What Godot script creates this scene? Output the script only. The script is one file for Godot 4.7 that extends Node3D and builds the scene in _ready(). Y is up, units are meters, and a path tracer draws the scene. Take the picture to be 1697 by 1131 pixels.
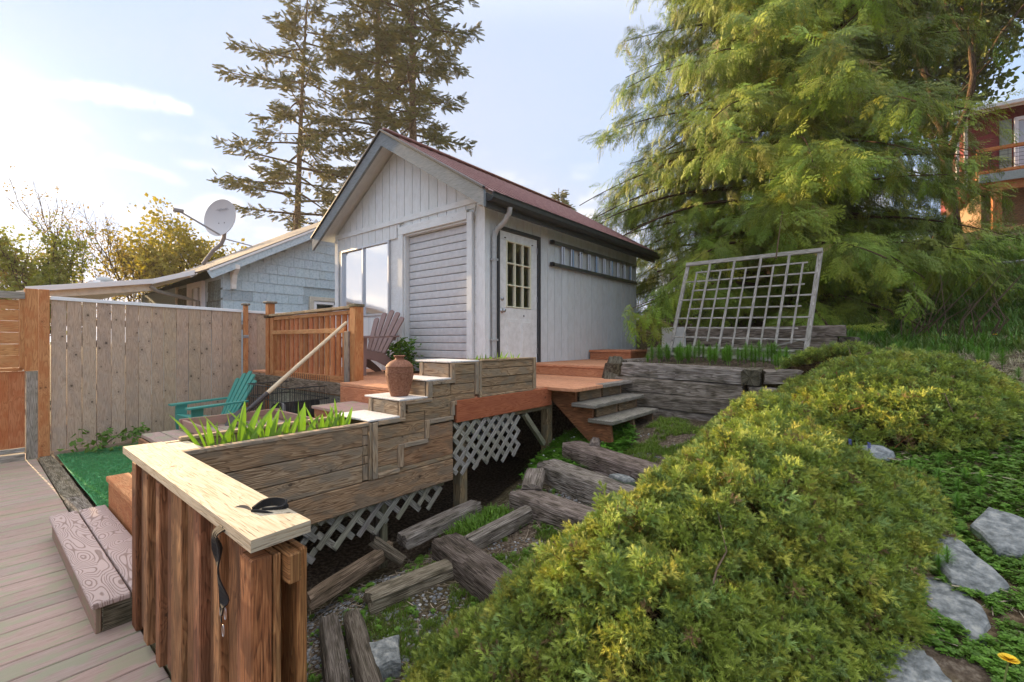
extends Node3D
# A grey garden shed on a cedar deck beside a juniper bank, late sun from the left.
# World axes follow the shed: its front faces +z, its door side faces +x; y = 0 is the lower deck.


var rng := RandomNumberGenerator.new()
var M := {}
var tally := {}
var wob := FastNoiseLite.new()


func r(a: float, b: float) -> float:
	return rng.randf_range(a, b)


func lin(c: Color) -> Color:
	return c.srgb_to_linear()


func grey(v: float, spread := 0.0) -> Color:
	var k := v * (1.0 + r(-spread, spread))
	return Color(k * (1.0 + r(-0.3, 0.3) * spread), k, k * (1.0 + r(-0.3, 0.3) * spread))


# ------------------------------------------------------------------ meshes
class MB:
	var v := PackedVector3Array()
	var n := PackedVector3Array()
	var t := PackedVector2Array()
	var c := PackedColorArray()
	var col := Color.WHITE

	func tri(a: Vector3, b: Vector3, d: Vector3, ua := Vector2.ZERO, ub := Vector2.ZERO, ud := Vector2.ZERO, out := Vector3.ZERO) -> void:
		var m := (d - a).cross(b - a)
		if m.length_squared() < 1e-18:
			return
		m = m.normalized()
		if out != Vector3.ZERO and m.dot(out) < 0.0:
			v.append_array([a, d, b])
			t.append_array([ua, ud, ub])
			m = -m
		else:
			v.append_array([a, b, d])
			t.append_array([ua, ub, ud])
		n.append_array([m, m, m])
		c.append_array([col, col, col])

	func quad(a: Vector3, b: Vector3, d: Vector3, e: Vector3, ua := Vector2.ZERO, ub := Vector2.ZERO, ud := Vector2.ZERO, ue := Vector2.ZERO, out := Vector3.ZERO) -> void:
		tri(a, b, d, ua, ub, ud, out)
		tri(a, d, e, ua, ud, ue, out)

	# triangle with its own vertex normals
	func stri(a: Vector3, b: Vector3, d: Vector3, na: Vector3, nb: Vector3, nd: Vector3, ua := Vector2.ZERO, ub := Vector2.ZERO, ud := Vector2.ZERO) -> void:
		var m := (d - a).cross(b - a)
		if m.dot(na + nb + nd) < 0.0:
			v.append_array([a, d, b])
			n.append_array([na, nd, nb])
			t.append_array([ua, ud, ub])
		else:
			v.append_array([a, b, d])
			n.append_array([na, nb, nd])
			t.append_array([ua, ub, ud])
		c.append_array([col, col, col])

	func mesh() -> ArrayMesh:
		var a := []
		a.resize(Mesh.ARRAY_MAX)
		a[Mesh.ARRAY_VERTEX] = v
		a[Mesh.ARRAY_NORMAL] = n
		a[Mesh.ARRAY_TEX_UV] = t
		a[Mesh.ARRAY_COLOR] = c
		var m := ArrayMesh.new()
		m.add_surface_from_arrays(Mesh.PRIMITIVE_TRIANGLES, a)
		return m

	static func corner(k: int, s: Vector3, h: Vector3, b: float) -> Vector3:
		var p := Vector3(s.x * (h.x - b), s.y * (h.y - b), s.z * (h.z - b))
		p[k] = s[k] * h[k]
		return p

	# bevelled box; u runs along axis ax (1.6 m a repeat), v across it (0.4 m)
	func box(x: Transform3D, size: Vector3, b := 0.004, ax := 0, uo := Vector2.ZERO) -> void:
		var h := size * 0.5
		b = minf(b, minf(h.x, minf(h.y, h.z)) * 0.6)
		for k in 3:
			var i := (k + 1) % 3
			var j := (k + 2) % 3
			for sg in [-1.0, 1.0]:
				var q: Array[Vector3] = []
				var w: Array[Vector2] = []
				for e in [[-1.0, -1.0], [1.0, -1.0], [1.0, 1.0], [-1.0, 1.0]]:
					var s := Vector3.ZERO
					s[k] = sg
					s[i] = e[0]
					s[j] = e[1]
					var p := corner(k, s, h, b)
					q.append(x * p)
					w.append(uvof(p, k, ax, uo))
				var out := Vector3.ZERO
				out[k] = sg
				quad(q[0], q[1], q[2], q[3], w[0], w[1], w[2], w[3], x.basis * out)
		if b <= 0.0005:
			return
		for m in 3:
			var i := (m + 1) % 3
			var j := (m + 2) % 3
			for si in [-1.0, 1.0]:
				for sj in [-1.0, 1.0]:
					var s0 := Vector3.ZERO
					s0[i] = si
					s0[j] = sj
					var s1 := s0
					s0[m] = -1.0
					s1[m] = 1.0
					var a := corner(i, s0, h, b)
					var d := corner(i, s1, h, b)
					var e := corner(j, s1, h, b)
					var f := corner(j, s0, h, b)
					var out := Vector3.ZERO
					out[i] = si
					out[j] = sj
					quad(x * a, x * d, x * e, x * f, uvof(a, i, ax, uo), uvof(d, i, ax, uo), uvof(e, i, ax, uo), uvof(f, i, ax, uo), x.basis * out)
		for sx in [-1.0, 1.0]:
			for sy in [-1.0, 1.0]:
				for sz in [-1.0, 1.0]:
					var s := Vector3(sx, sy, sz)
					var a := corner(0, s, h, b)
					tri(x * a, x * corner(1, s, h, b), x * corner(2, s, h, b), uvof(a, 0, ax, uo), uvof(a, 0, ax, uo), uvof(a, 0, ax, uo), x.basis * s)

	static func uvof(p: Vector3, k: int, ax: int, uo: Vector2) -> Vector2:
		if k == ax:
			return Vector2(p[(k + 1) % 3] * 0.15, p[(k + 2) % 3] * 2.5) + uo
		var o := 3 - k - ax
		return Vector2(p[ax] / 1.6, p[o] / 0.4 + k * 0.37) + uo

	func tube(pts: Array, rad: Array, sides := 8, capped := true) -> void:
		var rings := []
		var nrm := []
		var side := Vector3.ZERO
		var run := 0.0
		var us := []
		for i in pts.size():
			var a: Vector3 = pts[maxi(i - 1, 0)]
			var b: Vector3 = pts[mini(i + 1, pts.size() - 1)]
			var d := (b - a).normalized()
			if side == Vector3.ZERO:
				side = d.cross(Vector3.UP if absf(d.y) < 0.9 else Vector3.RIGHT).normalized()
			else:
				side = (side - d * side.dot(d)).normalized()
			var up := d.cross(side)
			var ring := []
			var nn := []
			for k in sides:
				var an := TAU * k / sides
				var o := side * cos(an) + up * sin(an)
				ring.append(pts[i] + o * rad[i])
				nn.append(o)
			rings.append(ring)
			nrm.append(nn)
			if i > 0:
				run += (pts[i] - pts[i - 1]).length()
			us.append(run / 1.6)
		for i in pts.size() - 1:
			for k in sides:
				var l := (k + 1) % sides
				var v0 := float(k) / sides
				var v1 := float(k + 1) / sides
				stri(rings[i][k], rings[i + 1][k], rings[i + 1][l], nrm[i][k], nrm[i + 1][k], nrm[i + 1][l], Vector2(us[i], v0), Vector2(us[i + 1], v0), Vector2(us[i + 1], v1))
				stri(rings[i][k], rings[i + 1][l], rings[i][l], nrm[i][k], nrm[i + 1][l], nrm[i][l], Vector2(us[i], v0), Vector2(us[i + 1], v1), Vector2(us[i], v1))
		if capped:
			for e in [0, pts.size() - 1]:
				var d: Vector3 = (pts[1] - pts[0]) if e == 0 else (pts[e - 1] - pts[e])
				for k in sides:
					tri(pts[e], rings[e][k], rings[e][(k + 1) % sides], Vector2(0, 0), Vector2(0.02, 0), Vector2(0, 0.05), -d)

	func lathe(prof: Array, sides := 32, at := Vector3.ZERO) -> void:
		var m := prof.size()
		for i in m - 1:
			var p: Vector2 = prof[i]
			var q: Vector2 = prof[i + 1]
			var before: Vector2 = prof[maxi(i - 1, 0)]
			var after: Vector2 = prof[mini(i + 2, m - 1)]
			var t0 := (q - before).normalized()
			var t1 := (after - p).normalized()
			for k in sides:
				var a := TAU * k / sides
				var b := TAU * (k + 1) / sides
				var ca := Vector3(cos(a), 0, sin(a))
				var cb := Vector3(cos(b), 0, sin(b))
				var up := Vector3.UP
				var n0a := (ca * t0.y - up * t0.x).normalized()
				var n0b := (cb * t0.y - up * t0.x).normalized()
				var n1a := (ca * t1.y - up * t1.x).normalized()
				var n1b := (cb * t1.y - up * t1.x).normalized()
				var pa := at + ca * p.x + up * p.y
				var pb := at + cb * p.x + up * p.y
				var qa := at + ca * q.x + up * q.y
				var qb := at + cb * q.x + up * q.y
				stri(pa, qa, qb, n0a, n1a, n1b)
				stri(pa, qb, pb, n0a, n1b, n0b)

	# extruded polygon (xy outline, clockwise or not), thickness along z
	func slab(x: Transform3D, poly: PackedVector2Array, z0: float, z1: float, uo := Vector2.ZERO, us := 0.625, vs := 2.5) -> void:
		var ids := Geometry2D.triangulate_polygon(poly)
		for i in range(0, ids.size(), 3):
			var a := poly[ids[i]]
			var b := poly[ids[i + 1]]
			var d := poly[ids[i + 2]]
			var ua := Vector2(a.x * us, a.y * vs) + uo
			var ub := Vector2(b.x * us, b.y * vs) + uo
			var ud := Vector2(d.x * us, d.y * vs) + uo
			for z in [z0, z1]:
				tri(x * Vector3(a.x, a.y, z), x * Vector3(b.x, b.y, z), x * Vector3(d.x, d.y, z), ua, ub, ud, x.basis * Vector3(0, 0, z - (z0 + z1) * 0.5))
		var mid := Vector2.ZERO
		for p in poly:
			mid += p
		mid /= poly.size()
		var ccw := not Geometry2D.is_polygon_clockwise(poly)
		for i in poly.size():
			var a := poly[i]
			var b := poly[(i + 1) % poly.size()]
			var o2 := (b - a).orthogonal() * (-1.0 if ccw else 1.0)
			o2 = Vector2((b - a).y, -(b - a).x) if ccw else Vector2(-(b - a).y, (b - a).x)
			quad(x * Vector3(a.x, a.y, z0), x * Vector3(b.x, b.y, z0), x * Vector3(b.x, b.y, z1), x * Vector3(a.x, a.y, z1), Vector2(0, z0 * vs) + uo, Vector2((b - a).length() * us, z0 * vs) + uo, Vector2((b - a).length() * us, z1 * vs) + uo, Vector2(0, z1 * vs) + uo, x.basis * Vector3(o2.x, o2.y, 0))


# ------------------------------------------------------------------ nodes
func numbered(called: String) -> String:
	tally[called] = tally.get(called, -1) + 1
	return called if tally[called] == 0 else "%s_%03d" % [called, tally[called]]


func tag(o: Node, label: String, category: String, group := "") -> Node:
	o.set_meta("label", label)
	o.set_meta("category", category)
	if group:
		o.set_meta("group", group)
	return o


func thing(called: String, label: String, category: String, at := Vector3.ZERO, turn := 0.0, group := "") -> Node3D:
	var o := Node3D.new()
	o.name = numbered(called)
	add_child(o)
	o.position = at
	o.rotation.y = turn
	tag(o, label, category, group)
	return o


func put(parent: Node3D, called: String, mesh: Mesh, mat: Material, at := Vector3.ZERO) -> MeshInstance3D:
	var o := MeshInstance3D.new()
	o.mesh = mesh
	o.material_override = null
	if mesh is ArrayMesh and mesh.get_surface_count():
		mesh.surface_set_material(0, mat)
	o.name = numbered(called) if parent == self else called
	parent.add_child(o, true)
	o.position = at
	return o


func local(parent: Node3D, p: Vector3) -> Vector3:
	return p if parent == self else parent.global_transform.affine_inverse() * p


func setting(called: String, mesh: Mesh, mat: Material, at := Vector3.ZERO) -> MeshInstance3D:
	var o := put(self, called, mesh, mat, at)
	o.set_meta("kind", "structure")
	return o


# a board between two opposite corners given in world coordinates
func bd(parent: Node3D, called: String, a: Vector3, b: Vector3, mat: String, tint := Color.WHITE, bevel := 0.004, ax := -1) -> MeshInstance3D:
	var size := (b - a).abs()
	if ax < 0:
		ax = size.max_axis_index()
	var mb := MB.new()
	mb.col = tint
	mb.box(Transform3D(), size, bevel, ax, Vector2(rng.randf(), rng.randf()))
	return put(parent, called, mb.mesh(), M[mat], local(parent, (a + b) * 0.5))


# the same, in the parent's own axes and turned
func bl(parent: Node3D, called: String, at: Vector3, size: Vector3, mat: String, tint := Color.WHITE, turn := Basis(), bevel := 0.004, ax := -1) -> MeshInstance3D:
	if ax < 0:
		ax = size.max_axis_index()
	var mb := MB.new()
	mb.col = tint
	mb.box(Transform3D(turn, Vector3.ZERO), size, bevel, ax, Vector2(rng.randf(), rng.randf()))
	return put(parent, called, mb.mesh(), M[mat], at)


func aim(d: Vector3, hint := Vector3.UP) -> Basis:
	var x := d.normalized()
	var z := x.cross(hint)
	if z.length() < 0.01:
		z = x.cross(Vector3(0.3, 0, 1))
	z = z.normalized()
	return Basis(x, z.cross(x), z)


# a bar from p to q (world), w wide (sideways) and h thick (towards hint)
func bar(parent: Node3D, called: String, p: Vector3, q: Vector3, w: float, h: float, mat: String, tint := Color.WHITE, hint := Vector3.UP, bevel := 0.003) -> MeshInstance3D:
	p = local(parent, p)
	q = local(parent, q)
	var mb := MB.new()
	mb.col = tint
	mb.box(Transform3D(aim(q - p, hint), Vector3.ZERO), Vector3((q - p).length(), h, w), bevel, 0, Vector2(rng.randf(), rng.randf()))
	return put(parent, called, mb.mesh(), M[mat], (p + q) * 0.5)


func pipe(parent: Node3D, called: String, pts: Array, rad: float, mat: String, tint := Color.WHITE, sides := 8) -> MeshInstance3D:
	var mb := MB.new()
	mb.col = tint
	var o: Vector3 = pts[0]
	var q := []
	var rr := []
	for p in pts:
		q.append(p - o)
		rr.append(rad)
	mb.tube(q, rr, sides)
	return put(parent, called, mb.mesh(), M[mat], local(parent, o))


# an old timber with checked, uneven faces, from p to q along its top centre line
func timber(parent: Node3D, called: String, p: Vector3, q: Vector3, w: float, h: float, mat: String, tint := Color.WHITE, rough := 0.012) -> MeshInstance3D:
	var mb := MB.new()
	mb.col = tint
	var length := (q - p).length()
	var x := aim(q - p)
	var segs := clampi(int(length / 0.09), 5, 26)
	var seedy := r(0, 500)
	var uo := Vector2(rng.randf(), rng.randf())
	var sect := []
	var rd := 0.018
	var hw := w * 0.5
	for e in [[-hw, -h], [-hw * 0.4, -h], [hw * 0.4, -h], [hw, -h], [hw, -h * 0.66], [hw, -h * 0.33], [hw, -rd * 1.4], [hw - rd, 0.0], [hw * 0.5, 0.0], [hw * 0.12, 0.0], [-hw * 0.12, 0.0], [-hw * 0.5, 0.0], [-hw + rd, 0.0], [-hw, -rd * 1.4], [-hw, -h * 0.33], [-hw, -h * 0.66]]:
		sect.append(Vector2(e[0], e[1]))
	var rows := []
	for i in segs + 1:
		var s := float(i) / segs * length
		var row := []
		for k in sect.size():
			var o: Vector2 = sect[k]
			var endy := 1.0 - 0.05 * (1.0 if i == 0 or i == segs else 0.0)
			var d := wob.get_noise_3d(s * 22.0 + seedy, k * 31.0, seedy) * rough * 0.45 + wob.get_noise_3d(s * 90.0, k * 47.0, seedy + 9.0) * rough * 0.3
			var from := Vector2(0, -h * 0.5)
			var away := (o - from).normalized()
			o = from + (o - from) * endy + away * d
			var along := s + wob.get_noise_2d(k * 60.0, seedy + i * 3.0) * rough * (2.0 if i == 0 or i == segs else 0.3)
			row.append(x * Vector3(along, o.y, o.x))
		rows.append(row)
	var m := sect.size()
	for i in segs:
		for k in m:
			var l := (k + 1) % m
			var u0 := float(i) / segs * length / 1.6
			var u1 := float(i + 1) / segs * length / 1.6
			var v0 := k * 0.11
			var v1 := (k + 1) * 0.11
			var mid: Vector3 = (rows[i][k] + rows[i + 1][l]) * 0.5 - x * Vector3((i + 0.5) / segs * length, -h * 0.5, 0)
			mb.quad(rows[i][k], rows[i + 1][k], rows[i + 1][l], rows[i][l], Vector2(u0, v0) + uo, Vector2(u1, v0) + uo, Vector2(u1, v1) + uo, Vector2(u0, v1) + uo, mid)
	for e in [0, segs]:
		var mid := x * Vector3(float(e) / segs * length, -h * 0.5, 0)
		for k in m:
			mb.tri(mid, rows[e][k], rows[e][(k + 1) % m], uo, uo + Vector2(0.05, 0), uo + Vector2(0.03, 0.1), x.x * (-1.0 if e == 0 else 1.0))
	return put(parent, called, mb.mesh(), M[mat], local(parent, p))


func scatter(parent: Node3D, called: String, mesh: Mesh, mat: Material, where: Array, colors: Array) -> MultiMeshInstance3D:
	var mm := MultiMesh.new()
	mm.transform_format = MultiMesh.TRANSFORM_3D
	mm.use_colors = true
	mm.mesh = mesh
	mesh.surface_set_material(0, mat)
	mm.instance_count = where.size()
	for i in where.size():
		mm.set_instance_transform(i, where[i])
		mm.set_instance_color(i, colors[i])
	var o := MultiMeshInstance3D.new()
	o.multimesh = mm
	o.name = numbered(called) if parent == self else called
	parent.add_child(o, true)
	o.set_meta("kind", "stuff")
	return o


func frame_of(up: Vector3, spin: float, k: float, k2 := -1.0) -> Basis:
	up = up.normalized()
	var a := up.cross(Vector3(0.31, 0.2, 0.93) if absf(up.y) > 0.9 else Vector3.UP).normalized()
	var b := Basis(a, up, a.cross(up)).rotated(up, spin)
	return b.scaled_local(Vector3(k, k2 if k2 > 0.0 else k, k))


# ------------------------------------------------------------------ materials
func noise_bytes(w: int, h: int, freq: float, oct: int, seedn: int, sx := 1, sy := 1) -> PackedByteArray:
	var f := FastNoiseLite.new()
	f.noise_type = FastNoiseLite.TYPE_SIMPLEX_SMOOTH
	f.seed = seedn
	f.frequency = freq
	f.fractal_octaves = oct
	var im := f.get_seamless_image(w / sx, h / sy)
	im.convert(Image.FORMAT_L8)
	if sx > 1 or sy > 1:
		im.resize(w, h, Image.INTERPOLATE_CUBIC)
	return im.get_data()


# a board's face: growth rings drawn out along u, knots that the grain flows round, fine fibres and checks
func wood(seedn: int, dark: Color, mid: Color, light: Color, rings := 7.0, knots := 3, contrast := 0.6, fibre := 0.35, stain := 0.25, stain_to := Color(0.3, 0.3, 0.3), checks := 0.0, knot_dark := 0.6) -> Array:
	var W := 1024
	var H := 256
	var warp := noise_bytes(W, H, 0.02, 2, seedn, 8, 1)
	var fib := noise_bytes(W, H, 0.3, 3, seedn + 7, 32, 1)
	var patch := noise_bytes(W, H, 0.012, 4, seedn + 13, 2, 1)
	var fine := noise_bytes(W, H, 0.4, 2, seedn + 21, 8, 1)
	var rg := RandomNumberGenerator.new()
	rg.seed = seedn
	var kn := []
	for i in knots:
		kn.append([rg.randf(), rg.randf(), rg.randf_range(0.03, 0.075)])
	var out := PackedByteArray()
	out.resize(W * H * 3)
	var hi := PackedByteArray()
	hi.resize(W * H)
	for y in H:
		var v := float(y) / H
		for x in W:
			var i := y * W + x
			var u := float(x) / W
			var f := v * rings + (warp[i] / 255.0 - 0.5) * rings * 0.34
			var kd := 0.0
			for k in kn:
				var du: float = absf(u - k[0])
				if du > 0.5:
					du = 1.0 - du
				if du > 0.09:
					continue
				var dv: float = v - k[1]
				if dv > 0.5:
					dv -= 1.0
				elif dv < -0.5:
					dv += 1.0
				du *= 4.0
				var rr: float = k[2]
				var q: float = (du * du * 0.35 + dv * dv) / (rr * rr)
				f += (1.0 if dv > 0.0 else -1.0) * 1.6 * exp(-q * 0.28) * rings / 7.0
				var core: float = (du * du * 0.7 + dv * dv) / (rr * rr * 0.16)
				kd = maxf(kd, clampf(1.6 - core, 0.0, 1.0))
				kd = maxf(kd, 0.35 * exp(-q * 0.7) * (0.5 + 0.5 * sin(sqrt(q) * 14.0)))
			var t := f - floorf(f)
			var ring := t * t * (1.0 - smoothstep(0.86, 1.0, t))
			var fb := fib[i] / 255.0 - 0.5
			var a := clampf(0.5 - (ring - 0.25) * contrast * 1.6 + fb * fibre * 2.0 + (fine[i] / 255.0 - 0.5) * 0.22, 0.0, 1.0)
			var c := dark.lerp(mid, a * 2.0) if a < 0.5 else mid.lerp(light, a * 2.0 - 1.0)
			var s := smoothstep(0.42, 0.75, patch[i] / 255.0 + fb * 0.2) * stain
			c = c.lerp(stain_to, s)
			c = c.lerp(dark * 0.55, kd * knot_dark)
			var ck := 0.0
			if checks > 0.0:
				ck = smoothstep(0.3, 0.42, -fb + (patch[i] / 255.0 - 0.55) * 0.5) * checks
				c = c.lerp(dark * 0.3, ck)
			out[i * 3] = clampi(int(c.r * 255.0), 0, 255)
			out[i * 3 + 1] = clampi(int(c.g * 255.0), 0, 255)
			out[i * 3 + 2] = clampi(int(c.b * 255.0), 0, 255)
			hi[i] = clampi(int((a * 0.7 + 0.25 - kd * 0.15 - ck * 0.5) * 255.0), 0, 255)
	var im := Image.create_from_data(W, H, false, Image.FORMAT_RGB8, out)
	var hm := Image.create_from_data(W, H, false, Image.FORMAT_L8, hi)
	hm.convert(Image.FORMAT_RGBA8)
	hm.bump_map_to_normal_map(2.2)
	return [ImageTexture.create_from_image(im), ImageTexture.create_from_image(hm)]


func wood_mat(called: String, tex: Array, rough := 0.85, bump := 0.6, spec := 0.35) -> StandardMaterial3D:
	var m := StandardMaterial3D.new()
	m.resource_name = called
	m.albedo_texture = tex[0]
	m.normal_enabled = true
	m.normal_texture = tex[1]
	m.normal_scale = bump
	m.roughness = rough
	m.metallic_specular = spec
	m.vertex_color_use_as_albedo = true
	M[called] = m
	return m


func blotch(seedn: int, freq: float, oct: int, stops: Array, size := 512, normal := false, strength := 4.0) -> NoiseTexture2D:
	var f := FastNoiseLite.new()
	f.noise_type = FastNoiseLite.TYPE_SIMPLEX_SMOOTH
	f.seed = seedn
	f.frequency = freq
	f.fractal_octaves = oct
	f.fractal_gain = 0.6
	var t := NoiseTexture2D.new()
	t.width = size
	t.height = size
	t.seamless = true
	t.noise = f
	if normal:
		t.as_normal_map = true
		t.bump_strength = strength
	else:
		var g := Gradient.new()
		var off := PackedFloat32Array()
		var cs := PackedColorArray()
		for s in stops:
			off.append(s[0])
			cs.append(s[1])
		g.offsets = off
		g.colors = cs
		t.color_ramp = g
	return t


# plain material with a mottled colour laid on by position
func coat(called: String, stops: Array, rough := 0.8, metal := 0.0, scale := 1.0, freq := 0.02, oct := 5, bump := 0.0, spec := 0.5, seedn := 3, world := true) -> StandardMaterial3D:
	var m := StandardMaterial3D.new()
	m.resource_name = called
	m.albedo_texture = blotch(seedn, freq, oct, stops)
	m.uv1_triplanar = true
	m.uv1_world_triplanar = world
	m.uv1_scale = Vector3.ONE * scale
	m.roughness = rough
	m.metallic = metal
	m.metallic_specular = spec
	m.vertex_color_use_as_albedo = true
	if bump > 0.0:
		m.normal_enabled = true
		m.normal_texture = blotch(seedn + 5, freq * 2.0, oct, [], 512, true, 6.0)
		m.normal_scale = bump
	M[called] = m
	return m


func plain(called: String, c: Color, rough := 0.6, metal := 0.0, spec := 0.5) -> StandardMaterial3D:
	var m := StandardMaterial3D.new()
	m.resource_name = called
	m.albedo_color = c
	m.roughness = rough
	m.metallic = metal
	m.metallic_specular = spec
	m.vertex_color_use_as_albedo = true
	M[called] = m
	return m


func leaf_mat(called: String, back: float, rough := 0.55, warm := Color(1.0, 1.0, 0.45)) -> StandardMaterial3D:
	var m := plain(called, Color.WHITE, rough, 0.0, 0.4)
	m.backlight_enabled = true
	m.backlight = Color(warm.r * back, warm.g * back, warm.b * back)
	return m


func c8(a: int, b: int, c: int) -> Color:
	return Color(a / 255.0, b / 255.0, c / 255.0)


func make_materials() -> void:
	wood_mat("planter_wood", wood(11, c8(104, 84, 66), c8(164, 138, 110), c8(204, 182, 154), 12.0, 3, 0.38, 0.5, 0.7, c8(138, 128, 114)), 0.88, 0.8)
	wood_mat("grey_wood", wood(23, c8(100, 94, 88), c8(156, 150, 142), c8(194, 190, 182), 12.0, 2, 0.3, 0.5, 0.3, c8(120, 120, 104)), 0.9, 0.8)
	wood_mat("fence_wood", wood(37, c8(148, 122, 102), c8(194, 168, 146), c8(214, 192, 172), 11.0, 9, 0.22, 0.36, 0.18, c8(150, 142, 138), 0.0, 0.85), 0.85, 0.5)
	wood_mat("stained_wood", wood(41, c8(86, 56, 34), c8(148, 102, 68), c8(184, 140, 100), 14.0, 2, 0.35, 0.6, 0.6, c8(118, 86, 58)), 0.75, 0.6, 0.4)
	wood_mat("orange_wood", wood(53, c8(152, 98, 60), c8(198, 142, 96), c8(216, 168, 122), 12.0, 3, 0.3, 0.3, 0.4, c8(178, 104, 62)), 0.75, 0.5)
	wood_mat("deck_wood", wood(61, c8(160, 100, 68), c8(206, 146, 108), c8(226, 172, 138), 13.0, 2, 0.3, 0.35, 0.4, c8(186, 128, 98)), 0.75, 0.5)
	wood_mat("pale_wood", wood(71, c8(168, 146, 116), c8(216, 202, 176), c8(236, 226, 206), 9.0, 2, 0.25, 0.4, 0.4, c8(196, 184, 160), 0.5), 0.8, 0.7)
	wood_mat("tie_wood", wood(83, c8(74, 66, 60), c8(138, 128, 119), c8(184, 176, 166), 9.0, 1, 0.3, 0.7, 0.5, c8(84, 78, 66), 0.9), 0.92, 1.4, 0.25)
	wood_mat("composite", wood(97, c8(146, 122, 110), c8(172, 148, 136), c8(192, 170, 158), 10.0, 0, 0.18, 0.25, 0.85, c8(158, 154, 128)), 0.8, 0.3)
	wood_mat("siding", wood(101, c8(192, 195, 193), c8(220, 224, 224), c8(230, 233, 233), 7.0, 1, 0.12, 0.3, 0.12, c8(172, 170, 162), 0.0, 0.25), 0.75, 0.45, 0.45)
	wood_mat("trim_grey", wood(113, c8(110, 116, 118), c8(134, 142, 146), c8(160, 166, 168), 6.0, 1, 0.2, 0.5, 0.4, c8(154, 158, 158), 0.25, 0.25), 0.8, 0.7, 0.4)
	wood_mat("bark", wood(127, c8(60, 48, 38), c8(122, 102, 84), c8(158, 136, 114), 5.0, 4, 0.5, 0.9, 0.3, c8(130, 124, 110), 0.9), 0.95, 1.6, 0.2)
	swirl_step()
	coat("paint_white", [[0.0, c8(214, 214, 208)], [0.6, c8(232, 232, 228)], [1.0, c8(238, 238, 235)]], 0.45, 0.0, 0.7)
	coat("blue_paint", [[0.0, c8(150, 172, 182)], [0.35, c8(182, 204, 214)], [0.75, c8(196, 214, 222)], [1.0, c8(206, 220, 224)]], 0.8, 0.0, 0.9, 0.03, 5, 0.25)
	coat("blue_paint_shade", [[0.0, c8(78, 84, 78)], [0.5, c8(116, 126, 124)], [1.0, c8(146, 158, 158)]], 0.85, 0.0, 0.9, 0.03, 5, 0.25, 0.4, 9)  # darker copy of the blue paint, shade mixed into its colour
	coat("metal_slat", [[0.0, c8(184, 186, 188)], [1.0, c8(204, 206, 208)]], 0.42, 0.0, 0.8, 0.02, 3)
	coat("roof_red", [[0.0, c8(116, 78, 74)], [0.5, c8(140, 98, 94)], [1.0, c8(160, 118, 112)]], 0.5, 0.0, 0.8)
	coat("roof_grey", [[0.0, c8(88, 80, 74)], [0.5, c8(122, 114, 106)], [1.0, c8(150, 142, 134)]], 0.9, 0.0, 2.0, 0.05, 5, 0.5)
	coat("gutter_dark", [[0.0, c8(44, 48, 52)], [1.0, c8(66, 70, 75)]], 0.4, 0.0, 1.0)
	coat("downpipe", [[0.0, c8(158, 162, 162)], [1.0, c8(184, 188, 188)]], 0.5, 0.0, 1.2)
	coat("soil", [[0.0, c8(48, 40, 33)], [0.45, c8(86, 74, 62)], [0.7, c8(116, 104, 90)], [1.0, c8(146, 136, 120)]], 0.95, 0.0, 1.1, 0.04, 6, 1.2, 0.2, 17)
	coat("turf_base", [[0.0, c8(58, 124, 76)], [1.0, c8(94, 164, 108)]], 0.9, 0.0, 3.0, 0.08, 4)
	coat("clay", [[0.0, c8(92, 58, 40)], [0.4, c8(128, 82, 60)], [0.7, c8(150, 104, 80)], [1.0, c8(136, 112, 98)]], 0.7, 0.0, 5.0, 0.02, 5, 0.4, 0.4, 5, false)
	coat("slate", [[0.0, c8(66, 70, 70)], [0.35, c8(108, 113, 114)], [0.6, c8(138, 142, 143)], [1.0, c8(178, 178, 170)]], 0.85, 0.0, 1.1, 0.03, 8, 1.0, 0.4, 31)
	coat("tile", [[0.0, c8(182, 176, 170)], [0.5, c8(210, 206, 202)], [1.0, c8(224, 222, 220)]], 0.55, 0.0, 3.0, 0.03, 5, 0.2)
	coat("stone", [[0.0, c8(150, 150, 150)], [1.0, c8(210, 208, 204)]], 0.85, 0.0, 25.0, 0.03, 3)
	coat("red_siding", [[0.0, c8(110, 40, 36)], [1.0, c8(136, 54, 48)]], 0.7, 0.0, 1.0)
	coat("roof_teal", [[0.0, c8(92, 134, 132)], [1.0, c8(132, 172, 168)]], 0.45, 0.0, 0.8)
	plain("black_metal", c8(24, 24, 26), 0.5)
	plain("steel", c8(190, 192, 196), 0.32, 1.0)
	plain("alu", c8(196, 198, 202), 0.38, 0.85)
	plain("dish_paint", c8(190, 190, 192), 0.5)
	plain("print_grey", c8(150, 150, 156), 0.6)
	plain("green_plastic", c8(70, 148, 136), 0.5)
	plain("brown_plastic", c8(136, 110, 104), 0.6)
	plain("black_cloth", c8(30, 28, 28), 0.9)
	plain("leather", c8(92, 78, 64), 0.55)
	plain("shovel_iron", c8(70, 66, 66), 0.6, 0.4)
	plain("grey_poly", c8(140, 138, 138), 0.7)
	plain("curtain", c8(208, 214, 222), 0.9)
	plain("vinyl_white", c8(236, 238, 240), 0.4)
	plain("muntin", c8(226, 224, 196), 0.5)
	plain("wire", c8(60, 60, 62), 0.5, 0.6)
	plain("pvc", c8(222, 222, 220), 0.4)
	plain("straw", Color.WHITE, 0.9)
	plain("petal", Color.WHITE, 0.7)
	var g := plain("glass", Color(0.08, 0.09, 0.1, 0.1), 0.03, 0.0, 0.5)
	g.transparency = BaseMaterial3D.TRANSPARENCY_ALPHA
	var mir := plain("mirror_film", c8(228, 232, 236), 0.06, 0.9)
	mir.metallic_specular = 0.6
	leaf_mat("juniper_leaf", 0.3)
	leaf_mat("cedar_leaf", 0.3)
	leaf_mat("fir_leaf", 0.6, 0.6, Color(1.0, 0.85, 0.4))
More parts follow.
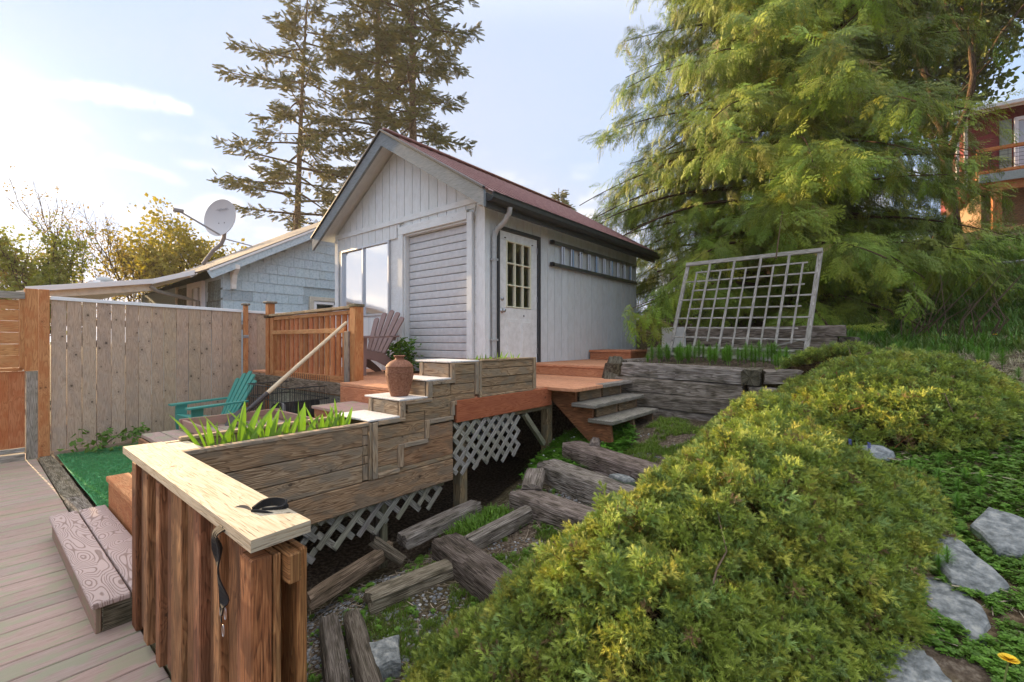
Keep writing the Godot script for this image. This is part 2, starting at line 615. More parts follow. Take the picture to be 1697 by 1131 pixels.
	leaf_mat("broad_leaf", 0.9)
	leaf_mat("iris_leaf", 0.8, 0.4, Color(0.9, 1.0, 0.35))
	leaf_mat("grass_leaf", 0.7)


# step boards pressed with a bold swirl of grain
func swirl_step() -> void:
	var W := 1024
	var H := 256
	var warp := noise_bytes(W, H, 0.012, 1, 404, 4, 1)
	var fine := noise_bytes(W, H, 0.3, 2, 405)
	var out := PackedByteArray()
	out.resize(W * H * 3)
	var hi := PackedByteArray()
	hi.resize(W * H)
	var eyes := [[0.12, 0.3], [0.37, 0.45], [0.62, 0.32], [0.88, 0.5]]
	for y in H:
		for x in W:
			var i := y * W + x
			var u := float(x) / W
			var v := float(y) / H
			var f := v * 7.0 + (warp[i] / 255.0 - 0.5) * 7.0
			for e in eyes:
				var du: float = absf(u - e[0])
				du = minf(du, 1.0 - du) * 4.0
				if du < 0.6:
					var dv: float = v - e[1]
					f += 8.0 * exp(-(du * du * 9.0 + dv * dv * 16.0))
			var t := absf(f - floorf(f) - 0.5) * 2.0
			var line := smoothstep(0.62, 0.85, t)
			var k := fine[i] / 255.0 - 0.5
			var c := c8(192, 170, 162).lerp(c8(136, 114, 104), line * 0.75)
			c = c * (1.0 + k * 0.12)
			out[i * 3] = clampi(int(c.r * 255.0), 0, 255)
			out[i * 3 + 1] = clampi(int(c.g * 255.0), 0, 255)
			out[i * 3 + 2] = clampi(int(c.b * 255.0), 0, 255)
			hi[i] = clampi(int((0.8 - line * 0.5 + k * 0.1) * 255.0), 0, 255)
	var im := Image.create_from_data(W, H, false, Image.FORMAT_RGB8, out)
	var hm := Image.create_from_data(W, H, false, Image.FORMAT_L8, hi)
	hm.convert(Image.FORMAT_RGBA8)
	hm.bump_map_to_normal_map(3.0)
	wood_mat("swirl_board", [ImageTexture.create_from_image(im), ImageTexture.create_from_image(hm)], 0.7, 0.8)


# ------------------------------------------------------------------ camera, sky, sun
const SUN_TO := Vector3(-0.9667, 0.2521, 0.0439)


func make_light() -> void:
	var cam := Camera3D.new()
	cam.name = "camera"
	cam.fov = 73.74
	cam.near = 0.05
	cam.far = 4000.0
	add_child(cam)
	cam.position = Vector3(0, 1.5, 0)
	cam.rotation_degrees = Vector3(0, 39.72, 0)
	cam.current = true
	var env := Environment.new()
	env.background_mode = Environment.BG_SKY
	var sky := Sky.new()
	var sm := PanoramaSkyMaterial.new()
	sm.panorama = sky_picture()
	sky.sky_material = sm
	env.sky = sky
	env.tonemap_mode = Environment.TONE_MAPPER_LINEAR
	env.tonemap_exposure = 2.95
	env.volumetric_fog_enabled = true
	env.volumetric_fog_density = 0.0008
	env.volumetric_fog_anisotropy = 0.33
	env.volumetric_fog_albedo = Color(1.0, 0.98, 0.95)
	env.sdfgi_enabled = true
	env.ssao_enabled = true
	env.ssil_enabled = true
	var we := WorldEnvironment.new()
	we.name = "world_environment"
	we.environment = env
	add_child(we)
	var sun := DirectionalLight3D.new()
	sun.name = "sun"
	sun.light_color = Color(1.0, 0.86, 0.66)
	sun.light_energy = 1.6
	sun.light_angular_distance = 0.6
	sun.shadow_enabled = true
	add_child(sun)
	sun.look_at_from_position(Vector3.ZERO, -SUN_TO, Vector3.UP)


func sky_picture() -> ImageTexture:
	var W := 1024
	var H := 512
	var sun := SUN_TO.normalized()
	var im := Image.create(W, H, false, Image.FORMAT_RGBF)
	var n := FastNoiseLite.new()
	n.seed = 5
	n.frequency = 0.9
	n.fractal_octaves = 5
	var big := FastNoiseLite.new()
	big.seed = 8
	big.frequency = 0.55
	big.fractal_octaves = 3
	var top := Color(0.165, 0.235, 0.365)
	var low := Color(0.225, 0.285, 0.38)
	for y in H:
		var el := (0.5 - (y + 0.5) / H) * PI
		if el < -0.06:
			for x in W:
				im.set_pixel(x, y, Color(0.4, 0.4, 0.4))
			continue
		for x in W:
			var az := (x + 0.5) / W * TAU
			var d := Vector3(sin(az) * cos(el), sin(el), -cos(az) * cos(el))
			var up := maxf(d.y, 0.0)
			var th := acos(clampf(d.dot(sun), -1.0, 1.0))
			var c := low.lerp(top, 1.0 - pow(1.0 - up, 2.2))
			var g := 1.1 * exp(-th / 0.055) + 0.04 * exp(-th / 0.25)
			c += Color(1.0, 0.93, 0.8) * g
			# thin high cloud, drawn out across the sky
			var p := Vector2(d.x, d.z) / (up + 0.16)
			var veil := smoothstep(0.0, 0.75, big.get_noise_2d(p.x * 0.8 + 3.0, p.y * 0.5) + 0.28)
			c = c.lerp(Color(0.262, 0.278, 0.318) * (1.0 + g * 0.6), veil * 0.6)
			# added brightness overhead, above the view, to lift the shade below
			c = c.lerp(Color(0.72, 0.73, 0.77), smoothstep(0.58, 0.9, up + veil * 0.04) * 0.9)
			var wisp := smoothstep(0.12, 0.6, n.get_noise_2d(p.x * 1.3, p.y * 3.1)) * smoothstep(0.05, 0.4, big.get_noise_2d(p.x + 9.0, p.y))
			c = c.lerp(Color(0.46, 0.46, 0.47), wisp * 0.5 * smoothstep(0.0, 0.12, up))
			# one bright streak of cloud, and broken white low down behind the firs
			var along := (az - deg_to_rad(279.5)) / 0.1
			var line := el - deg_to_rad(22.2) - along * 0.013 + along * along * 0.008
			var thick := 0.016 * sqrt(maxf(0.0, 1.0 - along * along)) + 1e-4
			if absf(along) < 1.0:
				var k := clampf(1.0 - absf(line) / thick, 0.0, 1.0) * (0.6 + 1.3 * n.get_noise_2d(az * 45.0, el * 130.0) + 0.5 * n.get_noise_2d(az * 160.0, el * 380.0))
				c = c.lerp(Color(0.5, 0.49, 0.47) + Color(1.0, 0.93, 0.8) * g * 0.6, clampf(k * 1.7, 0.0, 0.95))
			if el < 0.42 and el > 0.0:
				var k := smoothstep(0.1, 0.5, n.get_noise_2d(az * 7.0 + 20.0, el * 24.0)) * smoothstep(0.42, 0.22, el)
				c = c.lerp(Color(0.42, 0.415, 0.41) * (1.0 + g * 0.7), k * 0.75)
			im.set_pixel(x, y, c)
	return ImageTexture.create_from_image(im)


# ------------------------------------------------------------------ ground
func table(t: Array, k: float) -> float:
	if k <= t[0][0]:
		return t[0][1]
	for i in t.size() - 1:
		if k <= t[i + 1][0]:
			var f: float = (k - t[i][0]) / (t[i + 1][0] - t[i][0])
			return lerpf(t[i][1], t[i + 1][1], f)
	return t[-1][1]


var path_line := [[-1.0, -0.25], [0.6, -0.2], [1.2, -0.1], [2.0, -0.04], [2.6, 0.05], [3.1, 0.13], [3.6, 0.25], [4.1, 0.42], [4.7, 0.56], [5.3, 0.62]]
var bank_line := [[-1.0, 0.0], [0.0, 0.05], [1.2, 0.13], [2.0, 0.27], [3.0, 0.48], [4.0, 0.72], [5.0, 0.96], [6.0, 1.14], [8.0, 1.36], [10.0, 1.62]]


func ground(x: float, z: float) -> float:
	var y := 0.0
	if x < -2.86 and z <= -5.2 and x > -4.4 and z > -9.5:
		y = 0.9 if z > -8.0 else 1.3
	elif x < -2.85 and z > -5.2:
		# under and left of the decks
		y = -0.14 if z > -0.85 or x < -5.2 else -0.2
		if x < -8.6:
			y = -0.1
	else:
		var a := table(path_line, -z)
		if z < -5.42 or (z < -5.3 and x < -2.6):
			a = 1.2 + smoothstep(-5.6, -6.8, z) * 0.05
			if z < -6.95:
				a = 1.5 + clampf(-7.0 - z, 0.0, 3.0) * 0.08
		a -= 0.12 * smoothstep(-2.4, -2.8, x) * (1.0 if z > -5.3 else 0.0)
		var b := table(bank_line, -z)
		y = lerpf(a, b, smoothstep(-1.75, 0.1, x) if z > -5.42 else smoothstep(-1.1, 0.3, x))
		y += clampf(x - 0.5, 0.0, 6.0) * 0.06
	# bank rising behind the cedar towards the red house
	var side := smoothstep(-9.0, -3.5, x)
	if z < -10.0:
		y += minf(-10.0 - z, 13.0) * 0.285 * side
	if x < -4.3 and z < -4.6:
		y = lerpf(y, 0.0, smoothstep(-4.3, -10.0, x) * (1.0 - side))
	y += wob.get_noise_2d(x * 45.0, z * 45.0) * 0.03 + wob.get_noise_2d(x * 160.0, z * 160.0) * 0.012
	return y


func lines(spans: Array) -> Array:
	var out := []
	for s in spans:
		var k: float = s[0]
		while k < s[1] - 1e-4:
			out.append(k)
			k += s[2]
	out.append(spans[-1][1])
	return out


func make_ground() -> void:
	var xs := lines([[-300.0, -100.0, 50.0], [-100.0, -20.0, 8.0], [-20.0, -8.6, 1.0], [-8.6, -3.0, 0.4], [-3.0, 1.6, 0.075], [1.6, 4.0, 0.2], [4.0, 12.0, 0.8], [12.0, 100.0, 8.0], [100.0, 300.0, 50.0]])
	var zs := lines([[-300.0, -100.0, 50.0], [-100.0, -28.0, 9.0], [-28.0, -10.0, 0.6], [-10.0, -7.2, 0.25], [-7.2, -0.8, 0.075], [-0.8, 3.0, 0.3], [3.0, 60.0, 6.0], [60.0, 300.0, 60.0]])
	var mb := MB.new()
	var hs := {}
	var patch := FastNoiseLite.new()
	patch.seed = 77
	patch.frequency = 1.1
	patch.fractal_octaves = 4
	for i in xs.size():
		for j in zs.size():
			var x: float = xs[i]
			var z: float = zs[j]
			var k := 0.9 + 0.35 * patch.get_noise_2d(x, z)
			var c := Color(k, k, k)
			var green := smoothstep(0.0, 0.25, patch.get_noise_2d(x * 0.7 + 40.0, z * 0.7))
			if x > -1.0 or z < -9.0:
				c = c.lerp(Color(1.5, 1.35, 1.05) * k, 0.7)
				c = c.lerp(Color(0.55, 0.8, 0.25) * k, green * 0.6)
			elif x > -2.9:
				c = c.lerp(Color(0.5, 0.62, 0.25) * k, green * 0.5)
			hs[Vector2i(i, j)] = [Vector3(x, ground(x, z), z), c]
	var nr := {}
	for i in xs.size():
		for j in zs.size():
			var l: Vector3 = hs[Vector2i(maxi(i - 1, 0), j)][0]
			var rr: Vector3 = hs[Vector2i(mini(i + 1, xs.size() - 1), j)][0]
			var u: Vector3 = hs[Vector2i(i, maxi(j - 1, 0))][0]
			var d: Vector3 = hs[Vector2i(i, mini(j + 1, zs.size() - 1))][0]
			var m := (d - u).cross(rr - l).normalized()
			nr[Vector2i(i, j)] = m if m.y > 0.0 else -m
	for i in xs.size() - 1:
		for j in zs.size() - 1:
			var q := [Vector2i(i, j), Vector2i(i + 1, j), Vector2i(i + 1, j + 1), Vector2i(i, j + 1)]
			for t in [[0, 1, 2], [0, 2, 3]]:
				var a: Vector2i = q[t[0]]
				var b: Vector2i = q[t[1]]
				var c: Vector2i = q[t[2]]
				mb.stri(hs[a][0], hs[b][0], hs[c][0], nr[a], nr[b], nr[c])
				var s := mb.c.size()
				var flip: bool = mb.v[s - 2] != hs[b][0]
				mb.c[s - 3] = hs[a][1]
				mb.c[s - 2] = hs[c][1] if flip else hs[b][1]
				mb.c[s - 1] = hs[b][1] if flip else hs[c][1]
	setting("ground", mb.mesh(), M["soil"])


# ------------------------------------------------------------------ shed
const SX := -4.216   # door side wall
const SL := -8.06    # far side wall
const SF := -4.494   # front wall
const SB := -9.3     # back wall
const FLOOR := 1.016
const RIDGE := -6.138


func roof_y(x: float) -> float:
	return 4.80 - 0.62 * absf(x - RIDGE)


func make_shed() -> void:
	var s := thing("garden_shed", "light grey wooden shed with red metal roof and roll-up door", "shed", Vector3(RIDGE, FLOOR, (SF + SB) * 0.5))
	var dark := Color(0.9, 0.9, 0.9)
	# wall core behind the siding
	var mb := MB.new()
	var o := s.position
	for e in [[SL + 0.03, 0.2, SB + 0.03, SL + 0.1, 3.5, SF - 0.03], [SL + 0.1, 0.2, SB + 0.03, SX - 0.1, 3.5, SB + 0.1], [SX - 0.1, 0.2, SB + 0.03, SX - 0.028, 3.42, -5.76], [SX - 0.1, 0.2, -4.74, SX - 0.028, 3.42, SF - 0.03], [SX - 0.1, 3.09, -5.76, SX - 0.028, 3.42, -4.74], [SX - 0.1, 0.2, -5.76, SX - 0.028, 1.02, -4.74], [SL + 0.1, 0.2, SF - 0.1, -7.86, 3.4, SF - 0.028], [-6.38, 0.2, SF - 0.1, -5.97, 3.4, SF - 0.028], [-7.86, 0.2, SF - 0.1, -6.38, 1.95, SF - 0.028], [-7.86, 3.16, SF - 0.1, -6.38, 3.4, SF - 0.028], [-5.97, 3.21, SF - 0.1, -4.54, 3.4, SF - 0.028], [-4.54, 0.2, SF - 0.1, SX - 0.1, 3.4, SF - 0.028], [-5.97, 0.2, SF - 0.1, -4.54, 1.02, SF - 0.028]]:
		var a := Vector3(e[0], e[1], e[2])
		var b := Vector3(e[3], e[4], e[5])
		mb.box(Transform3D(Basis(), (a + b) * 0.5 - o), b - a, 0.0)
	var tri := PackedVector2Array([Vector2(SL - RIDGE, 3.4 - FLOOR), Vector2(SX - RIDGE, 3.4 - FLOOR), Vector2(SX - RIDGE, roof_y(SX) - 0.15 - FLOOR), Vector2(0, roof_y(RIDGE) - 0.15 - FLOOR), Vector2(SL - RIDGE, roof_y(SL) - 0.15 - FLOOR)])
	mb.slab(Transform3D(), tri, SF - 0.1 - o.z, SF - 0.028 - o.z)
	mb.slab(Transform3D(), tri, SB + 0.03 - o.z, SB + 0.1 - o.z)
	mb.col = Color(0.4, 0.4, 0.4)
	put(s, "wall", mb.mesh(), M["siding"])
	# siding boards on the front: the gable, then between the openings
	var pitch := 0.2
	var x := SL + 0.09
	while x < SX - 0.1:
		var x1 := minf(x + pitch - 0.011, SX - 0.09)
		var t := grey(0.97, 0.03)
		var m2 := MB.new()
		m2.col = t
		var pl := PackedVector2Array([Vector2(x, 3.49), Vector2(x1, 3.49), Vector2(x1, roof_y(x1) - 0.14), Vector2(x, roof_y(x) - 0.14)])
		if x < RIDGE and x1 > RIDGE:
			pl = PackedVector2Array([Vector2(x, 3.49), Vector2(x1, 3.49), Vector2(x1, roof_y(x1) - 0.14), Vector2(RIDGE, roof_y(RIDGE) - 0.14), Vector2(x, roof_y(x) - 0.14)])
		var q := PackedVector2Array()
		for p in pl:
			q.append(Vector2(p.y, -p.x))
		m2.slab(Transform3D(Basis(Vector3(0, 1, 0), Vector3(-1, 0, 0), Vector3(0, 0, 1)), Vector3.ZERO), q, -0.011, 0.011, Vector2(rng.randf(), rng.randf()))
		put(s, "siding_board", m2.mesh(), M["siding"], local(s, Vector3(0, 0, SF - 0.014)))
		for span in [[1.0, 3.40]]:
			var y0: float = span[0]
			var y1: float = span[1]
			if x1 > -7.88 and x < -6.36:
				bd(s, "siding_board", Vector3(x, y0, SF - 0.025), Vector3(x1, 1.93, SF), "siding", t, 0.002, 1)
				y0 = 3.175
			elif x1 > -6.0 and x < -4.5:
				y0 = 3.34
			if x1 > -6.34 and x < -6.1 and x1 > -6.1:
				x1 = -6.105
			bd(s, "siding_board", Vector3(x, y0, SF - 0.025), Vector3(x1, y1, SF), "siding", t, 0.002, 1)
		x += pitch
	# siding on the door side
	var z := SF - 0.08
	while z > SB + 0.1:
		var z1 := maxf(z - pitch + 0.011, SB + 0.02)
		var y0 := 0.98
		if z > -5.74 and z1 < -4.75:
			if z1 > -4.79 or z < -5.70:
				pass
			y0 = 3.12
		if y0 > 3.0:
			if z > -4.75:
				bd(s, "siding_board", Vector3(SX - 0.025, 0.98, -4.745), Vector3(SX, 3.12, z), "siding", grey(0.97, 0.03), 0.002, 1)
			if z1 < -5.75:
				bd(s, "siding_board", Vector3(SX - 0.025, 0.98, z1), Vector3(SX, 3.12, -5.755), "siding", grey(0.97, 0.03), 0.002, 1)
		bd(s, "siding_board", Vector3(SX - 0.025, y0, z1), Vector3(SX, 3.44, z), "siding", grey(0.97, 0.03), 0.002, 1)
		z -= pitch
	# trim
	for e in [[SL, 3.40, SF - 0.02, SX + 0.0, 3.485, SF + 0.022], [SX - 0.09, 1.0, SF - 0.01, SX + 0.022, 3.397, SF + 0.019], [SL - 0.02, 1.0, SF - 0.01, SL + 0.09, 3.397, SF + 0.019], [-6.10, 1.0, SF - 0.02, -5.985, 3.2, SF + 0.03], [-4.535, 1.0, SF - 0.02, -4.43, 3.29, SF + 0.03], [-6.10, 3.2, SF - 0.02, -4.537, 3.33, SF + 0.033]]:
		bd(s, "trim_board", Vector3(e[0], e[1], e[2]), Vector3(e[3], e[4], e[5]), "siding", grey(1.02, 0.03), 0.004)
	bd(s, "trim_board", Vector3(SX - 0.01, 1.0, SF - 0.085), Vector3(SX + 0.02, 3.4, SF - 0.012), "siding", grey(1.0, 0.03))
	# jambs of the roll-up door and its slats
	bd(s, "jamb", Vector3(-5.983, 1.02, SF - 0.12), Vector3(-5.95, 3.198, SF + 0.0), "siding", grey(0.95))
	bd(s, "jamb", Vector3(-4.56, 1.02, SF - 0.12), Vector3(-4.538, 3.198, SF + 0.0), "siding", grey(0.95))
	bd(s, "jamb", Vector3(-5.95, 3.17, SF - 0.12), Vector3(-4.56, 3.198, SF - 0.002), "siding", grey(0.95))
	var rd := Node3D.new()
	rd.name = "roll_up_door"
	s.add_child(rd)
	rd.position = local(s, Vector3(-5.255, 1.02, SF - 0.09))
	var count := 19
	var sh := (3.168 - 1.02) / count
	for i in count:
		var m3 := MB.new()
		m3.col = grey(1.0, 0.02)
		var pr := PackedVector2Array([Vector2(0, 0.002), Vector2(0.006, 0.004), Vector2(0.009, 0.012), Vector2(0.011, sh * 0.5), Vector2(0.009, sh - 0.014), Vector2(0.002, sh - 0.007), Vector2(-0.006, sh - 0.005), Vector2(-0.006, 0.0)])
		m3.slab(Transform3D(Basis(Vector3(0, 0, 1), Vector3(0, 1, 0), Vector3(-1, 0, 0)), Vector3.ZERO), pr, -0.69, 0.69)
		put(rd, "slat", m3.mesh(), M["metal_slat"], Vector3(0, i * sh, 0))
	# window: aluminium slider whose film mirrors the sky
	var w := Node3D.new()
	w.name = "window"
	s.add_child(w)
	w.position = local(s, Vector3(-7.12, 1.95, SF))
	for e in [[-7.86, 1.93, -6.37, 1.965], [-7.86, 3.135, -6.37, 3.172], [-7.86, 1.965, -7.825, 3.135], [-6.4, 1.965, -6.37, 3.135], [-7.165, 1.965, -7.125, 3.135]]:
		bd(w, "frame", Vector3(e[0], e[1], SF - 0.06), Vector3(e[2], e[3], SF + 0.02), "alu", Color(0.95, 0.95, 0.95), 0.003)
	for e in [[-7.825, -7.165, -0.03], [-7.125, -6.4, -0.015]]:
		var gl := MB.new()
		var pw: float = e[1] - e[0]
		gl.box(Transform3D(), Vector3(pw - 0.002, 1.168, 0.006), 0.0)
		put(w, "pane", gl.mesh(), M["mirror_film"], local(w, Vector3((e[0] + e[1]) * 0.5, 2.55, SF + e[2])))
	# entry door in the side wall
	make_shed_door(s)
	# roof: two sheets of ribbed metal on boards, barge boards, soffit, gutter
	var z0 := SF + 0.314
	var z9 := SB - 0.3
	var slope := Vector2(2.22, -2.22 * 0.62)
	var run := slope.length()
	for side in [-1.0, 1.0]:
		var rf := MB.new()
		var ex := Vector3(side * slope.x, slope.y, 0).normalized()
		var up := Vector3(-ex.y * side, ex.x * side, 0)
		if up.y < 0.0:
			up = -up
		var bs := Basis(ex, up, Vector3(0, 0, 1))
		rf.col = Color.WHITE
		rf.box(Transform3D(bs, ex * run * 0.5 - up * 0.012), Vector3(run, 0.008, z0 - z9), 0.0)
		var rp := put(s, "roof", rf.mesh(), M["roof_red"], local(s, Vector3(RIDGE, 4.81, (z0 + z9) * 0.5)))
		var k := z0 - 0.06
		while k > z9:
			var rb := MB.new()
			rb.box(Transform3D(bs, Vector3.ZERO), Vector3(run, 0.018, 0.025), 0.005)
			put(rp, "rib", rb.mesh(), M["roof_red"], ex * run * 0.5 + Vector3(0, 0.0, k - (z0 + z9) * 0.5))
			k -= 0.23
		var dk := MB.new()
		dk.col = Color(0.95, 0.95, 0.95)
		dk.box(Transform3D(bs, ex * run * 0.49 - up * 0.045), Vector3(run * 0.985, 0.05, z0 - z9 - 0.06), 0.0, 0)
		put(s, "soffit", dk.mesh(), M["siding"], local(s, Vector3(RIDGE, 4.81, (z0 + z9) * 0.5)))
		# barge board and the lighter board behind it
		var bb := MB.new()
		bb.col = Color(0.8, 0.82, 0.84)
		var pl := PackedVector2Array([Vector2(0, -0.02), Vector2(0, -0.235), Vector2(side * 2.205, -2.205 * 0.62 - 0.235), Vector2(side * 2.205, -2.205 * 0.62 - 0.02)])
		bb.slab(Transform3D(), pl, -0.02, 0.02, Vector2(rng.randf(), 0.2))
		put(s, "barge_board", bb.mesh(), M["trim_grey"], local(s, Vector3(RIDGE + side * 0.002, 4.80, z0 - 0.012)))
		var ec := MB.new()
		ec.box(Transform3D(bs, ex * run * 0.5), Vector3(run, 0.03, 0.05), 0.004)
		put(s, "roof_edge", ec.mesh(), M["gutter_dark"], local(s, Vector3(RIDGE, 4.808, z0 + 0.014)))
	bd(s, "ridge_cap", Vector3(RIDGE - 0.09, 4.79, z9), Vector3(RIDGE + 0.09, 4.83, z0 + 0.01), "roof_red", Color.WHITE, 0.012)
	# eaves on the door side
	bd(s, "fascia", Vector3(-3.965, 3.2, z9), Vector3(-3.93, 3.375, z0 - 0.035), "gutter_dark", Color(1.3, 1.3, 1.3))
	bd(s, "soffit", Vector3(SX - 0.02, 3.43, z9), Vector3(-3.97, 3.455, z0 - 0.06), "siding", Color(0.95, 0.95, 0.95))
	var gt := MB.new()
	var gp := PackedVector2Array([Vector2(0, 0), Vector2(0.085, 0.0), Vector2(0.115, 0.035), Vector2(0.115, 0.085), Vector2(0.13, 0.105), Vector2(0.12, 0.11), Vector2(0.104, 0.088), Vector2(0.104, 0.04), Vector2(0.08, 0.011), Vector2(0.008, 0.011), Vector2(0.008, 0.105), Vector2(0, 0.105)])
	gt.slab(Transform3D(), gp, z9, z0 - 0.04)
	put(s, "gutter", gt.mesh(), M["gutter_dark"], local(s, Vector3(-3.928, 3.27, 0)))
	bd(s, "soffit_end", Vector3(SX - 0.05, 3.32, SF + 0.03), Vector3(-3.975, 3.42, SF + 0.09), "siding", Color(0.95, 0.95, 0.95))
	var zd := -4.635
	pipe(s, "downspout", [Vector3(-3.87, 3.27, zd + 0.02), Vector3(-3.88, 3.2, zd + 0.02), Vector3(-3.98, 3.1, zd), Vector3(-4.12, 3.02, zd), Vector3(-4.165, 2.93, zd), Vector3(-4.17, 2.3, zd), Vector3(-4.17, 1.06, zd)], 0.036, "downpipe", Color.WHITE, 12)
	for y in [2.6, 1.5]:
		bd(s, "pipe_strap", Vector3(SX, y, zd - 0.045), Vector3(SX + 0.088, y + 0.03, zd + 0.045), "downpipe", Color(0.9, 0.9, 0.9), 0.004)
	# lamp bracket left of the corner trim and foot trim
	pipe(s, "conduit", [Vector3(-4.40, 3.16, SF + 0.03), Vector3(-4.395, 3.24, SF + 0.035), Vector3(-4.36, 3.29, SF + 0.035), Vector3(-4.35, 3.35, SF + 0.03)], 0.012, "downpipe", Color(1.1, 1.1, 1.1), 6)


func make_shed_door(s: Node3D) -> void:
	var d := Node3D.new()
	d.name = "entry_door"
	s.add_child(d)
	d.position = local(s, Vector3(SX, 1.03, -5.245))
	var za := -4.79
	var zb := -5.70
	for e in [[1.02, 3.12, -4.745, -4.787], [1.02, 3.12, -5.703, -5.753]]:
		bd(d, "door_frame", Vector3(SX - 0.08, e[0], e[3]), Vector3(SX + 0.024, e[1], e[2]), "gutter_dark", Color(0.85, 0.85, 0.85), 0.003)
	bd(d, "door_frame", Vector3(SX - 0.08, 3.072, zb), Vector3(SX + 0.0235, 3.121, za), "gutter_dark", Color(0.85, 0.85, 0.85), 0.003)
	bd(d, "threshold", Vector3(SX - 0.08, 1.018, zb), Vector3(SX + 0.04, 1.034, za), "alu", Color(0.6, 0.6, 0.6), 0.003)
	var fx := SX - 0.012
	# leaf as rails and stiles round the glazing
	var leafs := [[1.037, 1.98, za - 0.003, zb + 0.003], [2.95, 3.068, za - 0.003, zb + 0.003], [1.982, 2.948, za - 0.003, za - 0.175], [1.982, 2.948, zb + 0.175, zb + 0.003]]
	for e in leafs:
		bd(d, "leaf", Vector3(fx - 0.04, e[0], e[3]), Vector3(fx, e[1], e[2]), "paint_white", Color(1.0, 1.0, 1.0), 0.001)
	for p in 2:
		var z1 := za - 0.15 - p * 0.335
		for q in [[0.0, 0.0], [0.035, 0.006]]:
			bd(d, "raised_panel", Vector3(fx - 0.01, 1.18 + q[0], z1 - 0.275 + q[0]), Vector3(fx + 0.006 + q[1], 1.82 - q[0], z1 - q[0]), "paint_white", Color(1.0, 1.0, 1.0), 0.005)
	# nine lights
	for i in 3:
		for j in 3:
			var gl := MB.new()
			gl.box(Transform3D(), Vector3(0.006, 0.3, 0.17), 0.0)
			put(d, "pane", gl.mesh(), M["glass"], local(d, Vector3(fx - 0.02, 2.145 + i * 0.32, za - 0.27 - j * 0.187)))
	for j in 4:
		var z1 := za - 0.175 - j * 0.187
		bd(d, "muntin", Vector3(fx - 0.035, 1.982, z1 - 0.014), Vector3(fx + 0.012, 2.948, z1 + 0.012), "muntin", Color.WHITE, 0.004)
	for i in 4:
		bd(d, "muntin", Vector3(fx - 0.033, 1.984 + i * 0.315, zb + 0.18), Vector3(fx + 0.010, 2.004 + i * 0.315, za - 0.18), "muntin", Color.WHITE, 0.004)
	var kn := MB.new()
	kn.lathe([Vector2(0.0, 0.062), Vector2(0.02, 0.06), Vector2(0.028, 0.048), Vector2(0.026, 0.034), Vector2(0.012, 0.026), Vector2(0.012, 0.008), Vector2(0.032, 0.006), Vector2(0.032, 0.0)], 18)
	var k := put(d, "knob", kn.mesh(), M["steel"], local(d, Vector3(fx, 1.93, za - 0.075)))
	k.rotation.z = -PI / 2
	var db := MB.new()
	db.lathe([Vector2(0.0, 0.022), Vector2(0.022, 0.02), Vector2(0.028, 0.008), Vector2(0.03, 0.0)], 18)
	var k2 := put(d, "deadbolt", db.mesh(), M["steel"], local(d, Vector3(fx, 2.1, za - 0.075)))
	k2.rotation.z = -PI / 2
	for y in [1.3, 2.1, 2.85]:
		bd(d, "hinge", Vector3(fx, y, zb - 0.004), Vector3(fx + 0.014, y + 0.09, zb + 0.014), "steel", Color(0.5, 0.5, 0.5), 0.003)
	for e in [[2.97, za - 0.14], [2.96, zb + 0.13]]:
		bd(d, "clip", Vector3(fx, e[0], e[1] - 0.016), Vector3(fx + 0.012, e[0] + 0.014, e[1] + 0.016), "black_metal", Color.WHITE, 0.002)
	bd(d, "clip", Vector3(fx, 1.86, zb + 0.33), Vector3(fx + 0.01, 1.89, zb + 0.345), "black_metal", Color(2.5, 2.5, 2.5), 0.002)


func make_ladder() -> void:
	var l := thing("ladder", "aluminium extension ladder hung sideways on the grey shed wall", "ladder", Vector3(SX + 0.06, 2.72, -7.6))
	for y in [2.735, 3.09]:
		bd(l, "side_rail", Vector3(SX + 0.02, y - 0.028, -9.15), Vector3(SX + 0.075, y + 0.028, -6.02), "alu", Color(0.42, 0.43, 0.45), 0.006)
		bd(l, "end_cap", Vector3(SX + 0.018, y - 0.031, -6.06), Vector3(SX + 0.078, y + 0.031, -6.0), "black_metal", Color(1.5, 1.5, 1.6), 0.006)
	var z := -6.32
	var i := 0
	while z > -9.1:
		for k in 2:
			pipe(l, "rung", [Vector3(SX + 0.045, 2.76, z - k * 0.055), Vector3(SX + 0.045, 3.065, z - k * 0.055)], 0.016, "alu", Color(0.95, 0.95, 0.97) if (i * 2 + k) % 5 != 3 else Color(0.45, 0.6, 0.75), 8)
		z -= 0.285
		i += 1
	for zz in [-6.9, -8.6]:
		pipe(l, "wall_hook", [Vector3(SX - 0.01, 3.0, zz), Vector3(SX + 0.04, 3.03, zz), Vector3(SX + 0.095, 3.04, zz), Vector3(SX + 0.1, 3.1, zz)], 0.006, "black_metal", Color.WHITE, 6)


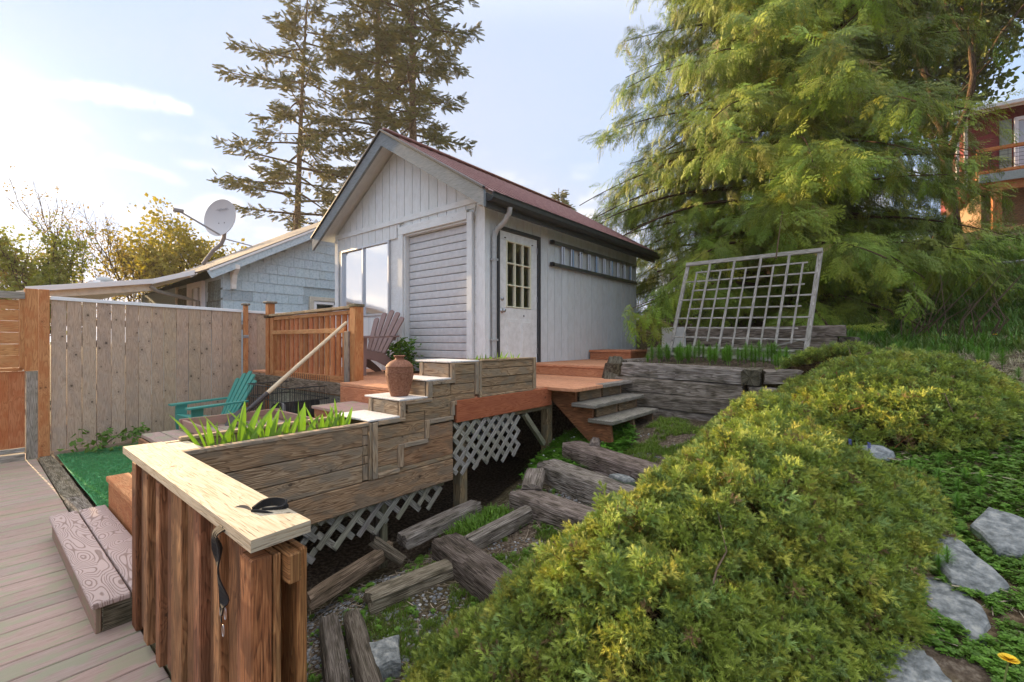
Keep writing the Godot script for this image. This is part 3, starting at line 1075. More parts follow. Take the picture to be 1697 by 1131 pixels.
# ------------------------------------------------------------------ lower deck, turf, steps
func make_lower_deck() -> void:
	var d := Node3D.new()
	d.name = numbered("deck_floor")
	add_child(d)
	d.position = Vector3(-4.0, -0.12, 0.6)
	d.set_meta("kind", "structure")
	var x := -8.9
	while x < 1.4:
		var k := r(0.86, 1.06)
		var warm := r(-0.04, 0.06)
		bd(d, "board", Vector3(x, -0.025, -0.585), Vector3(x + 0.161, r(-0.001, 0.001), 2.4), "composite", Color(k * (1.0 + warm), k, k * (1.0 - warm * 0.3)), 0.004, 2)
		x += 0.169
	bd(d, "joist", Vector3(-8.95, -0.14, -0.57), Vector3(1.4, -0.03, -0.53), "tie_wood")
	bd(d, "joist", Vector3(-8.95, -0.14, 0.8), Vector3(1.4, -0.03, 0.85), "tie_wood")
	# mossy timbers along the edge
	var e := thing("edging_timber", "dark mossy timber between the lower deck and the green turf", "timber", Vector3(-6.7, -0.1, -0.67))
	timber(e, "beam", Vector3(-8.35, 0.022, -0.672), Vector3(-6.0, 0.018, -0.672), 0.15, 0.12, "tie_wood", Color(0.95, 0.95, 0.8), 0.008)
	timber(e, "beam", Vector3(-5.98, 0.02, -0.672), Vector3(-4.3, 0.02, -0.672), 0.15, 0.12, "tie_wood", Color(1.1, 1.05, 0.95), 0.008)
	var e2 := thing("edging_timber", "rotting moss-streaked timber at the foot of the brown railing", "timber", Vector3(-2.2, -0.1, -0.65))
	timber(e2, "beam", Vector3(-2.97, 0.03, -0.645), Vector3(-1.2, 0.02, -0.645), 0.09, 0.13, "tie_wood", Color(1.0, 0.95, 0.62), 0.01)
	# artificial turf
	var mb := MB.new()
	var n := 14
	for i in n:
		for j in n:
			var q := []
			for c in [[0, 0], [1, 0], [1, 1], [0, 1]]:
				var px := lerpf(-8.32, -4.86, float(i + c[0]) / n)
				var pz := lerpf(-0.76, -2.75, float(j + c[1]) / n)
				q.append(Vector3(px, turf_y(px, pz), pz))
			mb.quad(q[0], q[1], q[2], q[3], Vector2.ZERO, Vector2.ZERO, Vector2.ZERO, Vector2.ZERO, Vector3.UP)
	setting("turf_mat", mb.mesh(), M["turf_base"])
	var blade := MB.new()
	for k in 3:
		var a := TAU * k / 3.0
		var o := Vector3(cos(a), 0, sin(a))
		blade.tri(o * 0.004 + Vector3(0.003, 0, 0), o * 0.004 - Vector3(0.003, 0, 0), o * 0.009 + Vector3(0, 0.02, 0))
	var wh := []
	var cs := []
	for i in 26000:
		var px := r(-8.3, -4.88)
		var pz := r(-0.77, -2.7)
		wh.append(Transform3D(frame_of(Vector3(r(-0.3, 0.3), 1, r(-0.3, 0.3)), r(0, TAU), r(0.8, 1.4)), Vector3(px, turf_y(px, pz) - 0.002, pz)))
		var k := r(0.7, 1.25)
		cs.append(Color(0.11 * k, 0.34 * k, 0.15 * k))
	var tf := scatter(self, "artificial_turf", blade.mesh(), M["grass_leaf"], wh, cs)
	tag(tf, "short bright green artificial turf in front of the fence", "turf")
	# composite step
	var s := thing("composite_step", "low mauve composite step with swirling pressed grain", "step", Vector3(-4.0, 0, -0.58))
	for z in [[-0.41, -0.566], [-0.576, -0.735]]:
		bd(s, "tread", Vector3(-4.93, 0.135, z[1]), Vector3(-3.1, 0.165, z[0]), "swirl_board", grey(1.0, 0.03), 0.006)
	bd(s, "riser", Vector3(-4.91, 0.0, -0.45), Vector3(-3.12, 0.134, -0.425), "composite", Color(0.72, 0.62, 0.56))
	bd(s, "side_board", Vector3(-3.16, 0.0, -0.73), Vector3(-3.121, 0.134, -0.452), "tie_wood", Color(0.7, 0.7, 0.55))
	bd(s, "side_board", Vector3(-4.91, 0.0, -0.73), Vector3(-4.88, 0.134, -0.452), "tie_wood", Color(0.8, 0.75, 0.6))
	# cedar step and hidden landing
	var t := thing("cedar_step", "orange cedar step above the mauve step", "step", Vector3(-4.0, 0, -0.9))
	bd(t, "tread", Vector3(-4.945, 0.35, -0.888), Vector3(-3.24, 0.39, -0.74), "orange_wood", Color(1.0, 0.95, 0.92))
	bd(t, "tread", Vector3(-4.945, 0.35, -1.045), Vector3(-3.24, 0.39, -0.897), "orange_wood", Color(0.95, 0.88, 0.84))
	bd(t, "riser", Vector3(-4.92, 0.0, -0.79), Vector3(-3.24, 0.348, -0.752), "orange_wood", Color(0.8, 0.68, 0.6))
	bd(t, "side_board", Vector3(-4.92, 0.0, -1.05), Vector3(-4.885, 0.348, -0.792), "orange_wood", Color(0.8, 0.68, 0.6))
	var l := thing("landing", "low wooden landing behind the iris planter", "landing", Vector3(-4.2, 0, -1.7))
	for k in 9:
		bd(l, "board", Vector3(-5.45, 0.585, -1.07 - k * 0.147), Vector3(-3.25, 0.62, -1.07 - k * 0.147 - 0.14), "composite", grey(0.9, 0.06), 0.004)
	for xx in [-5.4, -4.4, -3.4]:
		bd(l, "post", Vector3(xx, -0.2, -1.15), Vector3(xx + 0.09, 0.584, -1.24), "tie_wood")
		bd(l, "post", Vector3(xx, -0.2, -2.2), Vector3(xx + 0.09, 0.584, -2.29), "tie_wood")
	bd(l, "skirt", Vector3(-5.45, 0.3, -1.07), Vector3(-3.25, 0.583, -1.045), "stained_wood")
	bd(l, "skirt", Vector3(-5.47, 0.05, -2.38), Vector3(-5.445, 0.583, -1.07), "stained_wood")
	var u := thing("upper_step", "faded mauve step just below the upper cedar deck", "step", Vector3(-4.3, 0.6, -2.55))
	for z in [-2.3, -2.46, -2.62]:
		bd(u, "tread", Vector3(-4.62, 0.80, z - 0.152), Vector3(-3.25, 0.83, z), "composite", Color(0.98, 0.86, 0.86), 0.004)
	bd(u, "riser", Vector3(-4.6, 0.62, -2.345), Vector3(-3.25, 0.798, -2.32), "deck_wood", Color(0.6, 0.55, 0.5))
	bd(u, "side_board", Vector3(-4.6, 0.4, -2.76), Vector3(-4.575, 0.798, -2.347), "deck_wood", Color(0.6, 0.55, 0.5))


func turf_y(x: float, z: float) -> float:
	return 0.018 + smoothstep(-1.0, -2.6, z) * 0.06 + wob.get_noise_2d(x * 25.0, z * 25.0) * 0.012


# ------------------------------------------------------------------ upper deck
func make_upper_deck() -> void:
	var d := Node3D.new()
	d.name = numbered("upper_deck")
	add_child(d)
	d.position = Vector3(-5.0, 0.98, -3.6)
	tag(d, "raised orange cedar deck in front of the grey shed", "deck")
	var z := -2.79
	while z > -4.47:
		var x0 := -4.92 if z > -3.06 else -8.2
		var x1 := -2.81 if z > -3.93 else -2.44
		var cut := r(-5.5, -3.6)
		var t := grey(r(0.85, 1.1), 0.04)
		if x0 < -5.0:
			bd(d, "board", Vector3(x0, 0.98, z - 0.138), Vector3(cut - 0.003, FLOOR, z), "deck_wood", t, 0.004, 0)
			bd(d, "board", Vector3(cut + 0.003, 0.98, z - 0.138), Vector3(x1, FLOOR, z), "deck_wood", grey(r(0.85, 1.1), 0.04), 0.004, 0)
		else:
			bd(d, "board", Vector3(x0, 0.98, z - 0.138), Vector3(x1, FLOOR, z), "deck_wood", t, 0.004, 0)
		z -= 0.144
	while z > -5.33:
		bd(d, "board", Vector3(SX + 0.03, 0.98, z - 0.138), Vector3(-2.56, FLOOR, z), "deck_wood", grey(r(0.85, 1.08), 0.05), 0.004, 0)
		z -= 0.144
	bd(d, "nosing", Vector3(-2.555, 0.978, -5.3), Vector3(-2.44, FLOOR, -4.55), "grey_wood", Color(0.75, 0.7, 0.66))
	# fascia on the right, front fascia, joists, posts
	bd(d, "fascia", Vector3(-2.82, 0.815, -4.02), Vector3(-2.785, 1.0, -2.63), "deck_wood", Color(0.62, 0.4, 0.33))
	bd(d, "fascia", Vector3(-4.9, 0.79, -2.815), Vector3(-3.2, 0.975, -2.78), "deck_wood", Color(0.85, 0.72, 0.66))
	bd(d, "beam", Vector3(-2.93, 0.77, -4.1), Vector3(-2.83, 0.94, -2.7), "planter_wood", Color(0.6, 0.6, 0.5))
	for zz in [-2.95, -3.4, -4.2, -4.9, -5.3]:
		bd(d, "joist", Vector3(-8.2, 0.83, zz - 0.04), Vector3(-2.6 if zz < -4.1 else -2.95, 0.978, zz), "tie_wood", Color(0.8, 0.7, 0.6))
	for e in [[-2.93, -4.02], [-2.93, -2.72], [-5.0, -4.0], [-6.8, -3.2], [-2.62, -4.95]]:
		bd(d, "post", Vector3(e[0], -0.1, e[1] - 0.09), Vector3(e[0] + 0.09, 0.83, e[1]), "planter_wood", Color(0.72, 0.74, 0.62))
	bar(d, "brace", Vector3(-2.85, 0.76, -3.62), Vector3(-2.85, 0.4, -3.96), 0.05, 0.05, "grey_wood", Color(0.8, 0.82, 0.62))
	# grey skirt boards under the railing
	for y in [0.42, 0.62, 0.80]:
		bd(d, "skirt_board", Vector3(-7.5, y - 0.19, -3.075), Vector3(-4.93, y - 0.006, -3.05), "grey_wood", Color(0.9, 0.88, 0.78))
	bd(d, "skirt_board", Vector3(-7.5, 0.80, -3.08), Vector3(-4.93, 0.985, -3.055), "orange_wood", Color(0.8, 0.76, 0.7))
	# two cedar platforms along the shed
	var p := thing("cedar_platform", "low orange cedar platform stepping up beside the shed wall", "platform", Vector3(-3.5, FLOOR, -6.2))
	z = -5.36
	while z > -7.15:
		bd(p, "board", Vector3(SX + 0.012, 1.135, z - 0.14), Vector3(-2.8, 1.17, z), "deck_wood", grey(r(0.88, 1.05), 0.04), 0.004, 0)
		z -= 0.145
	bd(p, "riser", Vector3(SX + 0.03, FLOOR, -5.405), Vector3(-2.8, 1.134, -5.375), "deck_wood", Color(0.78, 0.72, 0.66))
	bd(p, "side_board", Vector3(-2.835, 0.9, -7.2), Vector3(-2.805, 1.134, -5.41), "deck_wood", Color(0.7, 0.6, 0.5))
	var p2 := thing("cedar_platform", "small orange cedar box step against the far end of the shed wall", "platform", Vector3(-3.75, 1.17, -7.6))
	for k in 5:
		bd(p2, "board", Vector3(SX + 0.03, 1.30, -7.22 - k * 0.145 - 0.14), Vector3(-3.38, 1.34, -7.22 - k * 0.145), "deck_wood", Color(0.95, 0.85, 0.8), 0.004, 0)
	bd(p2, "riser", Vector3(SX + 0.04, 1.172, -7.265), Vector3(-3.39, 1.298, -7.235), "deck_wood", Color(0.75, 0.66, 0.6))
	bd(p2, "side_board", Vector3(-3.42, 1.172, -7.9), Vector3(-3.39, 1.298, -7.27), "deck_wood", Color(0.7, 0.6, 0.52))
	# open stairs down to the path
	var st := thing("open_stairs", "short open staircase with two weathered grey treads", "stairs", Vector3(-2.3, 0.5, -4.6))
	bd(st, "tread", Vector3(-2.53, 0.822, -5.2), Vector3(-2.26, 0.862, -4.0), "grey_wood", Color(0.62, 0.61, 0.57), 0.006)
	bd(st, "tread", Vector3(-2.36, 0.672, -5.18), Vector3(-2.08, 0.712, -4.04), "grey_wood", Color(0.66, 0.65, 0.60), 0.006)
	for zz in [-4.1, -4.62, -5.12]:
		var mb := MB.new()
		mb.col = Color(0.74, 0.62, 0.55)
		mb.slab(Transform3D(), PackedVector2Array([Vector2(-0.30, 0.975), Vector2(0.0, 0.975), Vector2(0.0, 0.824), Vector2(0.2, 0.824), Vector2(0.2, 0.672), Vector2(0.40, 0.672), Vector2(0.42, 0.5), Vector2(0.2, 0.44), Vector2(-0.30, 0.86)]), -0.02, 0.02, Vector2(rng.randf(), rng.randf()))
		put(st, "stringer", mb.mesh(), M["stained_wood"] if zz > -4.2 else M["planter_wood"], local(st, Vector3(-2.53, 0, zz)))
	for yy in [[0.715, 0.82, -2.315], [0.868, 0.972, -2.515]]:
		for k in 2:
			bd(st, "block", Vector3(yy[2] - 0.02, yy[0], -4.58 - k * 0.5), Vector3(yy[2], yy[1], -4.15 - k * 0.5), "planter_wood", Color(0.5, 0.48, 0.42))


# ------------------------------------------------------------------ lattice
func lattice(parent: Node3D, z0: float, z1: float, low: Callable, top: float, step: float, flip_first: bool, xface: float, tint: float) -> void:
	# z0 > z1; slats at 45 degrees, clipped to the panel
	for layer in 2:
		var rise := (layer == 0) != flip_first
		var c := z0 + (0.3 if rise else 1.4)
		var stop := z1 - (1.4 if rise else 0.3)
		while c > stop:
			# line: z = c - s*(y - low) with s = +1 when it climbs away from the camera
			var pts := []
			var s := 1.0 if rise else -1.0
			var base: float = low.call((z0 + z1) * 0.5)
			var y := base - 0.25
			var first := Vector2.INF
			var last := Vector2.INF
			while y <= top:
				var z := c - s * (y - base)
				if z <= z0 and z >= z1 and y >= low.call(z):
					if first == Vector2.INF:
						first = Vector2(z, y)
					last = Vector2(z, y)
				y += 0.012
			if first != Vector2.INF and (last - first).length() > 0.06:
				var x := xface - layer * 0.012
				var g := r(0.85, 1.1) * tint
				bar(parent, "slat", Vector3(x, first.y, first.x), Vector3(x, last.y, last.x), 0.042, 0.009, "grey_wood", Color(g, g * r(0.98, 1.03), g * r(0.86, 1.0)) * (1.0 if layer == 0 else 0.92), Vector3.RIGHT, 0.002)
			c -= step


# ------------------------------------------------------------------ stepped planter
func make_planter() -> void:
	var p := thing("stepped_planter", "long weathered wooden planter climbing in steps beside the deck", "planter", Vector3(-3.0, 0.3, -1.8))
	var xf := -2.8
	var xb := -3.2
	var b := func(y0: float, y1: float, za: float, zb: float, t: Color, proud := 0.0, called := "board") -> void:
		bd(p, called, Vector3(xf - 0.03 + proud, y0, zb), Vector3(xf + proud, y1, za), "planter_wood", t, 0.004, 2 if absf(zb - za) > y1 - y0 else 1)
	# long box with the irises
	b.call(0.775, 0.905, -0.7, -1.755, Color(0.8, 0.72, 0.64))
	b.call(0.645, 0.770, -0.7, -1.755, Color(0.9, 0.86, 0.82))
	b.call(0.525, 0.640, -0.7, -1.755, Color(0.95, 0.92, 0.88))
	b.call(0.345, 0.520, -0.7, -2.60, Color(0.86, 0.76, 0.68), 0.004, "skirt_board")
	bd(p, "edge_cap", Vector3(xf - 0.045, 0.905, -1.82), Vector3(xf + 0.004, 0.93, -0.69), "planter_wood", Color(1.2, 1.18, 1.1), 0.004)
	for y in [0.55, 0.68, 0.8]:
		bd(p, "board", Vector3(xb, y, -1.82), Vector3(xb + 0.025, y + 0.118, -0.7), "planter_wood", grey(0.9, 0.05))
	bd(p, "edge_cap", Vector3(xb - 0.01, 0.918, -1.82), Vector3(xb + 0.035, 0.94, -0.8), "planter_wood", Color(1.1, 1.08, 1.0), 0.004)
	bd(p, "edge_cap", Vector3(xb - 0.04, 0.89, -0.84), Vector3(xf - 0.05, 0.915, -0.7), "pale_wood", Color(0.95, 0.93, 0.9), 0.004)
	bd(p, "board", Vector3(xb + 0.03, 0.36, -0.745), Vector3(xf - 0.032, 0.89, -0.72), "planter_wood", Color(0.8, 0.8, 0.8))
	bd(p, "liner", Vector3(xb + 0.027, 0.5, -0.77), Vector3(xf - 0.034, 0.88, -0.75), "black_metal", Color(1.5, 1.5, 1.5), 0.002)
	bd(p, "soil", Vector3(xb + 0.028, 0.55, -1.82), Vector3(xf - 0.032, 0.82, -0.772), "soil", Color(0.6, 0.55, 0.5), 0.0)
	# small clipped boards and a double stile at the end of the long box
	for e in [[0.775, 0.84], [0.845, 0.9], [0.645, 0.70], [0.705, 0.77], [0.53, 0.64]]:
		b.call(e[0], e[1], -1.757, -1.80, grey(0.85, 0.1), -0.002)
	b.call(0.525, 0.925, -1.802, -1.822, Color(1.05, 1.02, 0.95), 0.012, "stile")
	b.call(0.525, 0.925, -1.828, -1.872, Color(1.12, 1.08, 1.0), 0.014, "stile")
	# stepped boards
	b.call(0.52, 0.60, -1.872, -2.06, Color(0.85, 0.82, 0.74), 0.002)
	b.call(0.603, 0.70, -1.872, -2.045, Color(0.92, 0.82, 0.74), 0.0)
	b.call(0.703, 0.79, -1.872, -2.30, Color(0.95, 0.86, 0.76), 0.0)
	b.call(0.793, 0.885, -1.872, -2.30, Color(0.8, 0.72, 0.62), 0.002)
	b.call(0.888, 0.95, -2.1, -2.30, Color(0.72, 0.66, 0.58), 0.0)
	b.call(0.56, 0.712, -2.10, -2.60, Color(0.78, 0.60, 0.50), 0.0)
	b.call(0.715, 0.83, -2.345, -2.60, Color(0.84, 0.68, 0.58), 0.0)
	b.call(0.525, 0.557, -2.06, -2.60, Color(0.9, 0.86, 0.78), 0.0)
	b.call(0.865, 0.98, -2.305, -2.575, Color(0.72, 0.66, 0.58), -0.002)
	b.call(0.955, 1.04, -2.14, -2.575, Color(0.86, 0.8, 0.7), 0.0)
	b.call(0.985, 1.035, -2.62, -2.86, Color(0.8, 0.74, 0.66), 0.0)
	# zigzag trim
	for e in [[0.525, 0.56, -1.872, -2.06], [0.56, 0.735, -2.045, -2.095], [0.70, 0.735, -2.096, -2.33], [0.735, 0.88, -2.30, -2.345], [0.845, 0.88, -2.346, -2.60], [0.88, 1.0, -2.575, -2.615], [0.965, 1.0, -2.616, -2.885], [0.90, 0.932, -1.872, -2.11], [0.932, 1.05, -2.065, -2.11], [1.02, 1.052, -2.111, -2.372], [1.052, 1.18, -2.325, -2.372], [1.15, 1.182, -2.373, -2.62], [1.182, 1.312, -2.578, -2.62], [1.03, 1.315, -2.858, -2.90]]:
		b.call(e[0], e[1], e[2], e[3], grey(1.08, 0.08), 0.014, "trim")
	# upper blocks' faces
	b.call(1.053, 1.148, -2.373, -2.575, Color(0.88, 0.82, 0.72))
	b.call(1.0, 1.05, -2.40, -2.857, Color(0.78, 0.72, 0.64), -0.003)
	b.call(1.052, 1.135, -2.58, -2.857, Color(0.9, 0.82, 0.72), -0.001)
	b.call(1.138, 1.215, -2.622, -2.857, Color(0.72, 0.67, 0.6), 0.0)
	b.call(1.218, 1.30, -2.622, -2.857, Color(0.85, 0.8, 0.7), 0.002)
	b.call(1.30, 1.318, -2.58, -2.90, Color(1.0, 0.96, 0.88), 0.008)
	# ends of the steps, facing the camera
	for e in [[0.93, 1.045, -2.068], [1.06, 1.175, -2.328], [1.19, 1.31, -2.58]]:
		bd(p, "end_board", Vector3(xb + 0.05, e[0], e[2] - 0.025), Vector3(xf - 0.032, e[1], e[2]), "planter_wood", grey(1.0, 0.08), 0.004, 0)
		for xx in [xb, xf - 0.028]:
			bd(p, "trim", Vector3(xx, e[0], e[2] - 0.028), Vector3(xx + 0.045 if xx < -3.0 else xx + 0.0, e[1], e[2] + 0.012), "planter_wood", grey(1.08, 0.06)) if xx < -3.0 else null
	# back of the steps
	bd(p, "back_board", Vector3(xb, 0.3, -2.9), Vector3(xb + 0.025, 0.93, -1.83), "planter_wood", Color(0.8, 0.8, 0.8))
	bd(p, "back_board", Vector3(xb, 0.93, -2.9), Vector3(xb + 0.025, 1.05, -2.07), "planter_wood", Color(0.85, 0.8, 0.8))
	bd(p, "back_board", Vector3(xb, 1.05, -2.9), Vector3(xb + 0.025, 1.18, -2.33), "planter_wood", Color(0.8, 0.8, 0.75))
	bd(p, "back_board", Vector3(xb, 1.18, -2.9), Vector3(xb + 0.025, 1.31, -2.58), "planter_wood", Color(0.8, 0.8, 0.75))
	# upper box with young shoots
	for e in [[1.02, 1.085, 0.8], [1.09, 1.165, 0.72], [1.17, 1.245, 0.92], [1.25, 1.315, 0.82]]:
		b.call(e[0], e[1], -2.915, -3.70, Color(e[2], e[2] * 0.94, e[2] * 0.84), r(-0.003, 0.003))
	b.call(1.0, 1.33, -2.905, -2.94, Color(1.1, 1.05, 0.96), 0.016, "stile")
	b.call(1.015, 1.335, -3.70, -3.745, Color(1.1, 1.05, 0.96), 0.014, "stile")
	b.call(1.0, 1.02, -2.942, -3.70, Color(0.95, 0.9, 0.82), 0.01)
	b.call(1.315, 1.335, -2.942, -3.698, Color(0.9, 0.86, 0.78), 0.01)
	bd(p, "back_board", Vector3(xb, 1.02, -3.745), Vector3(xb + 0.025, 1.325, -2.905), "planter_wood", Color(0.8, 0.8, 0.75))
	bd(p, "end_board", Vector3(xb + 0.026, 1.02, -3.742), Vector3(xf - 0.032, 1.325, -3.715), "planter_wood", Color(0.8, 0.8, 0.75))
	bd(p, "end_board", Vector3(xb + 0.026, 1.02, -2.94), Vector3(xf - 0.032, 1.325, -2.913), "planter_wood", Color(0.8, 0.8, 0.75))
	bd(p, "soil", Vector3(xb + 0.027, 1.03, -3.712), Vector3(xf - 0.033, 1.26, -2.942), "soil", Color(0.6, 0.55, 0.5), 0.0)
	# tiles on the step tops
	var spots := [[0.94, -1.80, -2.06, "pale tile on the lowest step of the stepped planter"], [1.06, -2.06, -2.325, "pale tile under the clay vase on the stepped planter"], [1.19, -2.32, -2.575, "pale tile beside the clay vase, third step up the planter"], [1.326, -2.57, -2.905, "pale tile on the highest step of the stepped planter"]]
	for s in spots:
		var tt := bd(self, "paving_tile", Vector3(xb - 0.06, s[0] - 0.008, s[2]), Vector3(xf + 0.01, s[0] + 0.006, s[1]), "tile", grey(1.0, 0.03), 0.003)
		tag(tt, s[3], "tile", "tiles on the planter steps")
	# lattice under the planter and under the deck edge
	var l1 := thing("lattice_panel", "torn grey wooden lattice below the long iris planter", "lattice", Vector3(-2.83, 0.1, -1.6))
	var low1 := func(z: float) -> float:
		return table([[0.7, 0.1], [1.3, 0.02], [1.42, 0.1], [1.9, 0.14], [2.2, 0.2], [2.5, 0.18]], -z) + wob.get_noise_1d(z * 300.0) * 0.06
	lattice(l1, -0.75, -1.45, low1, 0.37, 0.15, true, -2.83, 0.82)
	lattice(l1, -1.45, -2.5, low1, 0.37, 0.15, false, -2.83, 0.9)
	bd(l1, "rail", Vector3(-2.87, 0.30, -2.55), Vector3(-2.852, 0.36, -0.75), "grey_wood", Color(0.7, 0.72, 0.5))
	bd(l1, "stake", Vector3(-2.9, -0.25, -1.3), Vector3(-2.85, 0.33, -1.25), "grey_wood", Color(0.55, 0.58, 0.4))
	bd(l1, "stake", Vector3(-2.9, -0.2, -2.0), Vector3(-2.856, 0.33, -1.95), "grey_wood", Color(0.5, 0.5, 0.36))
	var l2 := thing("lattice_panel", "pale grey wooden lattice under the orange deck fascia", "lattice", Vector3(-2.82, 0.35, -3.05))
	var low2 := func(z: float) -> float:
		return table([[2.6, 0.335], [2.8, 0.40], [3.5, 0.375]], -z) + wob.get_noise_1d(z * 260.0 + 50.0) * 0.05
	lattice(l2, -2.612, -3.5, low2, 0.815, 0.132, false, -2.805, 1.1)


# ------------------------------------------------------------------ railing in the foreground
func make_railing() -> void:
	var t := thing("deck_railing", "rough brown board railing with a bleached plank cap", "railing", Vector3(-2.2, 0.0, -0.6))
	var st := "stained_wood"
	bd(t, "newel_post", Vector3(-3.075, 0.0, -0.70), Vector3(-2.985, 0.868, -0.563), st, Color(0.62, 0.48, 0.4), 0.006, 1)
	# boards, alternately broad and narrow, on the near side
	var x := -2.93
	var i := 0
	while x < -1.52:
		var w: float = [0.15, 0.075, 0.12, 0.06, 0.1, 0.14][i % 6] * r(0.9, 1.1)
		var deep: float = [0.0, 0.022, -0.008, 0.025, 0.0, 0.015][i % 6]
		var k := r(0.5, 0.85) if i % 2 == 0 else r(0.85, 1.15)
		bd(t, "board", Vector3(x, 0.05, -0.60), Vector3(minf(x + w, -1.5), 0.868, -0.575 + deep), st, Color(k, k * r(0.86, 1.0), k * r(0.75, 1.0)), 0.004, 1)
		x += w + r(0.006, 0.022)
		i += 1
	bd(t, "top_rail", Vector3(-2.98, 0.78, -0.648), Vector3(-1.36, 0.868, -0.61), st, Color(1.1, 1.0, 0.8))
	bd(t, "bottom_rail", Vector3(-2.98, 0.06, -0.648), Vector3(-1.46, 0.15, -0.61), st, Color(0.7, 0.65, 0.5))
	x = -2.9
	while x < -1.6:
		bd(t, "back_board", Vector3(x, 0.02, -0.68), Vector3(x + 0.11, 0.868, -0.652), st, Color(0.7, 0.62, 0.5), 0.004, 1)
		x += 0.19
	# end of the railing by the camera: post boards, pale strip, gap, outer board
	bd(t, "end_post", Vector3(-1.495, -0.3, -0.583), Vector3(-1.405, 0.868, -0.525), st, Color(0.95, 0.78, 0.66), 0.005, 1)
	bd(t, "end_post", Vector3(-1.49, -0.3, -0.606), Vector3(-1.40, 0.868, -0.585), st, Color(1.2, 1.05, 0.85), 0.004, 1)
	bd(t, "end_board", Vector3(-1.52, -0.3, -0.683), Vector3(-1.395, 0.862, -0.653), st, Color(1.15, 0.95, 0.72), 0.006, 1)
	# cap
	var mb := MB.new()
	mb.col = Color(0.7, 0.69, 0.68)
	mb.slab(Transform3D(Basis(Vector3(1, 0, 0), Vector3(0, 0, 1), Vector3(0, -1, 0)), Vector3.ZERO), PackedVector2Array([Vector2(-3.125, -0.535), Vector2(-1.376, -0.512), Vector2(-1.39, -0.69), Vector2(-2.86, -0.705), Vector2(-3.11, -0.70)]), -0.036, 0.0, Vector2(0.1, 0.3))
	put(t, "cap_board", mb.mesh(), M["pale_wood"], local(t, Vector3(0, 0.905, 0)))
	for e in [[-2.9, -0.58], [-2.45, -0.60], [-2.0, -0.59], [-1.75, -0.66], [-1.46, -0.57], [-1.45, -0.66]]:
		var s := MB.new()
		s.lathe([Vector2(0.0, 0.002), Vector2(0.004, 0.0018), Vector2(0.005, 0.0)], 8)
		put(t, "nail", s.mesh(), M["black_metal"], local(t, Vector3(e[0], 0.905, e[1])))
	make_leash()


func ribbon(mb: MB, pts: Array, across: Array, w: float, th := 0.003) -> void:
	for i in pts.size() - 1:
		var a: Vector3 = pts[i]
		var b: Vector3 = pts[i + 1]
		var da: Vector3 = across[i].normalized() * w * 0.5
		var db: Vector3 = across[i + 1].normalized() * w * 0.5
		var n: Vector3 = (b - a).cross(da).normalized() * th * 0.5
		mb.quad(a - da + n, b - db + n, b + db + n, a + da + n, Vector2.ZERO, Vector2.ZERO, Vector2.ZERO, Vector2.ZERO, n)
		mb.quad(a - da - n, b - db - n, b + db - n, a + da - n, Vector2.ZERO, Vector2.ZERO, Vector2.ZERO, Vector2.ZERO, -n)
		mb.quad(a - da + n, b - db + n, b - db - n, a - da - n, Vector2.ZERO, Vector2.ZERO, Vector2.ZERO, Vector2.ZERO, -da)
		mb.quad(a + da + n, b + db + n, b + db - n, a + da - n, Vector2.ZERO, Vector2.ZERO, Vector2.ZERO, Vector2.ZERO, da)


func curve(pts: Array, n: int) -> Array:
	var c := Curve3D.new()
	for i in pts.size():
		var a: Vector3 = pts[maxi(i - 1, 0)]
		var b: Vector3 = pts[mini(i + 1, pts.size() - 1)]
		c.add_point(pts[i], (a - b) / 6.0, (b - a) / 6.0)
	var out := []
	for i in n + 1:
		out.append(c.samplef(float(i) / n * (pts.size() - 1)))
	return out


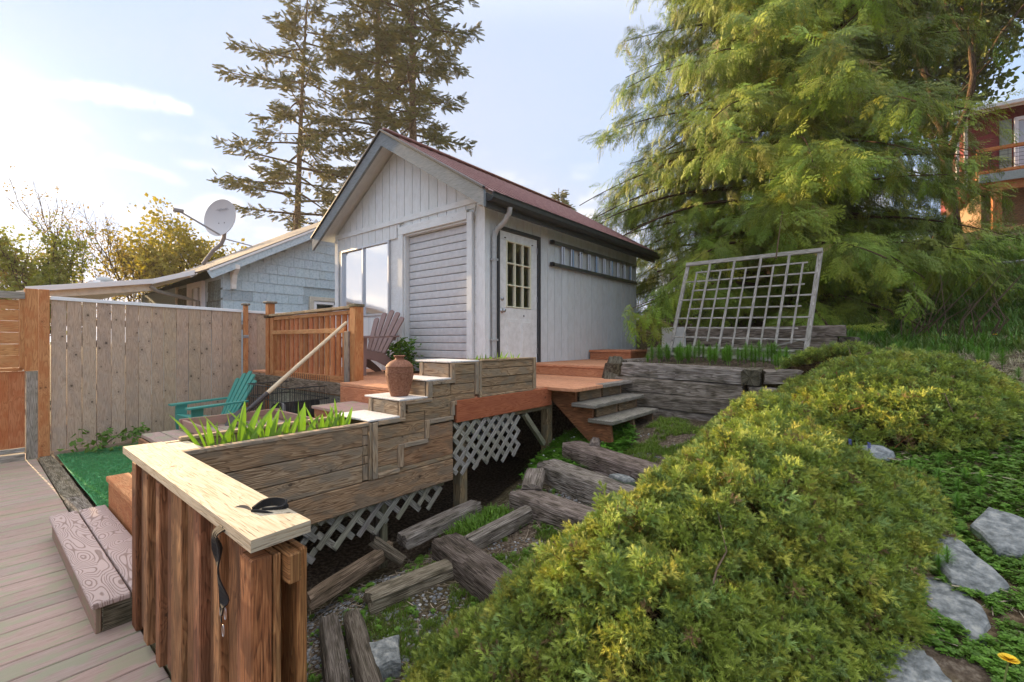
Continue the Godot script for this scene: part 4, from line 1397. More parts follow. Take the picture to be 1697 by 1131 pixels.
func make_leash() -> void:
	var o := Vector3(-1.6, 0.905, -0.6)
	var t := thing("dog_collar", "black dog collar with a hanging strap draped over the railing cap", "dog collar", o)
	var sew := func(called: String, mat: String, world: Array, across: Array, w: float, th: float, n: int) -> void:
		var rel := []
		for p in world:
			rel.append(p - o)
		var q := curve(rel, n)
		var ac := []
		for i in q.size():
			var f := float(i) / (q.size() - 1) * (across.size() - 1)
			var k := mini(int(f), across.size() - 2)
			ac.append(across[k].lerp(across[k + 1], f - k))
		var mb := MB.new()
		ribbon(mb, q, ac, w, th)
		put(t, called, mb.mesh(), M[mat])
	var up := Vector3(0.1, 1, 0.05)
	# padded band: a flap resting on the cap and a fold standing up behind it
	sew.call("flap", "black_cloth", [Vector3(-1.61, 0.927, -0.601), Vector3(-1.56, 0.93, -0.63), Vector3(-1.5, 0.915, -0.682)], [up, Vector3(-0.25, 1, 0.45), Vector3(-0.5, 0.7, 0.9)], 0.043, 0.005, 12)
	sew.call("band", "black_cloth", [Vector3(-1.605, 0.934, -0.603), Vector3(-1.622, 0.944, -0.64), Vector3(-1.612, 0.948, -0.67), Vector3(-1.578, 0.944, -0.689), Vector3(-1.555, 0.935, -0.68), Vector3(-1.57, 0.928, -0.655), Vector3(-1.6, 0.925, -0.63)], [up, up, Vector3(0.2, 1, -0.2), Vector3(0.3, 1, -0.3), Vector3(0.4, 1, 0.1), up, up], 0.045, 0.006, 30)
	bl(t, "buckle", Vector3(0.042, 0.036, -0.085), Vector3(0.02, 0.03, 0.024), "black_cloth", Color(2.6, 2.8, 3.8), Basis(Vector3.UP, 0.5), 0.008)
	# thin leather loop towards the cap's edge
	var flat := Vector3(-0.15, 0.75, -0.4)
	sew.call("loop", "leather", [Vector3(-1.607, 0.928, -0.6), Vector3(-1.65, 0.94, -0.6), Vector3(-1.69, 0.935, -0.585), Vector3(-1.685, 0.925, -0.55), Vector3(-1.63, 0.918, -0.521), Vector3(-1.607, 0.91, -0.511)], [flat, flat, flat, flat, flat, Vector3(1, 0.3, 0)], 0.02, 0.004, 22)
	sew.call("loop", "leather", [Vector3(-1.607, 0.91, -0.511), Vector3(-1.63, 0.914, -0.54), Vector3(-1.625, 0.914, -0.57), Vector3(-1.605, 0.918, -0.6)], [Vector3(1, 0.3, 0), flat, flat, flat], 0.02, 0.004, 14)
	# webbing hanging down in front of the boards
	for k in 3:
		var dx := k * 0.011 - 0.011
		sew.call("strap", "black_cloth", [Vector3(-1.61 + dx, 0.916, -0.53), Vector3(-1.607 + dx, 0.914, -0.508), Vector3(-1.607 + dx, 0.9, -0.494), Vector3(-1.61 + dx, 0.85, -0.5 - k * 0.004), Vector3(-1.618 + dx * 1.4, 0.78, -0.512 + k * 0.005), Vector3(-1.606 + dx * 1.8, 0.7, -0.515), Vector3(-1.602 + dx * 1.2, 0.62 + k * 0.03, -0.515 + k * 0.004)], [Vector3(1, 0, 0.1), Vector3(1, 0, 0.1), Vector3(1, 0, 0.2), Vector3(1, 0, 0.6 * (k - 1)), Vector3(1, 0, 0.3), Vector3(1, 0.1, -0.5 * (k - 1)), Vector3(1, 0, 0.2)], 0.022 + 0.006 * k, 0.004, 26)
	for e in [[-0.022, -0.255], [0.016, -0.25], [-0.002, -0.31]]:
		var mb := MB.new()
		var ring := []
		var rad := []
		for i in 15:
			var a := TAU * i / 14.0
			ring.append(Vector3(cos(a) * 0.008, sin(a) * 0.018, 0))
			rad.append(0.0018)
		mb.tube(ring, rad, 6, false)
		put(t, "clip", mb.mesh(), M["steel"], Vector3(e[0], e[1], 0.084))


# ------------------------------------------------------------------ fence and gate
func make_fence() -> void:
	var f := thing("board_fence", "tall grey-brown board fence with a white top strip", "fence", Vector3(-8.42, 0.0, -2.2))
	var z := -0.72
	var i := 0
	while z > -5.6:
		var w := r(0.138, 0.152)
		if z - w < -3.0 and z > -3.07:
			z = -3.075
			continue
		var top := 2.055 - (-z - 0.7) * 0.024
		var k := r(0.88, 1.08)
		bd(f, "board", Vector3(-8.43, 0.05 + r(-0.01, 0.012), z - w), Vector3(-8.41 + r(-0.004, 0.004), top, z), "fence_wood", Color(k, k * r(0.96, 1.0), k * r(0.92, 1.0)), 0.003, 1)
		z -= w + (r(0.003, 0.011) if i < 13 else 0.003)
		i += 1
	bar(f, "top_strip", Vector3(-8.42, 2.06, -0.71), Vector3(-8.42, 2.005, -3.02), 0.06, 0.045, "vinyl_white")
	bar(f, "top_strip", Vector3(-8.42, 2.0, -3.08), Vector3(-8.42, 1.97, -5.6), 0.06, 0.045, "vinyl_white")
	for y in [0.35, 1.75]:
		bar(f, "rail", Vector3(-8.46, y, -0.72), Vector3(-8.46, y - 0.03, -5.6), 0.04, 0.09, "fence_wood", Color(0.8, 0.8, 0.8))
	bd(f, "base_board", Vector3(-8.405, -0.1, -5.6), Vector3(-8.38, 0.06, -0.74), "fence_wood", Color(0.75, 0.74, 0.7))
	bd(f, "fence_post", Vector3(-8.40, 0.0, -3.06), Vector3(-8.33, 2.1, -3.0), "orange_wood", Color(0.95, 0.86, 0.8))
	bd(f, "post_cap", Vector3(-8.425, 2.101, -3.085), Vector3(-8.305, 2.135, -2.975), "grey_wood", Color(0.75, 0.7, 0.62), 0.012)
	bd(f, "bracket", Vector3(-8.402, 1.55, -3.065), Vector3(-8.325, 1.6, -2.995), "alu", Color(0.7, 0.7, 0.7))
	bd(f, "fence_post", Vector3(-8.47, 0.0, -0.705), Vector3(-8.38, 2.165, -0.605), "orange_wood", Color(0.98, 0.9, 0.84))
	bd(f, "fence_post", Vector3(-8.46, 1.12, -0.60), Vector3(-8.385, 2.165, -0.48), "orange_wood", Color(1.02, 0.94, 0.86))
	bd(f, "fence_post", Vector3(-8.46, 0.0, -0.60), Vector3(-8.39, 1.115, -0.495), "grey_wood", Color(1.0, 0.94, 0.88))
	var g := thing("garden_gate", "orange cedar gate with horizontal boards above upright ones", "gate", Vector3(-8.42, 0.1, 0.1))
	var zz := [-0.465, 0.7]
	bd(g, "cap_rail", Vector3(-8.45, 2.03, zz[0] - 0.02), Vector3(-8.36, 2.115, zz[1]), "grey_wood", Color(1.05, 1.05, 1.0))
	var y := 1.17
	for k in 6:
		var h: float = [0.15, 0.14, 0.145, 0.14, 0.14, 0.12][k]
		bd(g, "slat", Vector3(-8.425, y, zz[0] + 0.03), Vector3(-8.40, y + h - (r(0.002, 0.005) if k > 3 else 0.0), zz[1]), "orange_wood", Color(1.08, r(1.0, 1.06), r(0.88, 0.95)), 0.003)
		y += h + 0.002
	bd(g, "stile", Vector3(-8.43, 1.14, zz[0] - 0.018), Vector3(-8.385, 2.03, zz[0] + 0.028), "orange_wood", Color(0.9, 0.85, 0.75))
	bd(g, "mid_rail", Vector3(-8.43, 1.125, zz[0]), Vector3(-8.385, 1.165, zz[1]), "orange_wood", Color(0.92, 0.82, 0.7))
	var a: float = zz[0] - 0.02
	while a < zz[1] - 0.05:
		bd(g, "board", Vector3(-8.425, 0.16, a), Vector3(-8.405, 1.12, a + 0.1395), "orange_wood", Color(0.9, r(0.66, 0.74), r(0.6, 0.7)), 0.003, 1)
		a += 0.14
	bd(g, "bottom_rail", Vector3(-8.43, 0.10, zz[0] - 0.02), Vector3(-8.385, 0.155, zz[1]), "grey_wood", Color(1.1, 1.05, 1.0))
	bd(g, "sill", Vector3(-8.46, -0.02, zz[0] - 0.02), Vector3(-8.36, 0.085, zz[1]), "grey_wood", Color(1.0, 0.95, 0.9))


# ------------------------------------------------------------------ picket railing on the upper deck
func make_picket_rail() -> void:
	var t := thing("picket_railing", "small cedar picket railing at the front of the upper deck", "railing", Vector3(-6.2, 0.9, -3.08))
	var zc := -3.09
	bd(t, "post", Vector3(-7.6, 0.3, zc - 0.05), Vector3(-7.49, 2.09, zc + 0.05), "orange_wood", Color(0.85, 0.72, 0.62))
	bd(t, "post_cap", Vector3(-7.63, 2.091, zc - 0.08), Vector3(-7.46, 2.125, zc + 0.08), "grey_wood", Color(0.7, 0.64, 0.58), 0.014)
	bd(t, "post_cap", Vector3(-7.62, 1.86, zc - 0.06), Vector3(-7.47, 1.91, zc + 0.07), "bark", Color(0.5, 0.45, 0.4), 0.01)
	bd(t, "post", Vector3(-7.44, 0.98, zc - 0.045), Vector3(-7.33, 1.86, zc + 0.045), "orange_wood", Color(0.8, 0.74, 0.66))
	bd(t, "post", Vector3(-5.12, 0.98, zc - 0.06), Vector3(-5.0, 1.92, zc + 0.06), "orange_wood", Color(0.85, 0.8, 0.7))
	bd(t, "post_cap", Vector3(-5.13, 1.92, zc - 0.07), Vector3(-4.99, 1.955, zc + 0.07), "grey_wood", Color(0.5, 0.48, 0.35))
	bd(t, "stake", Vector3(-5.2, 0.55, zc + 0.065), Vector3(-5.1, 1.62, zc + 0.09), "grey_wood", Color(0.75, 0.66, 0.62))
	bar(t, "top_rail", Vector3(-7.47, 1.9, zc), Vector3(-5.13, 1.92, zc), 0.11, 0.035, "planter_wood", Color(1.2, 1.1, 0.92))
	bar(t, "rail", Vector3(-7.33, 1.845, zc + 0.02), Vector3(-5.13, 1.86, zc + 0.02), 0.03, 0.05, "orange_wood", Color(0.85, 0.82, 0.74))
	bar(t, "rail", Vector3(-7.36, 1.63, zc + 0.055), Vector3(-5.24, 1.63, zc + 0.055), 0.025, 0.06, "orange_wood", Color(0.85, 0.83, 0.76))
	bar(t, "bottom_rail", Vector3(-7.33, 1.02, zc), Vector3(-5.13, 1.02, zc), 0.05, 0.06, "orange_wood", Color(0.82, 0.76, 0.68))
	for i in 15:
		var x := -7.26 + i * 0.145
		var k := r(0.62, 0.95)
		bd(t, "picket", Vector3(x, 1.05, zc - 0.012), Vector3(x + 0.085, 1.85, zc + 0.014), "orange_wood", Color(k, k * r(0.72, 0.85), k * r(0.6, 0.75)), 0.003, 1)


# ------------------------------------------------------------------ chairs, tools, vase
func make_chair(called: String, label: String, mat: String, where: Vector3, turn: float, k: float) -> void:
	var t := thing(called, label, "chair", where, turn, "reclining garden chairs")
	var up := Vector3.UP
	# rear legs carry the seat: one sloping board each side
	for s in [-1.0, 1.0]:
		var mb := MB.new()
		mb.slab(Transform3D(Basis(Vector3(0, 0, 1), Vector3(0, 1, 0), Vector3(-1, 0, 0)), Vector3.ZERO), PackedVector2Array([Vector2(0.36, 0.26), Vector2(0.37, 0.38), Vector2(-0.1, 0.29), Vector2(-0.42, 0.06), Vector2(-0.47, 0.0), Vector2(-0.36, 0.0), Vector2(0.05, 0.19)]), -0.014, 0.014)
		put(t, "rear_leg", mb.mesh(), M[mat], Vector3(s * 0.25 * k, 0, 0))
		# front leg, tapering
		var fl := MB.new()
		fl.slab(Transform3D(Basis(Vector3(0, 0, 1), Vector3(0, 1, 0), Vector3(-1, 0, 0)), Vector3.ZERO), PackedVector2Array([Vector2(0.28, 0.0), Vector2(0.37, 0.0), Vector2(0.40, 0.3), Vector2(0.40, 0.53), Vector2(0.26, 0.53), Vector2(0.27, 0.3)]), -0.016, 0.016)
		put(t, "front_leg", fl.mesh(), M[mat], Vector3(s * 0.285 * k, 0, 0))
		var arm := MB.new()
		arm.slab(Transform3D(Basis(Vector3(1, 0, 0), Vector3(0, 0, -1), Vector3(0, 1, 0)), Vector3.ZERO), PackedVector2Array([Vector2(-0.07, -0.46), Vector2(0.06, -0.46), Vector2(0.07, -0.40), Vector2(0.065, -0.2), Vector2(0.045, 0.05), Vector2(0.04, 0.3), Vector2(-0.035, 0.3), Vector2(-0.04, 0.05), Vector2(-0.065, -0.2)]), -0.012, 0.012)
		var an := put(t, "arm", arm.mesh(), M[mat], Vector3(s * 0.305 * k, 0.545, 0))
		an.rotation.x = 0.04
	for i in 6:
		var f := i / 5.0
		var z := lerpf(0.36, -0.12, f)
		bl(t, "seat_slat", Vector3(0, lerpf(0.385, 0.30, f), z), Vector3(0.49 * k, 0.018, 0.085), mat, Color(0.96, 0.96, 0.96), Basis(Vector3.RIGHT, -0.18), 0.005)
	bl(t, "front_apron", Vector3(0, 0.34, 0.385), Vector3(0.54 * k, 0.09, 0.02), mat, Color.WHITE, Basis(), 0.005)
	bl(t, "back_rail", Vector3(0, 0.52, -0.27), Vector3(0.6 * k, 0.06, 0.02), mat, Color(0.9, 0.9, 0.9), Basis(Vector3.RIGHT, -0.45), 0.004)
	# five fanned back slats
	for i in 5:
		var f := i - 2.0
		var an := f * 0.095
		var ln: float = [0.66, 0.74, 0.78, 0.74, 0.66][i]
		var mb := MB.new()
		mb.col = grey(1.0, 0.04)
		var top := PackedVector2Array([Vector2(-0.034, 0), Vector2(0.034, 0), Vector2(0.052, ln - 0.05), Vector2(0.046, ln - 0.015), Vector2(0.022, ln), Vector2(-0.022, ln), Vector2(-0.046, ln - 0.015), Vector2(-0.052, ln - 0.05)])
		mb.slab(Transform3D(), top, -0.011, 0.011)
		var o := put(t, "back_slat", mb.mesh(), M[mat], Vector3(f * 0.082 * k, 0.27, -0.13))
		o.basis = Basis(Vector3.RIGHT, -0.46) * Basis(Vector3.BACK, -an)


func make_objects() -> void:
	make_chair("garden_chair", "teal green slatted garden chair on the turf by the fence", "green_plastic", Vector3(-7.5, 0.07, -2.32), 0.05, 1.05)
	make_chair("garden_chair", "mauve brown slatted garden chair on the upper deck", "brown_plastic", Vector3(-5.98, FLOOR, -3.84), 0.12, 1.0)
	# shovel leaning on the picket railing
	var a := Vector3(-5.205, 0.87, -2.03)
	var b := Vector3(-5.13, 1.73, -3.0)
	var s := thing("shovel", "long-handled shovel leaning on the picket railing", "shovel", Vector3(-5.2, 0.64, -1.7))
	var mb := MB.new()
	mb.col = Color(1.0, 0.96, 0.9)
	mb.tube([Vector3.ZERO, (b - a) * 0.5 + Vector3(0, 0.004, 0), b - a], [0.024, 0.021, 0.019], 10)
	put(s, "handle", mb.mesh(), M["pale_wood"], local(s, a))
	var dir := (b - a).normalized()
	mb = MB.new()
	mb.tube([dir * 0.1, dir * -0.1, dir * -0.16], [0.026, 0.026, 0.02], 10)
	put(s, "socket", mb.mesh(), M["shovel_iron"], local(s, a))
	mb = MB.new()
	var side := dir.cross(Vector3.UP).normalized()
	var nrm := side.cross(dir).normalized()
	var prof := [[0.0, 0.03], [0.03, 0.1], [0.1, 0.12], [0.2, 0.115], [0.27, 0.085], [0.32, 0.0]]
	for i in prof.size() - 1:
		for k in 6:
			var q := []
			for e in [[i, k], [i + 1, k], [i + 1, k + 1], [i, k + 1]]:
				var w: float = prof[e[0]][1]
				var u: float = e[1] / 3.0 - 1.0
				q.append(-dir * prof[e[0]][0] + side * w * u + nrm * (u * u * w * 0.35))
			mb.quad(q[0], q[1], q[2], q[3])
			mb.quad(q[0] - nrm * 0.003, q[1] - nrm * 0.003, q[2] - nrm * 0.003, q[3] - nrm * 0.003)
	put(s, "blade", mb.mesh(), M["shovel_iron"], local(s, a - dir * 0.12))
	# clay vase
	var v := thing("clay_vase", "brown terracotta vase with a narrow neck on the planter", "vase", Vector3(-2.985, 1.066, -2.2))
	mb = MB.new()
	var pr := [Vector2(0.0, 0.0), Vector2(0.066, 0.0), Vector2(0.072, 0.012), Vector2(0.083, 0.05), Vector2(0.098, 0.11), Vector2(0.106, 0.16), Vector2(0.108, 0.2), Vector2(0.104, 0.228), Vector2(0.107, 0.232), Vector2(0.1, 0.246), Vector2(0.08, 0.268), Vector2(0.055, 0.281), Vector2(0.036, 0.289), Vector2(0.033, 0.3), Vector2(0.04, 0.31), Vector2(0.046, 0.314), Vector2(0.046, 0.319), Vector2(0.038, 0.32), Vector2(0.026, 0.312), Vector2(0.024, 0.29), Vector2(0.05, 0.26)]
	mb.lathe(pr, 40)
	put(v, "body", mb.mesh(), M["clay"])
	for y in [[0.05, 0.085], [0.19, 0.1095], [0.232, 0.108]]:
		mb = MB.new()
		mb.lathe([Vector2(y[1] - 0.002, y[0] - 0.004), Vector2(y[1] + 0.002, y[0]), Vector2(y[1] - 0.002, y[0] + 0.004)], 40)
		mb.col = Color(0.8, 0.8, 0.8)
		put(v, "band", mb.mesh(), M["clay"])
	# carved scrolls in relief
	for i in 9:
		mb = MB.new()
		var pts := []
		var rd := []
		for j in 22:
			var tt := j / 21.0
			var an := i * TAU / 9.0 + 0.28 * sin(tt * 7.0) * (1.0 - tt * 0.4)
			var y := 0.065 + 0.115 * tt + 0.012 * cos(tt * 9.0)
			var rr := 0.083 + (y - 0.05) * 0.2 + 0.0008
			pts.append(Vector3(cos(an) * rr, y, sin(an) * rr))
			rd.append(0.0022)
		mb.col = Color(0.85, 0.82, 0.8)
		mb.tube(pts, rd, 5, false)
		put(v, "scroll", mb.mesh(), M["clay"])
	# wire crate with a dark bundle inside
	var c := thing("wire_crate", "black wire dog crate below the picket railing", "crate", Vector3(-6.05, 0.1, -2.72))
	var x0 := -6.6
	var x1 := -5.52
	var z0 := -2.42
	var z1 := -2.98
	var y0 := 0.1
	var y1 := 0.93
	for z in [z0, z1]:
		for i in 19:
			var x := lerpf(x0, x1, i / 18.0)
			pipe(c, "bar", [Vector3(x, y0, z), Vector3(x, y1 + (0.12 if z == z1 else 0.0), z)], 0.0035, "wire", Color.WHITE, 4)
		for y in [y0, y0 + 0.3, y1 - 0.16, y1]:
			pipe(c, "rail", [Vector3(x0, y, z), Vector3(x1, y, z)], 0.007, "wire", Color.WHITE, 5)
	for x in [x0, x1]:
		for i in 10:
			var z := lerpf(z0, z1, i / 9.0)
			pipe(c, "bar", [Vector3(x, y0, z), Vector3(x, y1, z)], 0.0035, "wire", Color.WHITE, 4)
		for y in [y0, y0 + 0.3, y1 - 0.16, y1]:
			pipe(c, "rail", [Vector3(x, y, z0), Vector3(x, y, z1)], 0.007, "wire", Color.WHITE, 5)
	var bag := thing("black_bundle", "black and grey folded tarpaulin bundle inside the wire crate", "tarpaulin", Vector3(-5.9, 0.1, -2.7))
	mb = MB.new()
	var folds := PackedVector2Array([Vector2(-0.42, 0.0), Vector2(0.32, 0.0), Vector2(0.33, 0.5), Vector2(0.27, 0.66), Vector2(0.05, 0.3), Vector2(-0.08, 0.55), Vector2(-0.16, 0.34), Vector2(-0.3, 0.58), Vector2(-0.4, 0.5)])
	mb.slab(Transform3D(), folds, -0.2, 0.12)
	put(bag, "cloth", mb.mesh(), M["black_cloth"])
	mb = MB.new()
	mb.slab(Transform3D(), PackedVector2Array([Vector2(-0.02, 0.62), Vector2(0.03, 0.2), Vector2(0.1, 0.3), Vector2(0.05, 0.6)]), 0.125, 0.14)
	put(bag, "flap", mb.mesh(), M["grey_poly"])
	# mauve plank frame on the landing
	var tr := thing("plank_tray", "low mauve plank tray behind the irises", "tray", Vector3(-4.9, 0.62, -1.9))
	bd(tr, "plank", Vector3(-5.4, 0.63, -2.3), Vector3(-5.37, 0.73, -1.35), "composite", Color(0.85, 0.7, 0.66))
	bd(tr, "plank", Vector3(-4.52, 0.63, -2.28), Vector3(-4.49, 0.71, -1.35), "composite", Color(0.85, 0.7, 0.66))
	bd(tr, "plank", Vector3(-5.369, 0.63, -1.4), Vector3(-4.521, 0.72, -1.37), "composite", Color(0.9, 0.74, 0.7))
	bd(tr, "plank", Vector3(-5.369, 0.63, -2.28), Vector3(-4.521, 0.72, -2.25), "composite", Color(0.9, 0.74, 0.7))
	make_trellis()
	make_walls()
	make_flagstones()


func make_trellis() -> void:
	var t := thing("trellis", "weathered pale wooden grid trellis leaning against the timber wall", "trellis", Vector3(-1.6, 1.25, -6.42))
	# own axes: x to the right, y up the slope; tilted back
	var bl0 := Vector3(-2.42, 1.29, -6.42)
	var br := Vector3(-0.78, 1.235, -6.38)
	var tl := Vector3(-2.29, 2.62, -6.83)
	var tr := Vector3(-0.655, 2.61, -6.74)
	var p := func(u: float, v: float, out := 0.0) -> Vector3:
		var q: Vector3 = bl0.lerp(br, u).lerp(tl.lerp(tr, u), v)
		return q + Vector3(0, 0.28, 0.96) * out
	var n := Vector3(0, 0.28, 0.96)
	var w := func() -> Color:
		return grey(1.22, 0.08)
	bar(t, "stile", p.call(0, -0.01), p.call(0, 1.0), 0.05, 0.03, "grey_wood", w.call(), n)
	bar(t, "stile", p.call(1, -0.03), p.call(1, 1.0), 0.055, 0.03, "grey_wood", w.call(), n)
	bar(t, "rail", p.call(-0.015, 1.0, 0.02), p.call(1.015, 1.0, 0.02), 0.055, 0.028, "grey_wood", w.call(), n)
	bar(t, "rail", p.call(0.0, 0.015, 0.02), p.call(0.97, 0.015, 0.02), 0.045, 0.024, "grey_wood", w.call(), n)
	for i in 9:
		var v := 0.1 + i * 0.1
		var full := i % 2 == 1
		bar(t, "cross_bar", p.call(0.0 if full else 0.085, v, 0.012), p.call(1.0 if full else 0.93, v, 0.012), 0.022, 0.014, "grey_wood", w.call(), n, 0.002)
	for i in 9:
		var u := 0.1 + i * 0.1
		var long := i % 2 == 1
		bar(t, "upright_bar", p.call(u, 0.0 if long else 0.06 + 0.05 * (i % 3), 0.028), p.call(u, 0.985 if long else 0.9, 0.028), 0.022 if not long else 0.03, 0.014, "grey_wood", w.call(), n, 0.002)
	bar(t, "brace", p.call(0.52, 0.03, -0.02), p.call(0.98, 0.22, -0.03), 0.022, 0.014, "grey_wood", w.call(), n, 0.002)


func make_walls() -> void:
	# lower retaining wall of old railway timbers, right of the stairs
	var lt := [[1.235, -2.60, -1.19, 0.17, Color(1.35, 1.33, 1.3)], [1.06, -2.68, -1.2, 0.17, Color(0.95, 0.92, 0.86)], [0.885, -2.72, -1.3, 0.17, Color(0.72, 0.7, 0.65)], [0.71, -2.5, -1.25, 0.17, Color(0.95, 0.93, 0.9)], [0.54, -2.4, -1.1, 0.15, Color(0.75, 0.72, 0.68)]]
	var names := ["bleached top timber of the lower retaining wall", "second timber from the top in the lower retaining wall", "dark middle timber of the lower retaining wall", "grey timber low in the wall beside the stairs", "bottom timber of the lower retaining wall at the path"]
	for i in lt.size():
		var e: Array = lt[i]
		var t := timber(self, "railway_timber", Vector3(e[1], e[0], -5.38 + r(-0.02, 0.03)), Vector3(e[2], e[0] - 0.03, -5.40 + r(-0.01, 0.03)), 0.19, e[3], "tie_wood", e[4], 0.014)
		tag(t, names[i], "timber", "retaining wall timbers")
	var more := [[Vector3(-2.79, 1.3, -5.5), Vector3(-2.72, 0.95, -5.18), 0.2, 0.17, Color(0.5, 0.5, 0.42), "black mossy upright timber where platform and retaining wall meet"], [Vector3(-1.17, 1.2, -5.9), Vector3(-1.13, 1.2, -5.28), 0.18, 0.17, Color(0.6, 0.62, 0.52), "mossy timber end pointing out right of the bleached timber"], [Vector3(-1.03, 1.2, -5.42), Vector3(-0.3, 1.24, -5.62), 0.2, 0.15, Color(1.0, 0.98, 0.94), "grey timber running into the juniper, right of the mossy end"], [Vector3(-1.15, 1.02, -5.35), Vector3(-0.55, 1.0, -5.5), 0.19, 0.16, Color(1.15, 1.15, 1.15), "short pale timber half under the juniper"], [Vector3(-2.75, 1.25, -5.6), Vector3(-2.75, 1.25, -6.9), 0.2, 0.16, Color(0.85, 0.83, 0.8), "timber edging between the platform and the trellis bed"]]
	for e in more:
		tag(timber(self, "railway_timber", e[0], e[1], e[2], e[3], "tie_wood", e[4], 0.015), e[5], "timber", "retaining wall timbers")
	# upper wall behind the trellis
	var ut := [[1.69, -2.35, -0.42, Color(0.8, 0.76, 0.72), "top timber of the upper wall behind the trellis"], [1.545, -2.72, -0.5, Color(0.86, 0.82, 0.76), "middle timber of the upper wall behind the trellis"], [1.40, -2.95, -0.2, Color(1.05, 1.03, 1.0), "bottom timber of the upper wall behind the trellis"]]
	for e in ut:
		tag(timber(self, "railway_timber", Vector3(e[1], e[0], -7.0), Vector3(e[2], e[0] + 0.01, -7.0), 0.2, 0.145, "tie_wood", e[3], 0.012), e[4], "timber", "upper wall timbers")
	tag(timber(self, "railway_timber", Vector3(-0.4, 1.55, -6.88), Vector3(-0.36, 1.55, -7.5), 0.18, 0.15, "tie_wood", Color(0.5, 0.52, 0.45), 0.015), "dark mossy timber end at the right of the upper wall", "timber", "upper wall timbers")
	tag(timber(self, "railway_timber", Vector3(-0.75, 1.37, -6.6), Vector3(0.1, 1.38, -6.75), 0.18, 0.12, "tie_wood", Color(1.1, 1.08, 1.05), 0.012), "low grey timber right of the trellis foot", "timber", "upper wall timbers")
	tag(timber(self, "railway_timber", Vector3(-3.35, 1.36, -8.2), Vector3(-2.9, 1.38, -7.1), 0.2, 0.2, "tie_wood", Color(0.55, 0.6, 0.42), 0.02), "mossy dark timber beyond the small cedar box step", "timber", "upper wall timbers")
	var wb := bd(self, "white_board", Vector3(-2.70, 1.40, -6.88), Vector3(-2.34, 1.71, -6.855), "paint_white", Color(0.72, 0.72, 0.72), 0.004)
	tag(wb, "weathered white board leaning on the upper wall by the trellis", "board")
	# sticks stacked under the cedar
	var ends := [[Vector3(-3.55, 1.95, -7.75), Vector3(-2.55, 1.72, -7.15), 0.03], [Vector3(-3.6, 1.72, -7.7), Vector3(-2.75, 1.6, -7.2), 0.025], [Vector3(-3.2, 1.88, -8.1), Vector3(-2.5, 1.82, -7.1), 0.02], [Vector3(-3.5, 1.6, -8.0), Vector3(-2.45, 1.62, -7.2), 0.035], [Vector3(-3.1, 1.7, -8.2), Vector3(-2.35, 1.75, -7.15), 0.028]]
	var st := thing("stick_pile", "pile of bare sticks and poles under the cedar beside the shed", "stick pile", Vector3(-3.0, 1.5, -7.5))
	for e in ends:
		var mb := MB.new()
		mb.col = grey(1.2, 0.2)
		var mid: Vector3 = (e[0] + e[1]) * 0.5 + Vector3(r(-0.04, 0.04), r(-0.03, 0.05), r(-0.04, 0.04))
		mb.tube([Vector3.ZERO, mid - e[0], e[1] - e[0]], [e[2], e[2] * 0.9, e[2] * 0.7], 7)
		put(st, "stick", mb.mesh(), M["bark"], local(st, e[0]))
	# timber steps of the path
	var ts := [[Vector3(-2.46, 0.50, -3.87), Vector3(-1.3, 0.47, -3.54), 0.23, 0.24, Color(0.86, 0.78, 0.76), "uppermost timber step of the path below the stairs"], [Vector3(-2.5, 0.375, -3.52), Vector3(-1.25, 0.36, -3.16), 0.24, 0.24, Color(1.05, 1.02, 0.98), "checked grey timber step, second from the stairs"], [Vector3(-2.41, 0.255, -3.0), Vector3(-1.2, 0.25, -2.85), 0.23, 0.24, Color(0.92, 0.86, 0.84), "long timber step beside the juniper, third from the stairs"], [Vector3(-2.45, 0.115, -2.2), Vector3(-1.5, 0.1, -1.97), 0.22, 0.22, Color(0.52, 0.48, 0.46), "dark squared timber lying across the lower path"], [Vector3(-2.36, 0.01, -1.27), Vector3(-1.62, -0.01, -0.95), 0.1, 0.16, Color(0.62, 0.60, 0.58), "split dark timber nearest the railing, left half"], [Vector3(-2.3, 0.012, -1.38), Vector3(-1.58, 0.0, -1.07), 0.1, 0.16, Color(0.6, 0.58, 0.52), "split dark timber nearest the railing, right half"], [Vector3(-2.34, 0.035, -1.5), Vector3(-2.22, 0.06, -2.06), 0.12, 0.12, Color(0.9, 0.88, 0.74), "mossy narrow timber edging along the lower path"], [Vector3(-2.28, 0.13, -2.25), Vector3(-2.2, 0.2, -2.9), 0.09, 0.12, Color(1.1, 1.08, 0.98), "half buried grey edging log between two timber steps"], [Vector3(-2.72, 0.1, -2.02), Vector3(-2.68, 0.16, -2.75), 0.13, 0.1, Color(1.2, 1.15, 1.05), "split grey log lying below the lattice"], [Vector3(-2.66, 0.0, -1.3), Vector3(-2.76, 0.06, -1.95), 0.08, 0.09, Color(0.9, 0.75, 0.6), "rotten brown log below the torn lattice"], [Vector3(-2.42, 0.375, -3.24), Vector3(-2.3, 0.30, -3.02), 0.17, 0.08, Color(1.0, 0.98, 0.95), "short grey block wedged behind the third timber step"], [Vector3(-2.3, 0.525, -4.1), Vector3(-2.18, 0.53, -3.86), 0.1, 0.06, Color(0.95, 0.9, 0.88), "small board stub behind the uppermost timber step"], [Vector3(-2.78, 0.12, -1.85), Vector3(-2.62, -0.02, -1.98), 0.07, 0.06, Color(0.6, 0.58, 0.5), "short rotten stump in the dark below the lattice"]]
	for e in ts:
		tag(timber(self, "path_timber", e[0], e[1], e[2], e[3], "tie_wood", e[4], 0.014), e[5], "timber", "timbers of the garden path")


